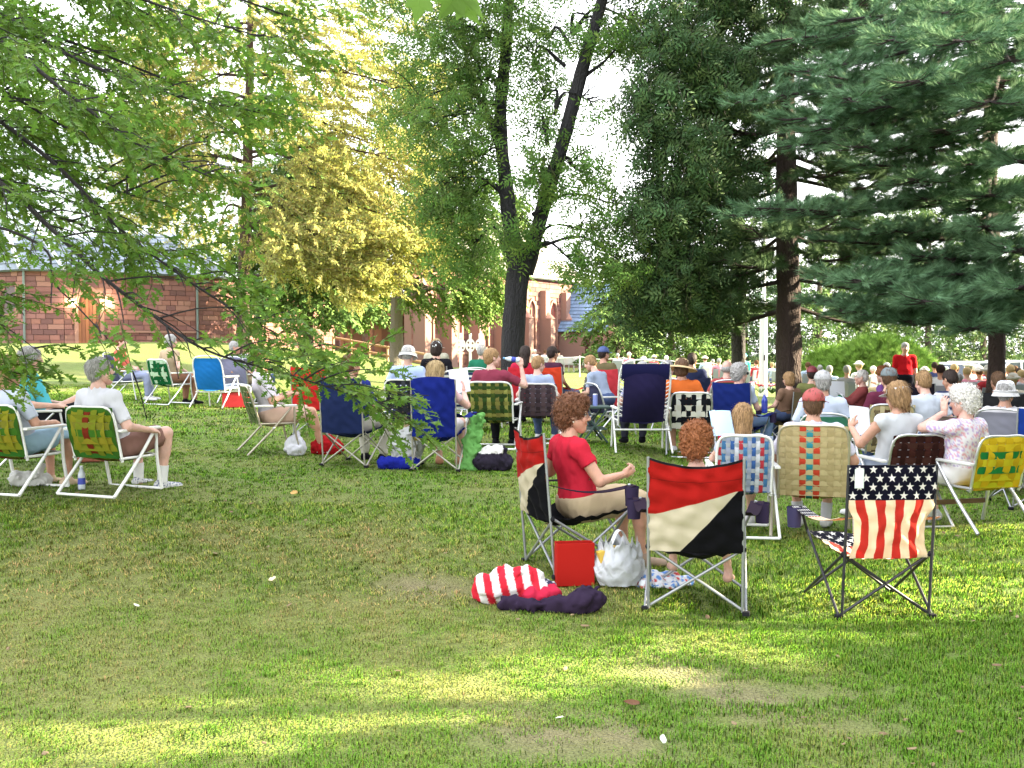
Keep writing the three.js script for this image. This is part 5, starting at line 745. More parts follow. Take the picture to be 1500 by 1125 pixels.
  const leg = (k, e, t = 2) => { const { hip, kn, ank } = L[k], r = [cap(hip, t < 1 ? hip.clone().lerp(kn, t) : kn, 0.088 * s * (0.45 + 0.55 * b) + e, lerp(0.088, 0.058, Math.min(1, t)) * s * (0.6 + 0.4 * b) + e, 0.04)]; if (t > 1) { const en = t < 2 ? kn.clone().lerp(ank, t - 1) : ank; r.push(cap(kn, en, 0.056 * s + e, lerp(0.056, 0.034, Math.min(1, t - 1)) * s + e, 0.02)); if (t > 1.4 && e < 0.02) r.push(cap(kn.clone().lerp(ank, 0.18), kn.clone().lerp(ank, 0.4), 0.055 * s + e, 0.05 * s + e, 0.03)); } return r; };
  // skin: one body
  const neckP = cap(A(0.46), headC.clone().add(V(0, -0.06, -0.02).applyQuaternion(hq)), 0.06 * s, 0.05 * s, 0.03);
  const feetP = Object.values(L).flatMap(({ ank, kn, sx }, i) => { const fd = o.footDir?.[i] ? V(...o.footDir[i]) : V(sx * 0.2, -0.12, 1); fd.normalize(); L[sx > 0 ? 'l' : 'r'].fd = fd; return [cap(ank, ank.clone().add(V(0, -0.045, 0)), 0.034 * s, 0.03 * s), cap(ank.clone().add(V(0, -0.045, 0)).addScaledVector(fd, -0.03), ank.clone().add(V(0, -0.055, 0)).addScaledVector(fd, 0.15 * s), 0.032, 0.026, 0.02)]; });
  const geos = [blob([...torso(0), neckP, ...arm('l', 0), ...arm('r', 0), ...leg('l', 0), ...leg('r', 0), ...feetP], cell, { color: skin }), headGeo(o.child ? 'c' : o.bust ? 'f' : 'm', hc, skin).clone().applyMatrix4(HM)];
  for (const k of ['l', 'r']) {
    const { el, wr, sx } = L[k], y = V().subVectors(wr, el).normalize(), hd = hands[k + 'd'] ? V(...hands[k + 'd']).normalize() : y.clone().add(V(0, 0, 0.25)).normalize(); const pal = hands[k + 'n'] ? V(...hands[k + 'n']) : V(-sx * 0.5, -1, 0); pal.addScaledVector(hd, -pal.dot(hd)).normalize(); const xx = hd.clone().cross(pal).normalize();
    // palm +z, fingers +y, x = y cross z; the thumb lies towards the body midline side
    const thumbIn = xx.x * -sx + xx.z * 0.3 > 0, g0 = handGeo(hands[k + 'c'] ?? 0.55, fc, skin), g = thumbIn ? g0.clone() : flipX(g0); geos.push(g.applyMatrix4(new THREE.Matrix4().makeBasis(xx, hd, pal).scale(V(s, s, s)).setPosition(wr)));
  }
  const bg = merge(geos), bp = bg.attributes.position, bc = bg.attributes.color; for (let i = 0; i < bp.count; i++) { const a = bp.getX(i), e = bp.getY(i), z = bp.getZ(i), n = noise3(a * 14, e * 14, z * 14), m = noise3(a * 70, e * 70, z * 70), k = 1 + 0.07 * n + 0.06 * m; bc.setXYZ(i, bc.getX(i) * k * (1 + 0.05 * n), bc.getY(i) * k, bc.getZ(i) * k); }
  part('body', bg, M.skin, T);
  const lim = (lst) => (x, y, z) => { let c = -1; for (const [e, dir, r] of lst) { const px = x - e.x, py = y - e.y, pz = z - e.z, t = px * dir.x + py * dir.y + pz * dir.z; if (t < -0.05) continue; const h = Math.sqrt(Math.max(0, px * px + py * py + pz * pz - t * t)); if (h < r) c = Math.max(c, t); } return c; };
  const wrk = (a) => (x, y, z) => a * noise3(x * 11 + s * 9, y * 7, z * 11) + a * 0.5 * noise3(x * 28, y * 16, z * 28 + s);
  // shirt
  if (o.shirt) {
    const { c, sleeve = 0.62, fn } = o.shirt, cuts = []; const pr = [...torso(0.014), ...(sleeve > 0 ? ['l', 'r'].flatMap((k) => arm(k, 0.013, sleeve + 0.12)) : [])];
    if (sleeve > 0) for (const k of ['l', 'r']) { const { sh, el, wr } = L[k], e = sleeve < 1 ? sh.clone().lerp(el, sleeve) : el.clone().lerp(wr, sleeve - 1), dr = (sleeve < 1 ? V().subVectors(el, sh) : V().subVectors(wr, el)).normalize(); cuts.push([e, dr, 0.072]); }
    const lc = lim(cuts), hem = o.shirt.hem ?? -0.02, nk = A(0.55, 0, 0.035), nr = o.shirt.neck ?? 0.085, C1 = c;
    const g = blob(pr, cell, { disp: wrk(0.006), cut: (x, y, z) => Math.max(lc(x, y, z), hem * s - ((x - P.x) * u.x + (y - P.y) * u.y + (z - P.z) * u.z), nr - Math.hypot(x - nk.x, y - nk.y, z - nk.z)), colorFn: fn ? (x, y, z) => fn(x, y, z, ((y - P.y) * u.y + (z - P.z) * u.z) / s) : () => C1 });
    part('shirt', g, M.cloth, T);
    if (o.collar) { const g2 = new THREE.TorusGeometry(0.062 * s, 0.014, 6, 20); g2.rotateX(Math.PI / 2 - lean); g2.scale(1, 1, 0.95); g2.translate(A(0.495, 0, 0.01).x, A(0.495).y, A(0.495, 0, 0.01).z); part('collar', tint(g2, o.collar), M.cloth, T); }
  }
  if (o.pants) {
    const { c, len = 2, wide = 0.018, fn } = o.pants, cuts = ['l', 'r'].map((k) => { const { hip, kn, ank } = L[k], e = len < 1 ? hip.clone().lerp(kn, len) : kn.clone().lerp(ank, len - 1); return [e, (len < 1 ? V().subVectors(kn, hip) : V().subVectors(ank, kn)).normalize(), 0.16]; }), lc = lim(cuts), ex = o.pants.skirt ? [cap(L.l.hip, L.r.hip, 0.1), ...[0.3, 0.6, 0.95].map((t) => cap(L.l.hip.clone().lerp(L.l.kn, t), L.r.hip.clone().lerp(L.r.kn, t), 0.085 * s, 0.085 * s, 0.04)), ...(len > 1 ? [0.25, len - 1].map((t) => cap(L.l.kn.clone().lerp(L.l.ank, t), L.r.kn.clone().lerp(L.r.ank, t), 0.07, 0.07, 0.05)) : [])] : [];
    part(o.pants.skirt ? 'skirt' : 'trousers', blob([torso(0.016)[0], torso(0.016)[1], ...leg('l', wide, len + 0.1), ...leg('r', wide, len + 0.1), ...ex], cell, { disp: wrk(0.006), cut: (x, y, z) => Math.max(lc(x, y, z), ((y - P.y) * u.y + (z - P.z) * u.z) - 0.09 * s), colorFn: fn || (() => c) }), M.cloth, T);
  }
  if (o.shoes) for (const k of ['l', 'r']) {
    const { ank, kn, fd } = L[k], lo = ank.clone().add(V(0, -0.048, 0)), toe = lo.clone().addScaledVector(fd, 0.165 * s); toe.y -= 0.004; const sole = o.shoes.sole || o.shoes.c;
    part('shoe', blob([cap(lo.clone().addScaledVector(fd, -0.04), toe, 0.043, 0.036, 0.02), cap(ank.clone().add(V(0, -0.01, 0)), lo, 0.042, 0.042, 0.03)], Math.max(0.008, cell * 0.6), { cut: (x, y) => lo.y - 0.034 - y, colorFn: (x, y, z) => y < lo.y - 0.016 ? sole : o.shoes.c2 && noise3(x * 30, y * 40, z * 30) > 0.25 ? o.shoes.c2 : o.shoes.c }), M.cloth, T);
    if (o.shoes.sock) part('sock', tint(bar(ank.clone().add(V(0, -0.02, 0)), ank.clone().lerp(kn, 0.32), 0.043 * s, 0.048 * s, 12), o.shoes.sock), M.cloth, T);
  }
  if (o.hair) part('hair', hairGeo(o.hair[0], d < 8 ? 0.0055 : d < 13 ? 0.0085 : 0.011, o.hair[1], o.hair[2] || 0).clone().applyMatrix4(HM), M.hair, T);
  if (o.hat) part(o.hat[0] === 'cap' ? 'cap' : o.hat[0] === 'visor' ? 'visor' : 'hat', hatGeo(...o.hat).clone().applyMatrix4(HM), M.cup, T);
  if (o.glasses) { const gl = []; for (const sx of [-1, 1]) { const t = new THREE.TorusGeometry(0.022, 0.0022, 6, 20); t.scale(1.15, 0.85, 1); t.translate(sx * 0.032, 0.004, 0.108); gl.push(t, bar(V(sx * 0.057, 0.008, 0.106), V(sx * 0.083, 0.012, 0.0), 0.0022, 0.0022, 5)); if (o.glasses === 'sun') { const k = new THREE.CircleGeometry(0.022, 16); k.scale(1.15, 0.85, 1); k.translate(sx * 0.032, 0.004, 0.107); gl.push(k); } } gl.push(bar(V(-0.008, 0.008, 0.11), V(0.008, 0.008, 0.11), 0.002, 0.002, 5)); part('glasses', merge(gl).applyMatrix4(HM), M.dark, T); }
  if (o.earring) part('earring', new THREE.SphereGeometry(0.007, 8, 6).translate(-0.086, -0.045, 0.0).applyMatrix4(HM), mat(C(0.8, 0.75, 0.6), 0.2, { metalness: 0.6 }), T);
  T.userData.L = undefined; delete T.userData.L; T.skel = { L, headC, A }; return T;
}
// ---------------------------------------------------------------- who sits where
const PI = Math.PI, hx = (a) => a.map(hex), alt = (n, ...c) => Array.from({ length: n }, (_, i) => hex(c[i % c.length]));
const cottonW = C(0.52, 0.52, 0.56), paleBlue = C(0.42, 0.5, 0.66), khaki = C(0.42, 0.33, 0.21), denim = C(0.07, 0.1, 0.2), blk = C(0.01, 0.01, 0.013), whiteShoe = C(0.52, 0.52, 0.52);
const stripes = (f, ...c) => (x, y, z, h) => c[((Math.floor(h * f) % c.length) + c.length) % c.length];
function wristOf(p, k) { p.updateMatrixWorld(true); return p.localToWorld(p.skel.L[k].wr.clone()); }
function paper(label, p, w = 0.2, h = 0.27, rot = [0, 0, 0], c = '#dfe3ea') { const o = top('paper_sheet', sheet((u, v) => [(u - 0.5) * w, (v - 0.5) * h, 0.012 * Math.sin(u * 3) + 0.006 * v], 6, 6, 0.0012), mat(c, 0.9), label, 'paper'); o.position.copy(p); o.rotation.set(...rot); return o; }
function bottle(label, p, capC, body = C(0.6, 0.7, 0.8), s = 1) { const T = thing('water_bottle', label, 'bottle', p); part('bottle_body', new THREE.LatheGeometry([[0, 0], [0.031, 0], [0.033, 0.01], [0.033, 0.13], [0.03, 0.15], [0.014, 0.19], [0.013, 0.2], [0, 0.2]].map((a) => new THREE.Vector2(a[0] * s, a[1] * s)), 18), mat(body, 0.2, { clearcoat: 0.4 }), T); part('cap', new THREE.CylinderGeometry(0.016 * s, 0.016 * s, 0.022 * s, 14).translate(0, 0.21 * s, 0), mat(capC, 0.5), T); part('label_band', new THREE.CylinderGeometry(0.0338 * s, 0.0338 * s, 0.06 * s, 18, 1, true).translate(0, 0.08 * s, 0), mat(C(0.04, 0.06, 0.35), 0.6), T); return T; }
// a crumpled soft bag: prims plus creases
function softBag(name, label, category, p, ry, prims, col, o = {}) { const m = top(name, blob(prims, o.cell || 0.008, { disp: (x, y, z) => (o.a ?? 0.012) * noise3(x * 9 + (o.s || 0), y * 9, z * 9) + (o.a ?? 0.012) * 0.55 * (0.6 - 2 * Math.abs(noise3(x * 11, y * 9, z * 11 + (o.s || 0)))), cut: (x, y) => -0.004 - y, color: col, colorFn: o.fn }), o.mat || M.cloth, label, category); m.position.copy(p); m.rotation.y = ry; return m; }

// --- the three camping chairs up front
{
  const redChair = { back: fabric(panelTex, { transmission: 0.15 }), seat: plainFab(C(0.008, 0.008, 0.01)), arm: plainFab(C(0.02, 0.012, 0.022)), dip: 0.05, sit: 1, pole: M.grey, wrinkle: 0.018 };
  const p1 = spot(850, 7.1); quadChair('red, tan and black camping chair under the woman in red', p1, 1.92, { ...redChair, H: 0.97, seed: 3 });
  person({ label: 'woman in red top and khaki capris sitting sideways, hand raised', pos: p1, ry: 1.92, hip: [0.44, -0.13], H: 1.58, lean: 0.17, b: 1.14, bust: true, hair: ['curly', HAIRC.auburn, 2], glasses: true, earring: true, skin: SKIN.tan, shirt: { c: C(0.43, 0.018, 0.036), sleeve: 0.5 }, pants: { c: khaki, len: 1.12, wide: 0.024 }, hands: { r: [-0.17, 0.66, 0.25], rc: 0.9, rn: [0.9, 0.2, 0], rd: [0.1, 0.5, 1], l: [0.27, 0.74, 0.1], lc: 0.5, ld: [0.15, -0.5, 0.8], ln: [-0.4, -0.8, 0] }, feet: { l: [0.12, 0.08, 0.4], r: [-0.1, 0.08, 0.43] }, head: { yaw: -0.45, pitch: 0.02 }, neckF: 0.05, shoes: { c: C(0.3, 0.22, 0.16) } });
  const p2 = spot(1022, 6.42); quadChair('red, tan and black camping chair holding a small red-haired child', p2, PI - 0.2, { ...redChair, w: 0.56, H: 0.95, seed: 8 });
  person({ label: 'small child with curly red hair seen over a camping chair back', pos: p2, ry: PI - 0.2, H: 1.2, child: true, hip: [0.5, -0.14], lean: 0.2, b: 0.95, hair: ['curly', HAIRC.red, 5], skin: SKIN.fair, shirt: { c: cottonW, sleeve: 0.7 }, pants: { c: C(0.6, 0.62, 0.68), len: 0.9 }, feet: { l: [0.16, 0.2, 0.3], r: [-0.2, 0.14, 0.3] }, head: { yaw: -0.2, pitch: 0.1 }, hands: { l: [0.2, 0.62, 0.12], r: [-0.25, 0.6, 0.12] } });
  const p3 = spot(1272, 6.48); const fl = quadChair('empty camping chair printed with white stars and red stripes', p3, PI + 0.06, { back: fabric(flagTex, { transmission: 0.4 }), arm: fabric(flagTex), cupMat: plainFab(C(0.05, 0.045, 0.1)), pole: M.dark, w: 0.54, H: 0.95, waist: (v) => 1 - 0.2 * sstep(0.62, 0.35, v) + 0.1 * sstep(0.2, 0, v), dip: 0.0, sag: 0.03, wrinkle: 0.014 });
  part('label_tag', sheet((u, v) => [0.245 - u * 0.055, 0.815 + v * 0.115, -0.41 - 0.003 * v], 3, 3, 0.002), mat('#cfd8d0', 0.7), fl);
  // bags on the grass
  const g = (px, d) => spot(px, d);
  { const b = thing('red_gift_bag', 'square red paper bag standing on the grass beside the woman', 'bag', g(842, 6.7), 0.12), rm = mat(C(0.33, 0.012, 0.008), 0.85, { specularIntensity: 0.2 }); part('bag_front', rbox(0.25, 0.28, 0.01, 0.004, 0, 0.145, 0.05), rm, b); part('bag_back', rbox(0.25, 0.28, 0.01, 0.004, 0, 0.145, -0.05), rm, b); for (const s of [-1, 1]) part('bag_side', rbox(0.01, 0.28, 0.1, 0.004, s * 0.121, 0.143, 0), rm, b); part('bag_base', box(0.22, 0.01, 0.09, 0, 0.01, 0), rm, b); }
  { const b = thing('grocery_bag', 'thin white plastic grocery bag stuffed with food, beside chair legs', 'bag', g(907, 6.72), 0.3); const pm = new THREE.MeshPhysicalMaterial({ color: C(0.62, 0.64, 0.66), roughness: 0.35, transmission: 0.35, thickness: 0, side: THREE.DoubleSide, specularIntensity: 0.6 });
    const f = (u, v) => { const a = u * 6.2832, r = 0.15 * (0.86 + 0.25 * Math.sin(PI * clamp(v * 1.05 + 0.1))) * (1 + 0.1 * noise2(Math.cos(a) * 2 + 3, Math.sin(a) * 2 + v * 3) + 0.06 * noise2(Math.cos(a) * 6, Math.sin(a) * 6 + v * 7)); return [Math.cos(a) * r, 0.01 + v * (0.27 + 0.05 * noise2(Math.cos(a) * 3, Math.sin(a) * 3)), Math.sin(a) * r * 0.85]; };
    part('bag_body', sheet(f, 44, 16, 0.0015), pm, b);
    part('handle', sheet((u, v) => [-0.08 + 0.13 * u, 0.26 + 0.11 * Math.sin(PI * u), 0.05 + (v - 0.5) * 0.05], 12, 3, 0.0015), mat(C(0.65, 0.67, 0.68), 0.5), b);
    part('snack_box', rbox(0.14, 0.16, 0.05, 0.004, -0.03, 0.18, 0.02).rotateZ(0.25), mat(C(0.55, 0.36, 0.05), 0.6), b); part('snack_box', rbox(0.09, 0.13, 0.05, 0.004, 0.05, 0.13, -0.03).rotateZ(-0.2), mat(C(0.08, 0.2, 0.5), 0.6), b); part('snack_box', rbox(0.08, 0.1, 0.04, 0.004, -0.06, 0.1, 0.08), mat(C(0.5, 0.12, 0.06), 0.6), b); part('carton', rbox(0.07, 0.1, 0.07, 0.004, 0.06, 0.08, 0.07), mat(C(0.1, 0.16, 0.34), 0.6), b); }
  softBag('striped_bundle', 'bundled red and white striped cloth lying on the grass', 'cloth', g(752, 6.35), 0.25, [cap([-0.17, 0.09, 0], [0.1, 0.1, 0.02], 0.09, 0.1, 0.05), cap([-0.05, 0.15, 0.02], [0.1, 0.14, 0], 0.07, 0.05, 0.05), cap([0.1, 0.05, 0.05], [0.22, 0.04, 0.08], 0.05, 0.035, 0.05)], cottonW, { fn: (x, y, z) => Math.sin((x * 1.0 + 0.25 * y + 0.3 * z) * 62) > 0 ? C(0.6, 0.58, 0.57) : C(0.5, 0.02, 0.035), a: 0.016, cell: 0.007 });
  softBag('chair_sleeve', 'dark purple chair sleeve crumpled in front of the striped bundle', 'bag', g(823, 6.15), -0.1, [cap([-0.33, 0.04, 0.02], [-0.18, 0.04, 0.05], 0.05, 0.045, 0.04), cap([-0.08, 0.045, 0.04], [0.12, 0.055, 0.03], 0.045, 0.065, 0.04), cap([0.12, 0.06, 0.03], [0.2, 0.06, -0.02], 0.065, 0.06, 0.05), cap([0.08, 0.06, -0.05], [0.2, 0.1, -0.04], 0.05, 0.04, 0.04)], C(0.024, 0.015, 0.032), { a: 0.017, s: 4 });
  softBag('red_sleeve', 'red and star-printed cloth sleeve trailing beside the dark sleeve', 'cloth', g(797, 6.3), 0.4, [cap([-0.1, 0.06, 0], [0.06, 0.05, 0.02], 0.05, 0.045, 0.04), cap([0.0, 0.1, -0.06], [0.07, 0.09, -0.05], 0.045, 0.03, 0.03)], C(0.45, 0.03, 0.05), { fn: (x, y, z) => z < -0.02 ? (noise3(x * 50, y * 50, z * 50) > 0.35 ? C(0.6, 0.6, 0.6) : C(0.03, 0.03, 0.06)) : C(0.42, 0.02, 0.05), a: 0.014, s: 9 });
  softBag('printed_towel', 'white and blue printed towel spread by the child chair', 'towel', g(975, 6.75), 0.2, [cap([-0.15, 0.025, 0.05], [0.13, 0.02, -0.02], 0.03, 0.03, 0.05), cap([-0.14, 0.05, -0.04], [0.05, 0.03, -0.06], 0.04, 0.03, 0.05), ell([0, 0.01, 0], [0.2, 0.03, 0.12], 0.04)], cottonW, { fn: (x, y, z) => { const n = noise3(x * 18, y * 18, z * 18); return n > 0.35 ? C(0.12, 0.25, 0.55) : n < -0.5 ? C(0.5, 0.08, 0.08) : C(0.6, 0.62, 0.65); }, a: 0.018, s: 2 });
}
// --- second row, right of the front chairs
{
  let p = spot(1087, 8.75); webChair('lawn chair with thin red, blue and white striped webbing', p, PI - 0.12, { vc: alt(13, '#8c94a8', '#3f6a94', '#a0333c', '#b9bcc4', '#35558a'), hc: alt(9, '#8f97a3', '#9aa0a8'), H: 0.86, w: 0.45, sw: 0.036, frame: M.white, lean: 0.22 });
  person({ label: 'child with long light brown hair low in the striped chair', pos: p, ry: PI - 0.12, H: 1.35, child: true, hip: [0.46, -0.1], hair: ['long', HAIRC.sandy, 3], shirt: { c: C(0.4, 0.45, 0.55), sleeve: 0.6 }, pants: { c: C(0.5, 0.4, 0.3), len: 0.9 }, shoes: { c: whiteShoe }, hands: { l: [0.18, 0.7, 0.2], r: [-0.05, 0.72, 0.24] } });
  paper('pale song sheet held by the child in the striped chair', p.clone().add(at(1062, 0, 9).setY(0).sub(V(p.x, 0, p.z))).add(V(0, 0.92, 0)), 0.2, 0.24, [-0.5, 0.2, 0.1], '#b9d8ee');
  p = spot(1192, 8.85); webChair('tall tan lawn chair with red and teal checked webbing', p, PI - 0.28, { vc: hx(['#a89870', '#a89870', '#a89870', '#b4402c', '#2f7f8c', '#b4402c', '#a89870', '#a89870', '#a89870', '#a89870'].reverse()), hc: alt(13, '#b3a47c', '#a4946c'), H: 0.97, w: 0.56, lean: 0.3, frame: mat(C(0.5, 0.45, 0.35), 0.4, { metalness: 0.6 }), S: 0.36, bars: false, lr: 0.014 });
  person({ label: 'man in faded red cap and lavender polo reclining in the tan chair', pos: p, ry: PI - 0.28, H: 1.76, b: 1.2, hip: [0.47, -0.12], lean: 0.34, neckF: 0.06, hair: ['short', HAIRC.brown], hat: ['cap', C(0.34, 0.055, 0.05)], skin: SKIN.tan, shirt: { c: C(0.52, 0.5, 0.58), sleeve: 0.8, neck: 0.08 }, collar: C(0.6, 0.6, 0.66), pants: { c: khaki, len: 0.95 }, shoes: { c: whiteShoe, sock: cottonW }, hands: { l: [0.3, 0.62, 0.15], r: [-0.3, 0.62, 0.15] } });
  p = spot(1322, 9.3); webChair('dark brown webbed lawn chair behind the star-printed chair', p, PI + 0.12, { vc: alt(7, '#3a1e1a', '#2a1512'), hc: alt(7, '#2c1715', '#3f2622'), H: 0.83, w: 0.5, double: true, frame: M.alu });
  const vw = person({ label: 'woman in white sun visor and sleeveless white top reading a sheet', pos: p.clone().add(V(-0.06, 0, 0)), ry: PI + 0.25, H: 1.68, b: 1.1, bust: true, lean: 0.2, hip: [0.5, -0.08], neckF: 0.05, head: { pitch: 0.2, yaw: 0.15 }, hair: ['bob', HAIRC.sandy, 1], hat: ['visor', C(0.6, 0.58, 0.6)], skin: SKIN.tan, shirt: { c: C(0.5, 0.52, 0.54), sleeve: 0 }, pants: { c: C(0.3, 0.35, 0.45), len: 0.9 }, shoes: { c: whiteShoe }, hands: { l: [0.27, 0.86, 0.28], r: [-0.1, 0.84, 0.3], ld: [-0.3, 0.8, 0.4], ln: [-0.8, 0, 0.4] }, elbow: { l: [0.5, -1, 0] } });
  paper('white program sheet in front of the woman with sun visor', wristOf(vw, 'l').add(V(0.1, 0.05, -0.06)), 0.22, 0.28, [-0.35, 0.35, 0]);
  p = spot(1436, 8.95); webChair('yellow lawn chair with green webbing bands and red footboard', p, PI + 0.28, { vc: alt(6, '#b89a1c', '#a88c18'), hc: hx(['#a3a01e', '#b0a422', '#1f6b34', '#b0a422', '#1f6b34', '#c8ae28', '#d2b430']), H: 0.83, w: 0.5, bars: false, lr: 0.016, board: true, sw: 0.075, lean: 0.24, frame: M.alu });
  person({ label: 'white-haired woman in flowered blouse raising a hand to her cheek', pos: p.clone().add(V(-0.1, 0, -0.02)), ry: PI + 0.5, H: 1.6, b: 1.1, bust: true, lean: 0.12, hip: [0.47, -0.05], hair: ['curly', HAIRC.white, 8], skin: SKIN.pink, head: { yaw: 0.35, pitch: 0.1, roll: 0.1 }, shirt: { c: cottonW, sleeve: 0.8, fn: (x, y, z) => { const n = noise3(x * 26, y * 26, z * 26); return n > 0.35 ? C(0.42, 0.3, 0.55) : n < -0.45 ? C(0.62, 0.3, 0.36) : C(0.66, 0.66, 0.7); } }, pants: { c: C(0.66, 0.64, 0.64), len: 1.3, skirt: true }, shoes: { c: whiteShoe }, hands: { l: [0.14, 1.02, 0.12], lc: 0.35, ld: [0, 1, 0.1], ln: [-1, 0, 0], r: [-0.18, 0.66, 0.2] }, elbow: { l: [0.5, -1, 0.2] } });
  p = spot(1512, 10.2); quadChair('bright blue camping chair by the grey-shirted listener', p, PI - 0.1, { back: plainFab(C(0.01, 0.035, 0.22)), H: 1.0, sit: 1 });
  p = spot(1478, 11.2); slingChair('low grey sling chair beside the bright blue camping chair', p, PI / 2 + 0.9, C(0.2, 0.2, 0.24));
  person({ label: 'listener in pale grey shirt with folded arms beside the blue chair', pos: p, ry: PI / 2 + 0.9, lean: 0.35, hip: [0.45, -0.1], hair: ['short', HAIRC.grey, 4], hat: ['bucket', C(0.6, 0.6, 0.6)], skin: SKIN.tan, shirt: { c: C(0.48, 0.47, 0.48), sleeve: 0.9 }, pants: { c: C(0.42, 0.5, 0.58) }, shoes: { c: whiteShoe }, hands: { l: [-0.08, 0.78, 0.14], r: [0.1, 0.74, 0.16] } });
}
// --- third row, right
{
  let p = spot(1365, 11.6); metalChair('brown steel folding chair holding the boy in white', p, PI + 0.05);
  person({ label: 'boy with cropped sandy hair in white tee on the steel chair', pos: p, ry: PI + 0.15, H: 1.62, lean: -0.05, hip: [0.53, -0.02], head: { pitch: 0.25 }, neckF: 0.07, hair: ['short', HAIRC.sandy, 6], skin: SKIN.pink, shirt: { c: C(0.46, 0.5, 0.56), sleeve: 0.7 }, pants: { c: denim, len: 2 }, shoes: { c: whiteShoe }, hands: { l: [0.14, 0.66, 0.22], r: [-0.14, 0.66, 0.22] } });
  p = spot(1398, 13.4); webChair('red dotted cushion chair under the striped-shirt listener', p, PI + 0.35, { vc: alt(6, '#7a1a22', '#8d2a2e'), hc: alt(7, '#7a1a22', '#a86a6a'), H: 0.8, w: 0.5, frame: M.alu });
  person({ label: 'dark-haired listener in navy and white striped shirt', pos: p, ry: PI + 0.2, H: 1.66, lean: 0.02, hip: [0.49, -0.04], head: { pitch: 0.3, yaw: 0.2 }, hair: ['short', HAIRC.dark, 2], skin: SKIN.tan, shirt: { c: blk, sleeve: 0.75, fn: stripes(26, C(0.6, 0.6, 0.62), C(0.03, 0.04, 0.1)) }, pants: { c: C(0.1, 0.12, 0.2) }, shoes: { c: blk } });
  p = spot(1456, 13.6); quadChair('black camping chair between striped shirt and blue chair', p, PI - 0.1, { back: plainFab(C(0.02, 0.02, 0.022)), H: 0.98, sit: 1 });
  person({ label: 'dark-haired listener slumped in the black camping chair', pos: p, ry: PI - 0.1, lean: 0.3, hair: ['short', HAIRC.brown, 7], skin: SKIN.tan, shirt: { c: blk }, pants: { c: denim }, shoes: { c: blk } });
  p = spot(1483, 15); slingChair('teal and green sling chair past the black camping chair', p, PI - 0.5, C(0.02, 0.22, 0.3), { mat: plainFab(C(0.02, 0.2, 0.2)), H: 0.85, lean: 0.6 });
  p = spot(1296, 11.9); webChair('tan lawn chair with dark vertical webbing stripes', p, PI - 0.1, { vc: alt(9, '#b5a67c', '#4a3a2a', '#c0b48e', '#6d6048'), hc: alt(7, '#a69870', '#b0a47c'), H: 0.92, w: 0.5, sw: 0.05, frame: M.alu });
  person({ label: 'man in grey-green cap in the tan striped chair', pos: p.clone().add(V(0.1, 0, -0.15)), ry: PI - 0.15, H: 1.74, lean: 0.15, hip: [0.52, -0.08], hat: ['cap', C(0.13, 0.16, 0.17)], hair: ['short', HAIRC.brown, 9], shirt: { c: C(0.1, 0.02, 0.04) }, pants: { c: denim }, shoes: { c: blk } });
  p = spot(1205, 11.3); slingChair('green sling chair under the man in pale blue shirt', p, PI - 0.2, C(0.04, 0.16, 0.1), { H: 0.84 });
  person({ label: 'man in grey cap and pale blue shirt beyond the red cap', pos: p, ry: PI - 0.2, H: 1.76, lean: 0.15, hip: [0.5, -0.1], hat: ['cap', C(0.36, 0.36, 0.36)], hair: ['short', HAIRC.grey, 1], skin: SKIN.tan, shirt: { c: C(0.45, 0.5, 0.62), sleeve: 0.8 }, pants: { c: khaki }, shoes: { c: blk } });
  p = spot(1085, 14.2); quadChair('navy camping chair with a grey-haired woman in sunglasses', p, PI - 0.55, { back: plainFab(C(0.008, 0.018, 0.12)), H: 1.05, sit: 1 });
  const gw = person({ label: 'grey-haired woman in sunglasses and pale blue shirt, jeans', pos: p, ry: PI / 2 + 0.75, H: 1.68, bust: true, lean: 0.2, hip: [0.5, -0.06], head: { yaw: -0.3 }, glasses: 'sun', hair: ['curly', HAIRC.grey, 3], skin: SKIN.pink, shirt: { c: C(0.42, 0.48, 0.62), sleeve: 0.7 }, pants: { c: C(0.16, 0.24, 0.42) }, shoes: { c: whiteShoe }, hands: { r: [-0.1, 0.68, 0.3], l: [0.2, 0.66, 0.2] } });
  bottle('blue water bottle held on the knee of the sunglasses woman', wristOf(gw, 'r').add(V(0.08, -0.08, 0.0)), C(0.7, 0.7, 0.7), C(0.03, 0.06, 0.4), 1.3);
  p = spot(1064, 15.8); slingChair('olive green sling chair backing the navy camping chair', p, PI - 0.1, C(0.035, 0.07, 0.03), { H: 0.98 });
  person({ label: 'pink-faced listener with grey hair above the olive chair', pos: p, ry: PI - 0.6, hip: [0.5, -0.05], lean: 0.1, hair: ['balding', HAIRC.grey, 6], skin: SKIN.pink, shirt: { c: C(0.3, 0.06, 0.06) }, pants: { c: khaki }, shoes: { c: blk } });
  p = spot(1012, 13.6); webChair('black and white checked lawn chair under the straw hat', p, PI - 0.15, { vc: alt(8, '#14161c', '#14161c', '#c9c9c2', '#14161c'), hc: alt(6, '#c4c2b6', '#1a1c22', '#cfcdc2'), H: 0.86, w: 0.52, sw: 0.07, frame: M.alu });
  person({ label: 'woman in wide straw hat and orange top in the checked chair', pos: p.clone().add(V(-0.07, 0, -0.05)), ry: PI - 0.1, H: 1.7, bust: true, lean: 0.12, hip: [0.5, -0.1], tilt: 0.08, head: { pitch: 0.15, roll: 0.12 }, hat: ['straw', C(0.55, 0.4, 0.2), C(0.45, 0.32, 0.16)], hair: ['bob', HAIRC.brown, 4], skin: SKIN.tan, shirt: { c: C(0.6, 0.14, 0.03), sleeve: 0.6 }, pants: { c: C(0.5, 0.42, 0.3), len: 1.4 }, shoes: { c: whiteShoe } });
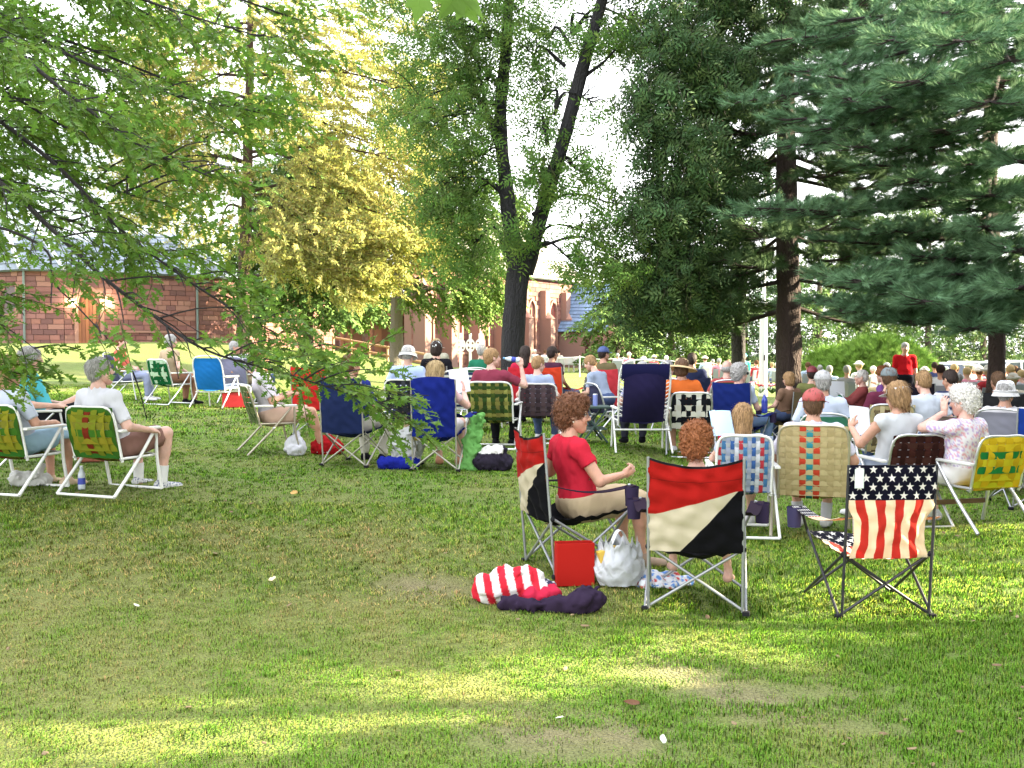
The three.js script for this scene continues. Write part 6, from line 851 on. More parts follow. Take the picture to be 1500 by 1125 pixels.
  p = spot(938, 13.3); const rc = slingChair('tall navy reclining chair with white frame and laced edges', p, PI + 0.02, C(0.015, 0.012, 0.045), { w: 0.62, H: 1.17, S: 0.42, lean: 0.36, frame: M.white, arm: M.white, strip: plainFab(C(0.013, 0.013, 0.06)), inset: 0.86, gap: 0.02, sag: 0.14 });
  for (const s of [-1, 1]) for (let k = 0; k < 11; k++) { const y = 0.5 + k * 0.05, z = -0.2 - (y - 0.42) * Math.tan(0.36); part('lace', bar(V(s * 0.27, y, z - 0.02), V(s * 0.31, y + 0.02, z), 0.006, 0.006, 5), M.white, rc); }
  person({ label: 'person lying back hidden in the navy recliner, legs showing', pos: p, ry: PI + 0.02, lean: 0.62, hip: [0.52, 0.02], H: 1.55, neckF: -0.02, hair: ['short', HAIRC.grey, 2], shirt: { c: C(0.3, 0.3, 0.45) }, pants: { c: C(0.05, 0.05, 0.08) }, shoes: { c: blk }, feet: { l: [0.12, 0.14, 0.62], r: [-0.12, 0.14, 0.62] } });
  p = spot(868, 13.9); smallTable('dark green folding table with cans beside the recliner', p, 0.1);
  const can = (px, lab, c, h) => { const t = spot(px, 13.85), T = thing('drink_can', lab, 'can', V(t.x, p.y + 0.507, t.z)); part('can_body', new THREE.CylinderGeometry(0.032, 0.032, h, 16).translate(0, h / 2, 0), mat(c, 0.35), T); part('can_lid', new THREE.CylinderGeometry(0.028, 0.032, 0.012, 16).translate(0, h + 0.006, 0), M.alu, T); };
  can(856, 'pale drink can on the green folding table', C(0.6, 0.66, 0.6), 0.12); can(872, 'tall blue striped cup on the green folding table', C(0.2, 0.25, 0.55), 0.15);
  p = spot(893, 15.4); slingChair('low dark chair under the leaning boy', p, PI / 2 + 0.4, C(0.03, 0.03, 0.06), { H: 0.75 });
  person({ label: 'boy in grey-blue tee leaning forward over the folding table', pos: p, ry: PI + 0.9, H: 1.5, child: true, lean: -0.45, hip: [0.52, -0.05], head: { pitch: 0.4, yaw: 0.2 }, neckF: 0.1, hair: ['short', HAIRC.sandy, 3], shirt: { c: C(0.27, 0.32, 0.42), sleeve: 0.75 }, pants: { c: denim }, shoes: { c: whiteShoe }, hands: { l: [0.1, 0.62, 0.4], r: [-0.15, 0.6, 0.42] } });
  p = spot(1152, 16); quadChair('brown and green camping chair by the pine trunk', p, PI + 0.6, { back: plainFab(C(0.12, 0.09, 0.05)), H: 0.9, sit: 1 });
  person({ label: 'child with fair brown hair in the brown camping chair', pos: p, ry: PI + 0.4, H: 1.4, child: true, hip: [0.52, -0.08], hair: ['bob', HAIRC.sandy, 5], shirt: { c: C(0.2, 0.12, 0.08) }, pants: { c: denim }, shoes: { c: whiteShoe } });
  p = spot(1252, 17.5); slingChair('green sling chair of the white-haired reader', p, PI / 2 + 0.2, C(0.02, 0.16, 0.06), { H: 0.85 });
  const rd = person({ label: 'white-haired reader in maroon sleeves sitting sideways with a sheet', pos: p, ry: -PI / 2 - 0.2, lean: 0.3, hip: [0.48, -0.1], hair: ['short', HAIRC.white, 5], skin: SKIN.pink, shirt: { c: C(0.25, 0.06, 0.06), sleeve: 1.7 }, pants: { c: C(0.35, 0.06, 0.04) }, shoes: { c: blk }, hands: { l: [0.12, 0.8, 0.28], r: [-0.12, 0.8, 0.28] } });
  paper('large white sheet held by the maroon-sleeved reader', wristOf(rd, 'l').add(V(-0.05, 0.12, 0.05)), 0.3, 0.3, [-0.2, 0.1, 0]);
  p = spot(1190, 17); quadChair('olive camping chair of the maroon-hatted listener', p, PI - 0.3, { back: plainFab(C(0.1, 0.11, 0.04)), H: 0.95, sit: 1 });
  person({ label: 'listener in maroon hat above an olive camping chair', pos: p, ry: PI - 0.3, hip: [0.52, -0.1], hat: ['cap', C(0.2, 0.03, 0.04)], hair: ['short', HAIRC.dark, 3], shirt: { c: C(0.16, 0.17, 0.06) }, pants: { c: khaki }, shoes: { c: blk } });
  p = spot(1335, 15.6); quadChair('black camping chair in front of the standing man', p, PI - 0.2, { back: plainFab(C(0.015, 0.012, 0.02)), H: 1.05, sit: 1 });
  person({ label: 'listener in purple top bending by the black camping chair', pos: spot(1306, 17), ry: PI + 0.8, hip: [0.5, -0.05], lean: -0.1, hair: ['curly', HAIRC.red, 1], skin: SKIN.pink, shirt: { c: C(0.2, 0.08, 0.3) }, pants: { c: blk }, shoes: { c: blk } }); slingChair('dark sling chair under the purple-topped listener', spot(1306, 17), PI + 0.8, C(0.05, 0.04, 0.06));
  p = spot(1325, 24); person({ label: 'man standing in red polo shirt and black trousers facing the audience', pos: p, ry: -0.15, standing: true, lean: 0.0, hip: [0.95, 0], H: 1.76, b: 1.2, cell: 0.02, hair: ['short', HAIRC.grey, 9], skin: SKIN.pink, shirt: { c: C(0.5, 0.012, 0.02), sleeve: 0.85 }, collar: C(0.4, 0.01, 0.02), pants: { c: C(0.012, 0.012, 0.02) }, shoes: { c: blk }, feet: { l: [0.14, 0.08, 0.02], r: [-0.14, 0.08, 0] }, hands: { l: [0.27, 0.86, 0.06], r: [-0.27, 0.86, 0.06], ld: [0, -1, 0.2], rd: [0, -1, 0.2] }, elbow: { l: [0.3, 0, -1], r: [-0.3, 0, -1] } });
  p = spot(990, 17); slingChair('grey sling chair behind the straw hat', p, PI - 0.5, C(0.18, 0.18, 0.2)); person({ label: 'grey-haired listener leaning back beyond the straw hat', pos: p, ry: PI / 2 + 0.5, lean: 0.4, hip: [0.46, -0.1], hair: ['short', HAIRC.grey, 8], skin: SKIN.pink, shirt: { c: C(0.55, 0.35, 0.32), sleeve: 0.9 }, pants: { c: C(0.05, 0.08, 0.07) }, shoes: { c: whiteShoe }, feet: { l: [0.12, 0.1, 0.6], r: [-0.12, 0.1, 0.6] } });
  p = spot(1014, 19); quadChair('navy camping chair of the black-haired man', p, PI, { back: plainFab(C(0.02, 0.025, 0.06)), H: 0.95, sit: 1 }); person({ label: 'black-haired man in dark navy above the straw hat', pos: p, ry: PI - 0.3, H: 1.85, hip: [0.54, -0.1], lean: 0.1, hair: ['short', HAIRC.dark, 6], skin: SKIN.deep, shirt: { c: C(0.02, 0.025, 0.06) }, pants: { c: blk }, shoes: { c: blk } });
}
// --- middle rows
{
  let p = spot(644, 11.3); quadChair('royal blue camping chair with a blond woman reading', p, PI - 0.12, { back: plainFab(C(0.008, 0.016, 0.15)), H: 1.0, w: 0.48, dip: -0.03, sag: 0.1, wrinkle: 0.018, sit: 1, pole: M.steel });
  const bw = person({ label: 'blond woman reading a sheet in the royal blue camping chair', pos: p, ry: PI - 0.2, H: 1.66, bust: true, hip: [0.42, -0.14], lean: 0.3, head: { pitch: 0.25, yaw: -0.2 }, hair: ['bob', HAIRC.blond, 2], skin: SKIN.pink, shirt: { c: C(0.6, 0.4, 0.42), sleeve: 0.5 }, pants: { c: C(0.6, 0.55, 0.55), len: 0.8 }, shoes: { c: C(0.4, 0.2, 0.12) }, hands: { r: [-0.22, 0.84, 0.22], l: [0.05, 0.82, 0.26], rd: [0, 1, 0.2], rn: [1, 0, 0] } });
  paper('white program sheet in the blond woman\'s hands', wristOf(bw, 'r').add(V(-0.05, 0.12, -0.04)), 0.22, 0.28, [-0.3, -0.2, 0.15], '#d5d8e6');
  p = spot(522, 11.6); quadChair('dark navy camping chair behind hanging oak leaves', p, PI - 0.35, { back: plainFab(C(0.012, 0.02, 0.07)), H: 1.0, w: 0.52, sit: 1, pole: M.steel });
  person({ label: 'person in navy top partly hidden by hanging oak leaves', pos: p, ry: PI - 0.35, H: 1.72, hip: [0.46, -0.12], head: { yaw: -0.4 }, hair: ['short', HAIRC.auburn, 4], skin: SKIN.tan, shirt: { c: C(0.02, 0.03, 0.16), sleeve: 0.8 }, pants: { c: C(0.5, 0.48, 0.42) }, shoes: { c: blk } });
  p = spot(398, 12.4); webChair('olive webbed lawn chair of the auburn-haired man', p, PI / 2 + 0.45, { vc: alt(7, '#4a5a30', '#66704a'), hc: alt(7, '#56643a', '#3f4f2a'), H: 0.82, w: 0.52, frame: mat(C(0.4, 0.36, 0.28), 0.4, { metalness: 0.6 }), bars: false });
  person({ label: 'auburn-haired man in white polo and tan shorts sitting sideways', pos: p, ry: PI / 2 + 0.3, H: 1.78, b: 1.2, lean: 0.28, hip: [0.46, -0.12], hair: ['short', HAIRC.auburn, 8], skin: SKIN.tan, shirt: { c: C(0.58, 0.54, 0.6), sleeve: 0.85 }, collar: C(0.35, 0.1, 0.14), pants: { c: C(0.55, 0.38, 0.3), len: 0.92, wide: 0.03 }, shoes: { c: C(0.5, 0.44, 0.44), c2: C(0.4, 0.08, 0.1) }, feet: { l: [0.1, 0.08, 0.62], r: [-0.12, 0.08, 0.58] }, hands: { l: [0.1, 0.72, 0.18], r: [-0.12, 0.72, 0.2] } });
  softBag('red_tote', 'shiny red bag on the grass under the auburn-haired man', 'bag', spot(478, 12.5), 0, [cap([-0.1, 0.08, 0], [0.12, 0.08, 0], 0.1, 0.09, 0.05), ell([0, 0.16, 0], [0.12, 0.08, 0.06], 0.05)], C(0.32, 0.01, 0.014), { s: 3 });
  softBag('white_sack', 'small white plastic sack beneath the olive webbed chair', 'bag', spot(432, 12.3), 0, [ell([0, 0.1, 0], [0.13, 0.13, 0.09], 0.05), cap([0, 0.2, 0], [0.03, 0.28, 0], 0.04, 0.015, 0.05)], C(0.55, 0.55, 0.6), { s: 5 });
  // things on the grass round the royal blue chair
  softBag('blue_duffel', 'bright blue duffel lying flat between two camping chairs', 'bag', spot(582, 11.2), 0, [cap([-0.15, 0.06, 0], [0.17, 0.06, 0], 0.075, 0.07, 0.04)], C(0.01, 0.016, 0.2), { s: 6 });
  softBag('grey_sack', 'grey plastic sack with yellow wrap resting on the blue duffel', 'bag', spot(595, 11.45), 0.1, [ell([0, 0.24, 0], [0.19, 0.17, 0.13], 0.05), cap([0.1, 0.36, 0], [0.18, 0.4, 0], 0.09, 0.06, 0.05), ell([0, 0.08, 0], [0.15, 0.09, 0.11], 0.05)], C(0.42, 0.42, 0.4), { fn: (x, y, z) => x > 0.07 && y > 0.3 ? C(0.5, 0.38, 0.05) : C(0.42, 0.43, 0.42), s: 7, a: 0.02 });
  softBag('green_towel', 'lime green towel trailing from the blue chair arm to the grass', 'towel', spot(690, 11.25), 0, [cap([0.0, 0.02, 0], [-0.02, 0.3, -0.02], 0.1, 0.07, 0.05), cap([-0.02, 0.3, -0.02], [0.03, 0.55, -0.05], 0.06, 0.03, 0.05), cap([0.06, 0.2, 0], [0.11, 0.58, -0.03], 0.035, 0.04, 0.03), cap([-0.16, 0.02, 0.03], [0.05, 0.03, 0.04], 0.03, 0.04, 0.04)], C(0.12, 0.3, 0.08), { a: 0.022, s: 8, cell: 0.01 });
  softBag('black_bag', 'black soft bag with a white cloth on top, beside green towel', 'bag', spot(722, 11.2), 0.2, [cap([-0.11, 0.1, 0], [0.12, 0.09, 0], 0.11, 0.1, 0.04), ell([0, 0.2, 0], [0.13, 0.07, 0.08], 0.03), cap([-0.1, 0.2, 0], [0.1, 0.24, 0.02], 0.035, 0.045, 0.03)], blk, { fn: (x, y, z) => y > 0.195 && x < 0.1 ? C(0.6, 0.58, 0.56) : C(0.022, 0.018, 0.03), s: 11, a: 0.014 });
  p = spot(722, 13.5); webChair('green and brown plaid lawn chair of the man drinking', p, PI - 0.15, { vc: alt(11, '#3c4a1e', '#8a8a4a', '#2b3a1c', '#6f6a3a'), hc: alt(10, '#2c4020', '#77743c', '#334a24'), H: 0.88, w: 0.6, sw: 0.05, frame: M.white, lean: 0.25 });
  const dm = person({ label: 'sandy-haired man in maroon tee drinking from a bottle', pos: p, ry: PI - 0.35, H: 1.76, b: 1.1, hip: [0.5, -0.1], lean: 0.15, head: { yaw: -0.75, pitch: -0.1 }, hair: ['short', HAIRC.sandy, 1], skin: SKIN.pink, shirt: { c: C(0.2, 0.035, 0.06), sleeve: 0.75 }, pants: { c: blk }, shoes: { c: blk }, hands: { r: [-0.36, 1.08, 0.1], rc: 0.9, rd: [0.1, 1, 0], rn: [0.5, 0, 0.6], l: [0.22, 0.65, 0.18] }, elbow: { r: [-0.8, -1, 0.2] } });
  { const b = bottle('clear bottle tipped at the mouth of the maroon-shirted man', wristOf(dm, 'r').add(V(-0.02, 0.08, 0)), C(0.1, 0.3, 0.5), C(0.55, 0.68, 0.75)); b.rotation.z = 1.45; }
  p = spot(789, 14.1); webChair('grey webbed lawn chair with white frame under a boy', p, PI - 0.05, { vc: alt(7, '#5b4a50', '#3c3238'), hc: alt(7, '#4a3d44', '#574a50'), H: 0.82, w: 0.5, double: true, frame: M.white, leg: M.white, lr: 0.016 });
  person({ label: 'boy with short sandy hair in blue tee on the white-framed chair', pos: p, ry: PI - 0.3, H: 1.5, child: true, hip: [0.48, -0.1], lean: 0.1, head: { yaw: -0.6, pitch: 0.15 }, hair: ['short', HAIRC.sandy, 9], skin: SKIN.pink, shirt: { c: C(0.3, 0.36, 0.5), sleeve: 0.7 }, pants: { c: denim }, shoes: { c: whiteShoe } });
  p = spot(598, 14.6); webChair('white tube lawn chair of the pale-blue-shirted man', p, PI - 0.1, { vc: alt(7, '#2a2c30', '#3a3c42'), hc: alt(6, '#2e3036', '#25272c'), H: 0.84, w: 0.54, double: true, frame: M.white });
  person({ label: 'man in pale blue shirt and bucket hat in the white tube chair', pos: p, ry: PI - 0.15, H: 1.74, b: 1.15, hip: [0.5, -0.1], lean: 0.12, head: { pitch: 0.3 }, hat: ['bucket', C(0.55, 0.55, 0.54)], hair: ['short', HAIRC.grey, 2], shirt: { c: C(0.36, 0.45, 0.68), sleeve: 0.8 }, pants: { c: khaki }, shoes: { c: blk } });
  p = spot(640, 17); quadChair('black camping chair of the listener in white cap', p, PI - 0.2, { back: plainFab(C(0.02, 0.02, 0.03)), H: 0.98, sit: 1 }); person({ label: 'listener in white cap with black band by the forked tree', pos: p, ry: PI - 0.2, H: 1.8, hip: [0.55, -0.1], lean: 0.1, hat: ['cap', C(0.6, 0.62, 0.62)], hair: ['bob', HAIRC.dark, 5], shirt: { c: blk }, pants: { c: blk }, shoes: { c: blk } });
  p = spot(640, 21); person({ label: 'blond listener standing out behind the white cap', pos: p, ry: PI - 0.2, H: 1.8, hip: [0.62, -0.1], lean: 0.1, hair: ['bob', HAIRC.blond, 7], shirt: { c: C(0.4, 0.38, 0.3) }, pants: { c: khaki }, shoes: { c: blk } }); slingChair('tan sling chair of the blond listener', p, PI - 0.2, C(0.3, 0.25, 0.16));
  p = spot(692, 16); slingChair('navy and white striped lounge chair behind the plaid chair', p, PI - 0.1, C(0.5, 0.5, 0.5), { w: 0.8, H: 0.92, lean: 0.5, frame: M.white, mat: new THREE.MeshStandardMaterial({ roughness: 0.9, side: THREE.DoubleSide, map: canvasTex(64, 256, (x, w, h) => { for (let k = 0; k < 16; k++) { x.fillStyle = k % 2 ? '#e4e6ea' : '#1d2f5c'; x.fillRect(0, k * h / 16, w, h / 16 + 1); } }) }) });
  p = spot(706, 19.5); person({ label: 'grey-haired listener in green shirt beside the forked trunk', pos: p, ry: PI - 0.3, hip: [0.56, -0.1], lean: 0.1, hair: ['short', HAIRC.grey, 7], shirt: { c: C(0.02, 0.14, 0.08) }, pants: { c: blk }, shoes: { c: blk } }); slingChair('dark green sling chair of the grey-haired listener', p, PI - 0.3, C(0.02, 0.08, 0.05));
  p = spot(770, 17.6); quadChair('red camping chair of the dark-haired woman', p, PI - 0.1, { back: plainFab(C(0.4, 0.02, 0.03)), H: 0.98, sit: 1 }); person({ label: 'dark-haired woman in red in front of the forked trunk', pos: p, ry: PI - 0.2, H: 1.74, hip: [0.52, -0.1], lean: 0.12, hair: ['long', HAIRC.dark, 2], shirt: { c: C(0.4, 0.02, 0.05) }, pants: { c: denim }, shoes: { c: blk } });
  p = spot(820, 18); quadChair('orange-red camping chair turned towards the stage', p, PI - 0.6, { back: plainFab(C(0.5, 0.05, 0.02)), H: 0.98, sit: 1 }); person({ label: 'dark-skinned listener in black beside the orange-red chair', pos: p.clone().add(V(-0.12, 0, 0)), ry: PI - 0.8, hip: [0.53, -0.1], lean: 0.1, hair: ['short', HAIRC.dark, 4], skin: SKIN.deep, shirt: { c: C(0.06, 0.02, 0.04) }, pants: { c: denim }, shoes: { c: blk } });
  p = spot(884, 18); slingChair('olive sling chair of the navy-capped boy', p, PI - 0.3, C(0.12, 0.11, 0.05), { H: 0.8 }); person({ label: 'boy in navy cap and olive shirt behind the leaning boy', pos: p, ry: PI - 0.5, hip: [0.52, -0.1], lean: 0.05, head: { yaw: -0.4 }, hat: ['cap', C(0.05, 0.08, 0.22)], hair: ['short', HAIRC.dark, 7], skin: SKIN.tan, shirt: { c: C(0.12, 0.1, 0.05) }, pants: { c: denim }, shoes: { c: blk } });
  p = spot(908, 16.6); quadChair('red and blue camping chair beside the navy recliner', p, PI / 2 + 0.8, { back: plainFab(C(0.35, 0.03, 0.04)), seat: plainFab(C(0.05, 0.15, 0.4)), arm: plainFab(C(0.05, 0.2, 0.45)), H: 0.98 });
  p = spot(470, 14.5); quadChair('scarlet camping chair glimpsed behind hanging leaves', p, PI - 0.3, { back: plainFab(C(0.45, 0.02, 0.02)), H: 0.98 });
}
// --- the left-hand pairs
{
  const greenWeb = { vc: hx(['#31561c', '#7c7a22', '#6b7420', '#6a2716', '#6b7420', '#7c7a22', '#31561c']), hc: hx(['#2c5a20', '#6f7420', '#7d7622', '#3a6420', '#75742a', '#6f7420', '#3a6420']), H: 0.8, w: 0.54, S: 0.34, sw: 0.07, sag: 0.09, lean: 0.24, frame: M.white, arm: M.white, lr: 0.015 };
  let p = spot(166, 9.35); webChair('green and brown webbed lawn chair of the white-shirted man', p, PI - 0.38, greenWeb);
  person({ label: 'grey-haired man in white tee and white sneakers looking up', pos: p, ry: PI - 0.55, H: 1.8, b: 1.22, hip: [0.43, -0.14], lean: 0.3, head: { yaw: -0.35, pitch: -0.15 }, hair: ['short', HAIRC.grey, 1], skin: SKIN.pink, shirt: { c: C(0.58, 0.58, 0.64), sleeve: 0.85 }, pants: { c: C(0.22, 0.12, 0.1), len: 0.85, wide: 0.03 }, shoes: { c: whiteShoe, c2: C(0.1, 0.12, 0.2), sock: C(0.66, 0.66, 0.66) }, feet: { l: [0.2, 0.08, 0.42], r: [-0.16, 0.08, 0.4] }, hands: { l: [0.3, 0.58, 0.12], r: [-0.31, 0.58, 0.14] } });
  p = spot(26, 9.35); webChair('green and brown webbed lawn chair of the blond woman', p, PI - 0.3, greenWeb);
  person({ label: 'blond woman in pale blue outfit and sandals in webbed chair', pos: p, ry: PI - 0.5, H: 1.66, b: 1.15, bust: true, hip: [0.44, -0.12], lean: 0.24, head: { yaw: -0.2 }, hair: ['curly', HAIRC.blond, 6], skin: SKIN.tan, shirt: { c: C(0.5, 0.54, 0.66), sleeve: 0.8 }, pants: { c: C(0.3, 0.44, 0.55), len: 1.05, skirt: true }, shoes: { c: C(0.5, 0.38, 0.26) }, hands: { r: [-0.2, 0.62, 0.2], l: [0.2, 0.62, 0.2] } });
  p = spot(62, 10.9); slingChair('dark sling chair ahead of the blond woman', p, PI / 2 + 0.3, C(0.03, 0.03, 0.04)); person({ label: 'person in teal top with crossed black trouser leg', pos: p, ry: PI / 2 + 0.25, lean: 0.3, hip: [0.47, -0.1], hair: ['bob', HAIRC.grey, 4], shirt: { c: C(0.08, 0.42, 0.5), sleeve: 0.9 }, pants: { c: C(0.02, 0.02, 0.025) }, shoes: { c: C(0.35, 0.12, 0.08) }, feet: { l: [0.1, 0.08, 0.4], r: [0.06, 0.36, 0.6] } });
  softBag('clear_sack', 'pale plastic sack under the blond woman\'s chair', 'bag', spot(42, 9.6), 0.2, [cap([-0.12, 0.06, 0], [0.12, 0.05, 0], 0.08, 0.06, 0.05), cap([0.05, 0.08, 0], [0.12, 0.2, 0], 0.06, 0.02, 0.05)], C(0.42, 0.42, 0.4), { s: 14, a: 0.018 });
  bottle('small water bottle on the grass by the white chair leg', spot(117, 9.45), C(0.6, 0.62, 0.65), C(0.5, 0.55, 0.6));
  p = spot(250, 19); webChair('dark green and white webbed chair before the church lawn', p, PI - 0.5, { vc: alt(6, '#10522c', '#9fb8a0', '#10522c'), hc: alt(6, '#0f4a28', '#0f4a28', '#9fb8a0'), H: 0.84, w: 0.52, sw: 0.07, frame: M.alu });
  person({ label: 'grey-haired person in the dark green webbed chair by the church', pos: p, ry: PI - 0.6, hip: [0.5, -0.08], lean: 0.1, hair: ['bob', HAIRC.grey, 2], skin: SKIN.pink, shirt: { c: C(0.4, 0.3, 0.2) }, pants: { c: C(0.3, 0.15, 0.1) }, shoes: { c: blk }, head: { yaw: -0.3 } });
  p = spot(317, 18.6); slingChair('empty bright blue sling chair beside the red cooler', p, PI - 0.25, C(0.01, 0.12, 0.36), { H: 0.92, w: 0.56, lean: 0.25, frame: M.white });
  { const c = thing('cooler', 'red cooler box with white lid behind the blue sling chair', 'cooler', spot(345, 18.9), 0.15); part('cooler_body', rbox(0.46, 0.28, 0.3, 0.02, 0, 0.15, 0), mat(C(0.5, 0.015, 0.02), 0.5), c); part('lid', rbox(0.48, 0.07, 0.32, 0.02, 0, 0.33, 0), mat(C(0.66, 0.66, 0.68), 0.5), c); part('handle', pipe([[-0.25, 0.24, 0], [-0.27, 0.3, 0], [-0.25, 0.4, 0], [0.25, 0.4, 0], [0.27, 0.3, 0], [0.25, 0.24, 0]], 0.012), M.white, c); }
  p = spot(352, 20.5); slingChair('low striped chair beyond the red cooler', p, PI - 0.2, C(0.2, 0.2, 0.3)); person({ label: 'person in slate blue shirt beyond the red cooler', pos: p, ry: PI / 2, hip: [0.46, -0.1], hair: ['short', HAIRC.grey, 5], skin: SKIN.tan, shirt: { c: C(0.2, 0.2, 0.36) }, pants: { c: khaki }, shoes: { c: blk } });
  p = spot(185, 20); slingChair('small folding chair of the red-shirted person in jeans', p, PI / 2, C(0.1, 0.12, 0.2)); person({ label: 'person in red shirt and jeans sitting by the church lawn', pos: p, ry: PI / 2 + 0.1, hip: [0.48, -0.1], hair: ['short', HAIRC.auburn, 3], skin: SKIN.pink, shirt: { c: C(0.5, 0.12, 0.08) }, pants: { c: C(0.25, 0.28, 0.42) }, shoes: { c: whiteShoe } });
  p = spot(370, 21); person({ label: 'person in pale shirt seated by the pin oak trunk', pos: p, ry: PI - 0.4, hip: [0.48, -0.1], hair: ['short', HAIRC.brown, 3], shirt: { c: C(0.5, 0.52, 0.58) }, pants: { c: denim }, shoes: { c: blk } }); slingChair('grey chair by the pin oak trunk', p, PI - 0.4, C(0.2, 0.2, 0.22));
}
// ---------------------------------------------------------------- the far side of the lawn
{
  const q = rng(501);
  // far listeners: one figure each, seated
  function farFigure(px, d, shirt, hair, label, group, o = {}) {
    const sk = [SKIN.fair, SKIN.pink, SKIN.tan][Math.floor(q() * 3)], h = o.h || 0.47, ry = PI + (q() - 0.6) * 1.2, ln = 0.1 + 0.2 * q(), pants = o.pants || [khaki, denim, blk, C(0.4, 0.4, 0.4)][Math.floor(q() * 4)];
    const u = V(0, Math.cos(ln), -Math.sin(ln)), P = V(0, h, -0.1), N = P.clone().addScaledVector(u, 0.5), hd = N.clone().add(V(0, 0.17, 0.03)), pr = [ell(hd, [0.078, 0.11, 0.095], 0.01, sk), ell(hd.clone().add(V(0, 0.03, -0.02)), [0.09, 0.1, 0.105], 0.005, hair), cap(N, hd, 0.05, 0.05, 0.02, sk), ell(P.clone().addScaledVector(u, 0.05), [0.16, 0.13, 0.12], 0.05, pants), cap(P.clone().addScaledVector(u, 0.15), P.clone().addScaledVector(u, 0.36), 0.13, 0.13, 0.06, shirt), cap(N.clone().add(V(0.16, -0.05, 0)), N.clone().add(V(-0.16, -0.05, 0)), 0.06, 0.06, 0.05, shirt)];
    if (o.hat) pr.push(ell(hd.clone().add(V(0, 0.06, 0)), [0.15, 0.03, 0.15], 0.01, o.hat), ell(hd.clone().add(V(0, 0.09, 0)), [0.095, 0.07, 0.1], 0.01, o.hat));
    for (const s of [-1, 1]) { const sh = N.clone().add(V(s * 0.19, -0.06, 0)), el = sh.clone().add(V(s * 0.06, -0.26, 0.08)), wr = V(s * (0.1 + 0.1 * q()), h + 0.14 + 0.1 * q(), 0.2), kn = V(s * 0.12, h + 0.02, 0.34); pr.push(cap(sh, el, 0.055, 0.042, 0.02, shirt), cap(el, wr, 0.04, 0.03, 0.01, sk), cap(V(s * 0.09, h, -0.06), kn, 0.085, 0.06, 0.03, pants), cap(kn, V(s * 0.13, 0.08, 0.34), 0.055, 0.04, 0.02, o.bare ? sk : pants), cap(V(s * 0.13, 0.05, 0.32), V(s * 0.15, 0.045, 0.46), 0.045, 0.04, 0.01, blk)); }
    const m = top('person', blob(pr, 0.028, {}), M.cloth, label, 'person', group); m.position.copy(spot(px, d)); m.rotation.y = ry;
    return m;
  }
  const chairG = merge([sheet((u, v) => [(u - 0.5) * 0.46, 0.42, (v - 0.5) * 0.44], 4, 4, 0.03), sheet((u, v) => [(u - 0.5) * 0.46, 0.44 + v * 0.44, -0.22 - 0.1 * v], 4, 4, 0.025)].map((g) => tint(g, [1, 1, 1])));
  const legG = (sx, sz) => bar(V(sx * 0.2, 0, sz * 0.22), V(sx * 0.19, 0.43, sz * 0.19), 0.018, 0.018, 6);
  function whiteChair(px, d, label, group, ry = PI, m = M.white) { const T = thing('plastic_chair', label, 'chair', spot(px, d), ry, group); part('shell', chairG, m, T); for (const a of [-1, 1]) for (const b of [-1, 1]) part('leg', legG(a, b), m, T); return T; }
  for (let k = 0; k < 9; k++) whiteChair(826 + k * 7.2, 60 + (k % 2) * 1.2, 'empty white plastic chair in the row before the church porch', 'white chairs before the church porch', PI - 0.9 + 0.2 * q());
  for (const [px, d, s, h, lab] of [[786, 58, C(0.6, 0.6, 0.62), HAIRC.white, 'white-clad listener seated beside the forked trunk by the rope'], [797, 60, C(0.62, 0.62, 0.62), HAIRC.brown, 'brown-haired white-clad listener near the church wall'], [808, 58, C(0.5, 0.5, 0.55), HAIRC.grey, 'grey-haired listener seated at the first white chairs'], [818, 60, C(0.6, 0.55, 0.5), HAIRC.dark, 'dark-haired listener at the end of the white chairs']]) { farFigure(px, d, s, h, lab); whiteChair(px, d, 'white plastic chair ' + ['under the listener by the trunk', 'under the brown-haired listener', 'under the grey-haired listener', 'under the dark-haired listener'][Math.round((px - 786) / 10.6)], null, PI); }
  // crowd beyond the rope, seen over the seated rows
  const cols = [['white', C(0.66, 0.66, 0.66)], ['pale blue', C(0.4, 0.5, 0.66)], ['pink', C(0.6, 0.24, 0.3)], ['red', C(0.45, 0.04, 0.05)], ['cream', C(0.6, 0.54, 0.42)], ['navy', C(0.04, 0.05, 0.12)], ['grey', C(0.36, 0.36, 0.38)]], hairs = [['white-haired', HAIRC.white], ['dark-haired', HAIRC.dark], ['fair-haired', HAIRC.blond], ['brown-haired', HAIRC.brown], ['grey-haired', HAIRC.grey]];
  const crowdChair = mat(C(0.25, 0.27, 0.3), 0.6);
  const row = [[920, 44], [943, 41], [960, 46], [905, 48], [976, 43], [1030, 44], [1042, 47], [1052, 41], [1066, 45], [1095, 46], [1103, 42], [1136, 45], [1128, 48], [1180, 33], [1196, 36], [1204, 33], [1212, 38], [1222, 34], [1252, 29], [1262, 33], [1272, 31], [1282, 34], [1292, 30], [1368, 30], [1380, 33], [1392, 28], [1402, 31], [1412, 27], [1424, 31], [1436, 29], [1446, 34], [1470, 29], [1482, 32], [1492, 28], [1500, 34], [1410, 23], [1428, 24], [1474, 23], [1490, 22], [1355, 26], [1246, 24], [1216, 27], [1378, 21], [1398, 20], [1442, 20], [1488, 18.5]];
  const zone = (px) => px < 1000 ? 'before the low trees' : px < 1110 ? 'between hickory and flagpole' : px < 1160 ? 'behind the flagpole' : px < 1235 ? 'between pine trunk and clipped dome' : px < 1340 ? 'in front of the clipped dome' : px < 1440 ? 'in front of the white cars' : 'at the end of the car row';
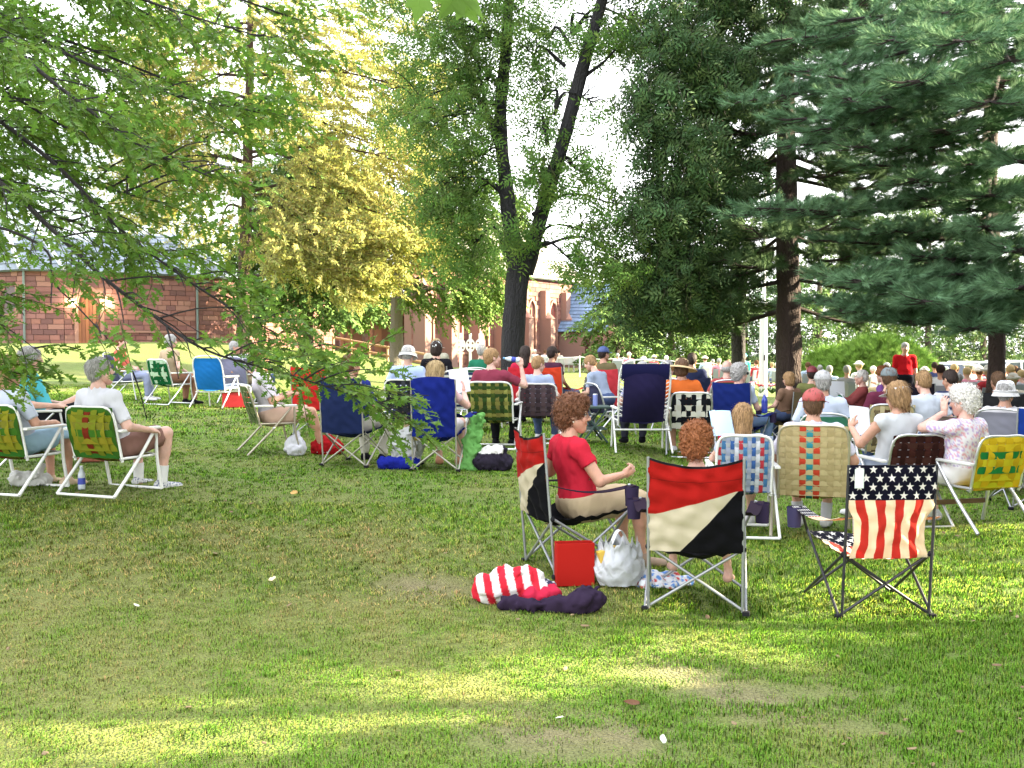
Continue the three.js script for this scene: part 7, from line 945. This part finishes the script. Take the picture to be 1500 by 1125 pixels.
  for (const [px, d] of row) {
    const c = cols[Math.floor(q() * (d > 40 ? 5 : 7))], h = hairs[Math.floor(q() * 5)], z = zone(px), lab = `${h[0]} listener in ${c[0]} ${z}`;
    const hatted = q() < 0.25, f = farFigure(px, d, c[1], h[1], hatted ? lab.replace('listener', 'listener with pale hat') : lab, 'listeners ' + z, hatted ? { hat: C(0.55, 0.52, 0.45) } : {}); f.scale.setScalar(0.92 + 0.13 * q()); const w = whiteChair(px, d, `grey garden chair of ${h[0]} ${c[0]} listener ${z}`, 'chairs ' + z, 0, crowdChair); w.position.copy(f.position); w.rotation.y = f.rotation.y;
  }
  farFigure(1088, 40, C(0.1, 0.5, 0.5), HAIRC.grey, 'listener under a turquoise sun hat beside the flagpole', null, { hat: C(0.12, 0.62, 0.62), h: 0.75 }); whiteChair(1088, 40, 'grey chair under the turquoise-hatted listener', null, PI, crowdChair);
  farFigure(1079, 42, C(0.6, 0.66, 0.66), HAIRC.white, 'listener in pale aqua next to the turquoise hat', null, { h: 0.6 }); whiteChair(1079, 42, 'grey chair under the listener in pale aqua', null, PI, crowdChair);
  // rope line on stakes
  const R = thing('rope_barrier', 'thin white rope on stakes across the far lawn', 'rope'), rp = []; for (let k = 0; k <= 9; k++) { const p = spot(785 + k * 64, 52 - k * 1.6); rp.push(p.clone().add(V(0, 1.0, 0))); part('stake', bar(p.clone().add(V(0, -0.1, 0)), p.clone().add(V(0, 1.05, 0)), 0.025), M.white, R); }
  for (let k = 0; k < 9; k++) { const a = rp[k], b = rp[k + 1]; part('rope', pipe([a, a.clone().lerp(b, 0.5).add(V(0, -0.1, 0)), b], 0.018, 6, 10), M.white, R); }
  // flagpole and flower bed
  { const p = spot(1118, 37), F = thing('flagpole', 'thick white flagpole rising from a flower bed by the pine', 'flagpole', p); part('pole', bar(V(0, 0, 0), V(0, 3.4, 0), 0.15, 0.14, 16), mat(C(0.62, 0.64, 0.64), 0.5), F); part('pole', bar(V(0, 3.4, 0), V(0, 12, 0), 0.065, 0.04, 12), mat(C(0.62, 0.64, 0.64), 0.5), F); part('collar', new THREE.CylinderGeometry(0.16, 0.17, 0.2, 16).translate(0, 0.1, 0), M.white, F); part('cleat', box(0.04, 0.2, 0.08, 0, 1.4, 0.16), M.dark, F);
    const fg = (() => { const o = []; for (let k = 0; k < 6; k++) { const a = k * 1.047, g = new THREE.SphereGeometry(0.05, 6, 4); g.scale(1, 0.5, 1); g.translate(Math.cos(a) * 0.06, 0.3 + 0.03 * Math.sin(k * 3), Math.sin(a) * 0.06); o.push(tint(g, [1, 1, 1])); } const l = []; for (let k = 0; k < 7; k++) { const a = k * 0.9, g = sheet((u, v) => [Math.cos(a) * v * 0.16 + (u - 0.5) * 0.06 * Math.sin(PI * v), 0.08 + v * 0.16, Math.sin(a) * v * 0.16], 2, 3, 0.004); l.push(tint(g, [0.1, 0.25, 0.06])); } return [merge(o), merge(l)]; })();
    for (let k = 0; k < 26; k++) { const a = q() * 6.28, r = 0.4 + 1.7 * Math.sqrt(q()), c = q() < 0.5 ? ['pink', C(0.62, 0.2, 0.26)] : q() < 0.5 ? ['white', C(0.66, 0.62, 0.6)] : ['red', C(0.45, 0.05, 0.06)], x = p.x + Math.cos(a) * r, z = p.z + Math.sin(a) * r * 0.6, T = thing('flower_plant', `${c[0]} flowering plant in the bed round the flagpole`, 'flower', V(x, ground(x, z), z), q() * 6, 'flowers round the flagpole'); T.scale.setScalar(1.1 + 0.5 * q()); part('blossoms', fg[0], mat(c[1], 0.8), T); part('leaves', fg[1], mat(C(0.06, 0.13, 0.03), 0.8), T); } }
  // clipped yew dome and lower neighbour
  for (const [px, d, rx, ry, lab, n, sd] of [[1288, 33, 1.6, 1.8, 'large clipped yew dome behind the standing man', 2600, 1], [1222, 35, 1.0, 1.5, 'smaller clipped yew mound touching the large dome', 1200, 2]]) {
    const p = spot(px, d), T = thing('clipped_shrub', lab, 'shrub', p), qq = rng(600 + sd), list = [];
    part('stems', merge([0, 1, 2, 3].map((k) => limb([V(0, 0, 0), V(Math.cos(k * 1.6) * 0.3, 0.6, Math.sin(k * 1.6) * 0.3), V(Math.cos(k * 1.6) * rx * 0.6, ry * 0.75, Math.sin(k * 1.6) * rx * 0.6)], [0.08, 0.05, 0.02], 6, 8))), bark(C(0.08, 0.05, 0.04)), T);
    for (let k = 0; k < n; k++) { const a = qq() * 6.283, t = Math.acos(1 - qq() * 1.0), r = 0.9 + 0.12 * qq() + 0.03 * noise2(a * 2, t * 4), dr = V(Math.cos(a) * Math.sin(t), Math.cos(t), Math.sin(a) * Math.sin(t)), sq = 1 + 0.1 * Math.sin(2 * t), pp = V(dr.x * rx * r * sq, 0.05 + dr.y * ry * r, dr.z * rx * r * sq); list.push({ p: pp, dir: dr.clone().add(V((qq() - 0.5) * 0.9, 0.3 * qq(), (qq() - 0.5) * 0.9)), roll: qq() * 6, s: 0.9 + 0.5 * qq(), col: C(0.13, 0.24, 0.035).lerp(C(0.18, 0.3, 0.05), qq()) }); }
    crown(T, SPRAY.bigtuft, NEEDLE, list, 'foliage');
  }
  // white cars parked past the crowd
  function car(label, px, d, ry, col, L = 4.5) {
    const T = thing('parked_car', label, 'car', spot(px, d), ry), bm = mat(col, 0.3, { clearcoat: 0.6 }), gl = mat(C(0.03, 0.04, 0.05), 0.1), W = 0.86;
    const prof = (pts, z0, dz, bev = 0.05) => { const s = new THREE.Shape(); pts.forEach(([x, y], i) => i ? s.lineTo(x, y) : s.moveTo(x, y)); const g = new THREE.ExtrudeGeometry(s, { depth: dz, bevelEnabled: true, bevelThickness: bev, bevelSize: bev, bevelSegments: 2 }); g.translate(0, 0, z0); return g; };
    part('body', prof([[-2.15, 0.32], [-2.2, 0.62], [-2.1, 0.86], [-1.3, 0.94], [0.95, 0.94], [1.95, 0.82], [2.2, 0.62], [2.15, 0.32], [1.75, 0.3], [1.7, 0.5], [1.4, 0.62], [1.1, 0.5], [1.05, 0.3], [-1.05, 0.3], [-1.1, 0.5], [-1.4, 0.62], [-1.7, 0.5], [-1.75, 0.3]], -W, 2 * W), bm, T);
    part('cabin', prof([[-1.5, 0.96], [-0.85, 1.4], [0.25, 1.42], [1.05, 0.96]], -W + 0.1, 2 * W - 0.2, 0.04), gl, T); part('roof', prof([[-0.86, 1.4], [-0.7, 1.46], [0.15, 1.47], [0.27, 1.42]], -W + 0.12, 2 * W - 0.24, 0.04), bm, T);
    for (const z of [-1, 1]) { part('pillar', bar(V(-0.3, 0.95, z * (W - 0.03)), V(-0.3, 1.43, z * (W - 0.07)), 0.04), bm, T); part('pillar', bar(V(1.02, 0.95, z * (W - 0.03)), V(0.28, 1.43, z * (W - 0.07)), 0.035), bm, T); part('pillar', bar(V(-1.5, 0.95, z * (W - 0.03)), V(-0.86, 1.42, z * (W - 0.07)), 0.045), bm, T); for (const x of [-1.4, 1.4]) { const w = part('wheel', new THREE.CylinderGeometry(0.31, 0.31, 0.2, 20).rotateX(PI / 2).translate(x, 0.31, z * (W - 0.06)), M.black, T); part('rim', new THREE.CylinderGeometry(0.18, 0.18, 0.03, 16).rotateX(PI / 2).translate(x, 0.31, z * (W + 0.05)), M.alu, w); } part('headlight', box(0.06, 0.14, 0.3, 2.2, 0.66, z * 0.6), mat(C(0.6, 0.62, 0.65), 0.2), T); part('tail_light', box(0.06, 0.14, 0.25, -2.22, 0.7, z * 0.62), mat(C(0.3, 0.02, 0.02), 0.3), T); }
    return T;
  }
  car('white sedan parked beyond the crowd near the young tree', 1428, 41, 0.1, C(0.68, 0.69, 0.7)); car('white hatchback parked nose-in beside the white sedan', 1384, 41, 1.1, C(0.66, 0.67, 0.68)); car('silver car at the end of the parked row', 1484, 42, 0.25, C(0.5, 0.52, 0.55));
  { const p = spot(1457, 33), Y = thing('young_tree', 'slim young tree trunk with small crown before the cars', 'tree'), list = [], qq = rng(88); part('trunk', limb([p.clone().add(V(0, -0.1, 0)), p.clone().add(V(0.03, 1.5, 0)), p.clone().add(V(0, 4.5, 0))], [0.11, 0.09, 0.04], 8, 12), bark(C(0.09, 0.06, 0.05)), Y); const vs = [[p.clone().add(V(0, 3.4, 0)), 1.3, 0.8, 1.2, 60], [p.clone().add(V(0.3, 4.4, 0)), 1.2, 0.8, 1.1, 60]]; part('limbs', branches(vs, (c) => V(p.x, c.y - 0.6, p.z), qq, 0.03, 5), bark(C(0.09, 0.06, 0.05)), Y).userData.kind = 'stuff'; fill(list, vs, qq, { axis: p, colA: C(0.05, 0.1, 0.03), colB: C(0.09, 0.15, 0.04) }); crown(Y, SPRAY.pin, LEAF, list); }
  // three white cut-out figures on posts in front of the nave
  for (let k = 0; k < 3; k++) {
    const p = spot(675 + k * 14, 42), T = thing('white_cutout', 'white oval cut-out on a post before the nave wall', 'cut-out', p, 0.05 * k, 'white cut-outs before the nave'); T.scale.setScalar(1.15); const s = new THREE.Shape(); s.absellipse(0, 1.2, 0.17, 0.24, 0, 6.283); for (const [x, y] of [[-0.07, 1.3], [0.08, 1.28], [-0.06, 1.12], [0.07, 1.1]]) { const h = new THREE.Path(); h.absellipse(x, y, 0.035, 0.04, 0, 6.283); s.holes.push(h); }
    part('oval_board', new THREE.ExtrudeGeometry(s, { depth: 0.04, bevelEnabled: false }), M.white, T); part('finial', rbox(0.09, 0.22, 0.04, 0.01, 0, 1.52, 0.02), M.white, T); part('post', rbox(0.1, 0.96, 0.05, 0.01, 0, 0.48, 0.02), M.white, T); part('foot', rbox(0.3, 0.05, 0.25, 0.01, 0.05, 0.03, 0.02), M.white, T);
  }
}
scene.traverse((o) => { if (o.isMesh) { o.castShadow = true; o.receiveShadow = true; } });
renderer.render(scene, camera);
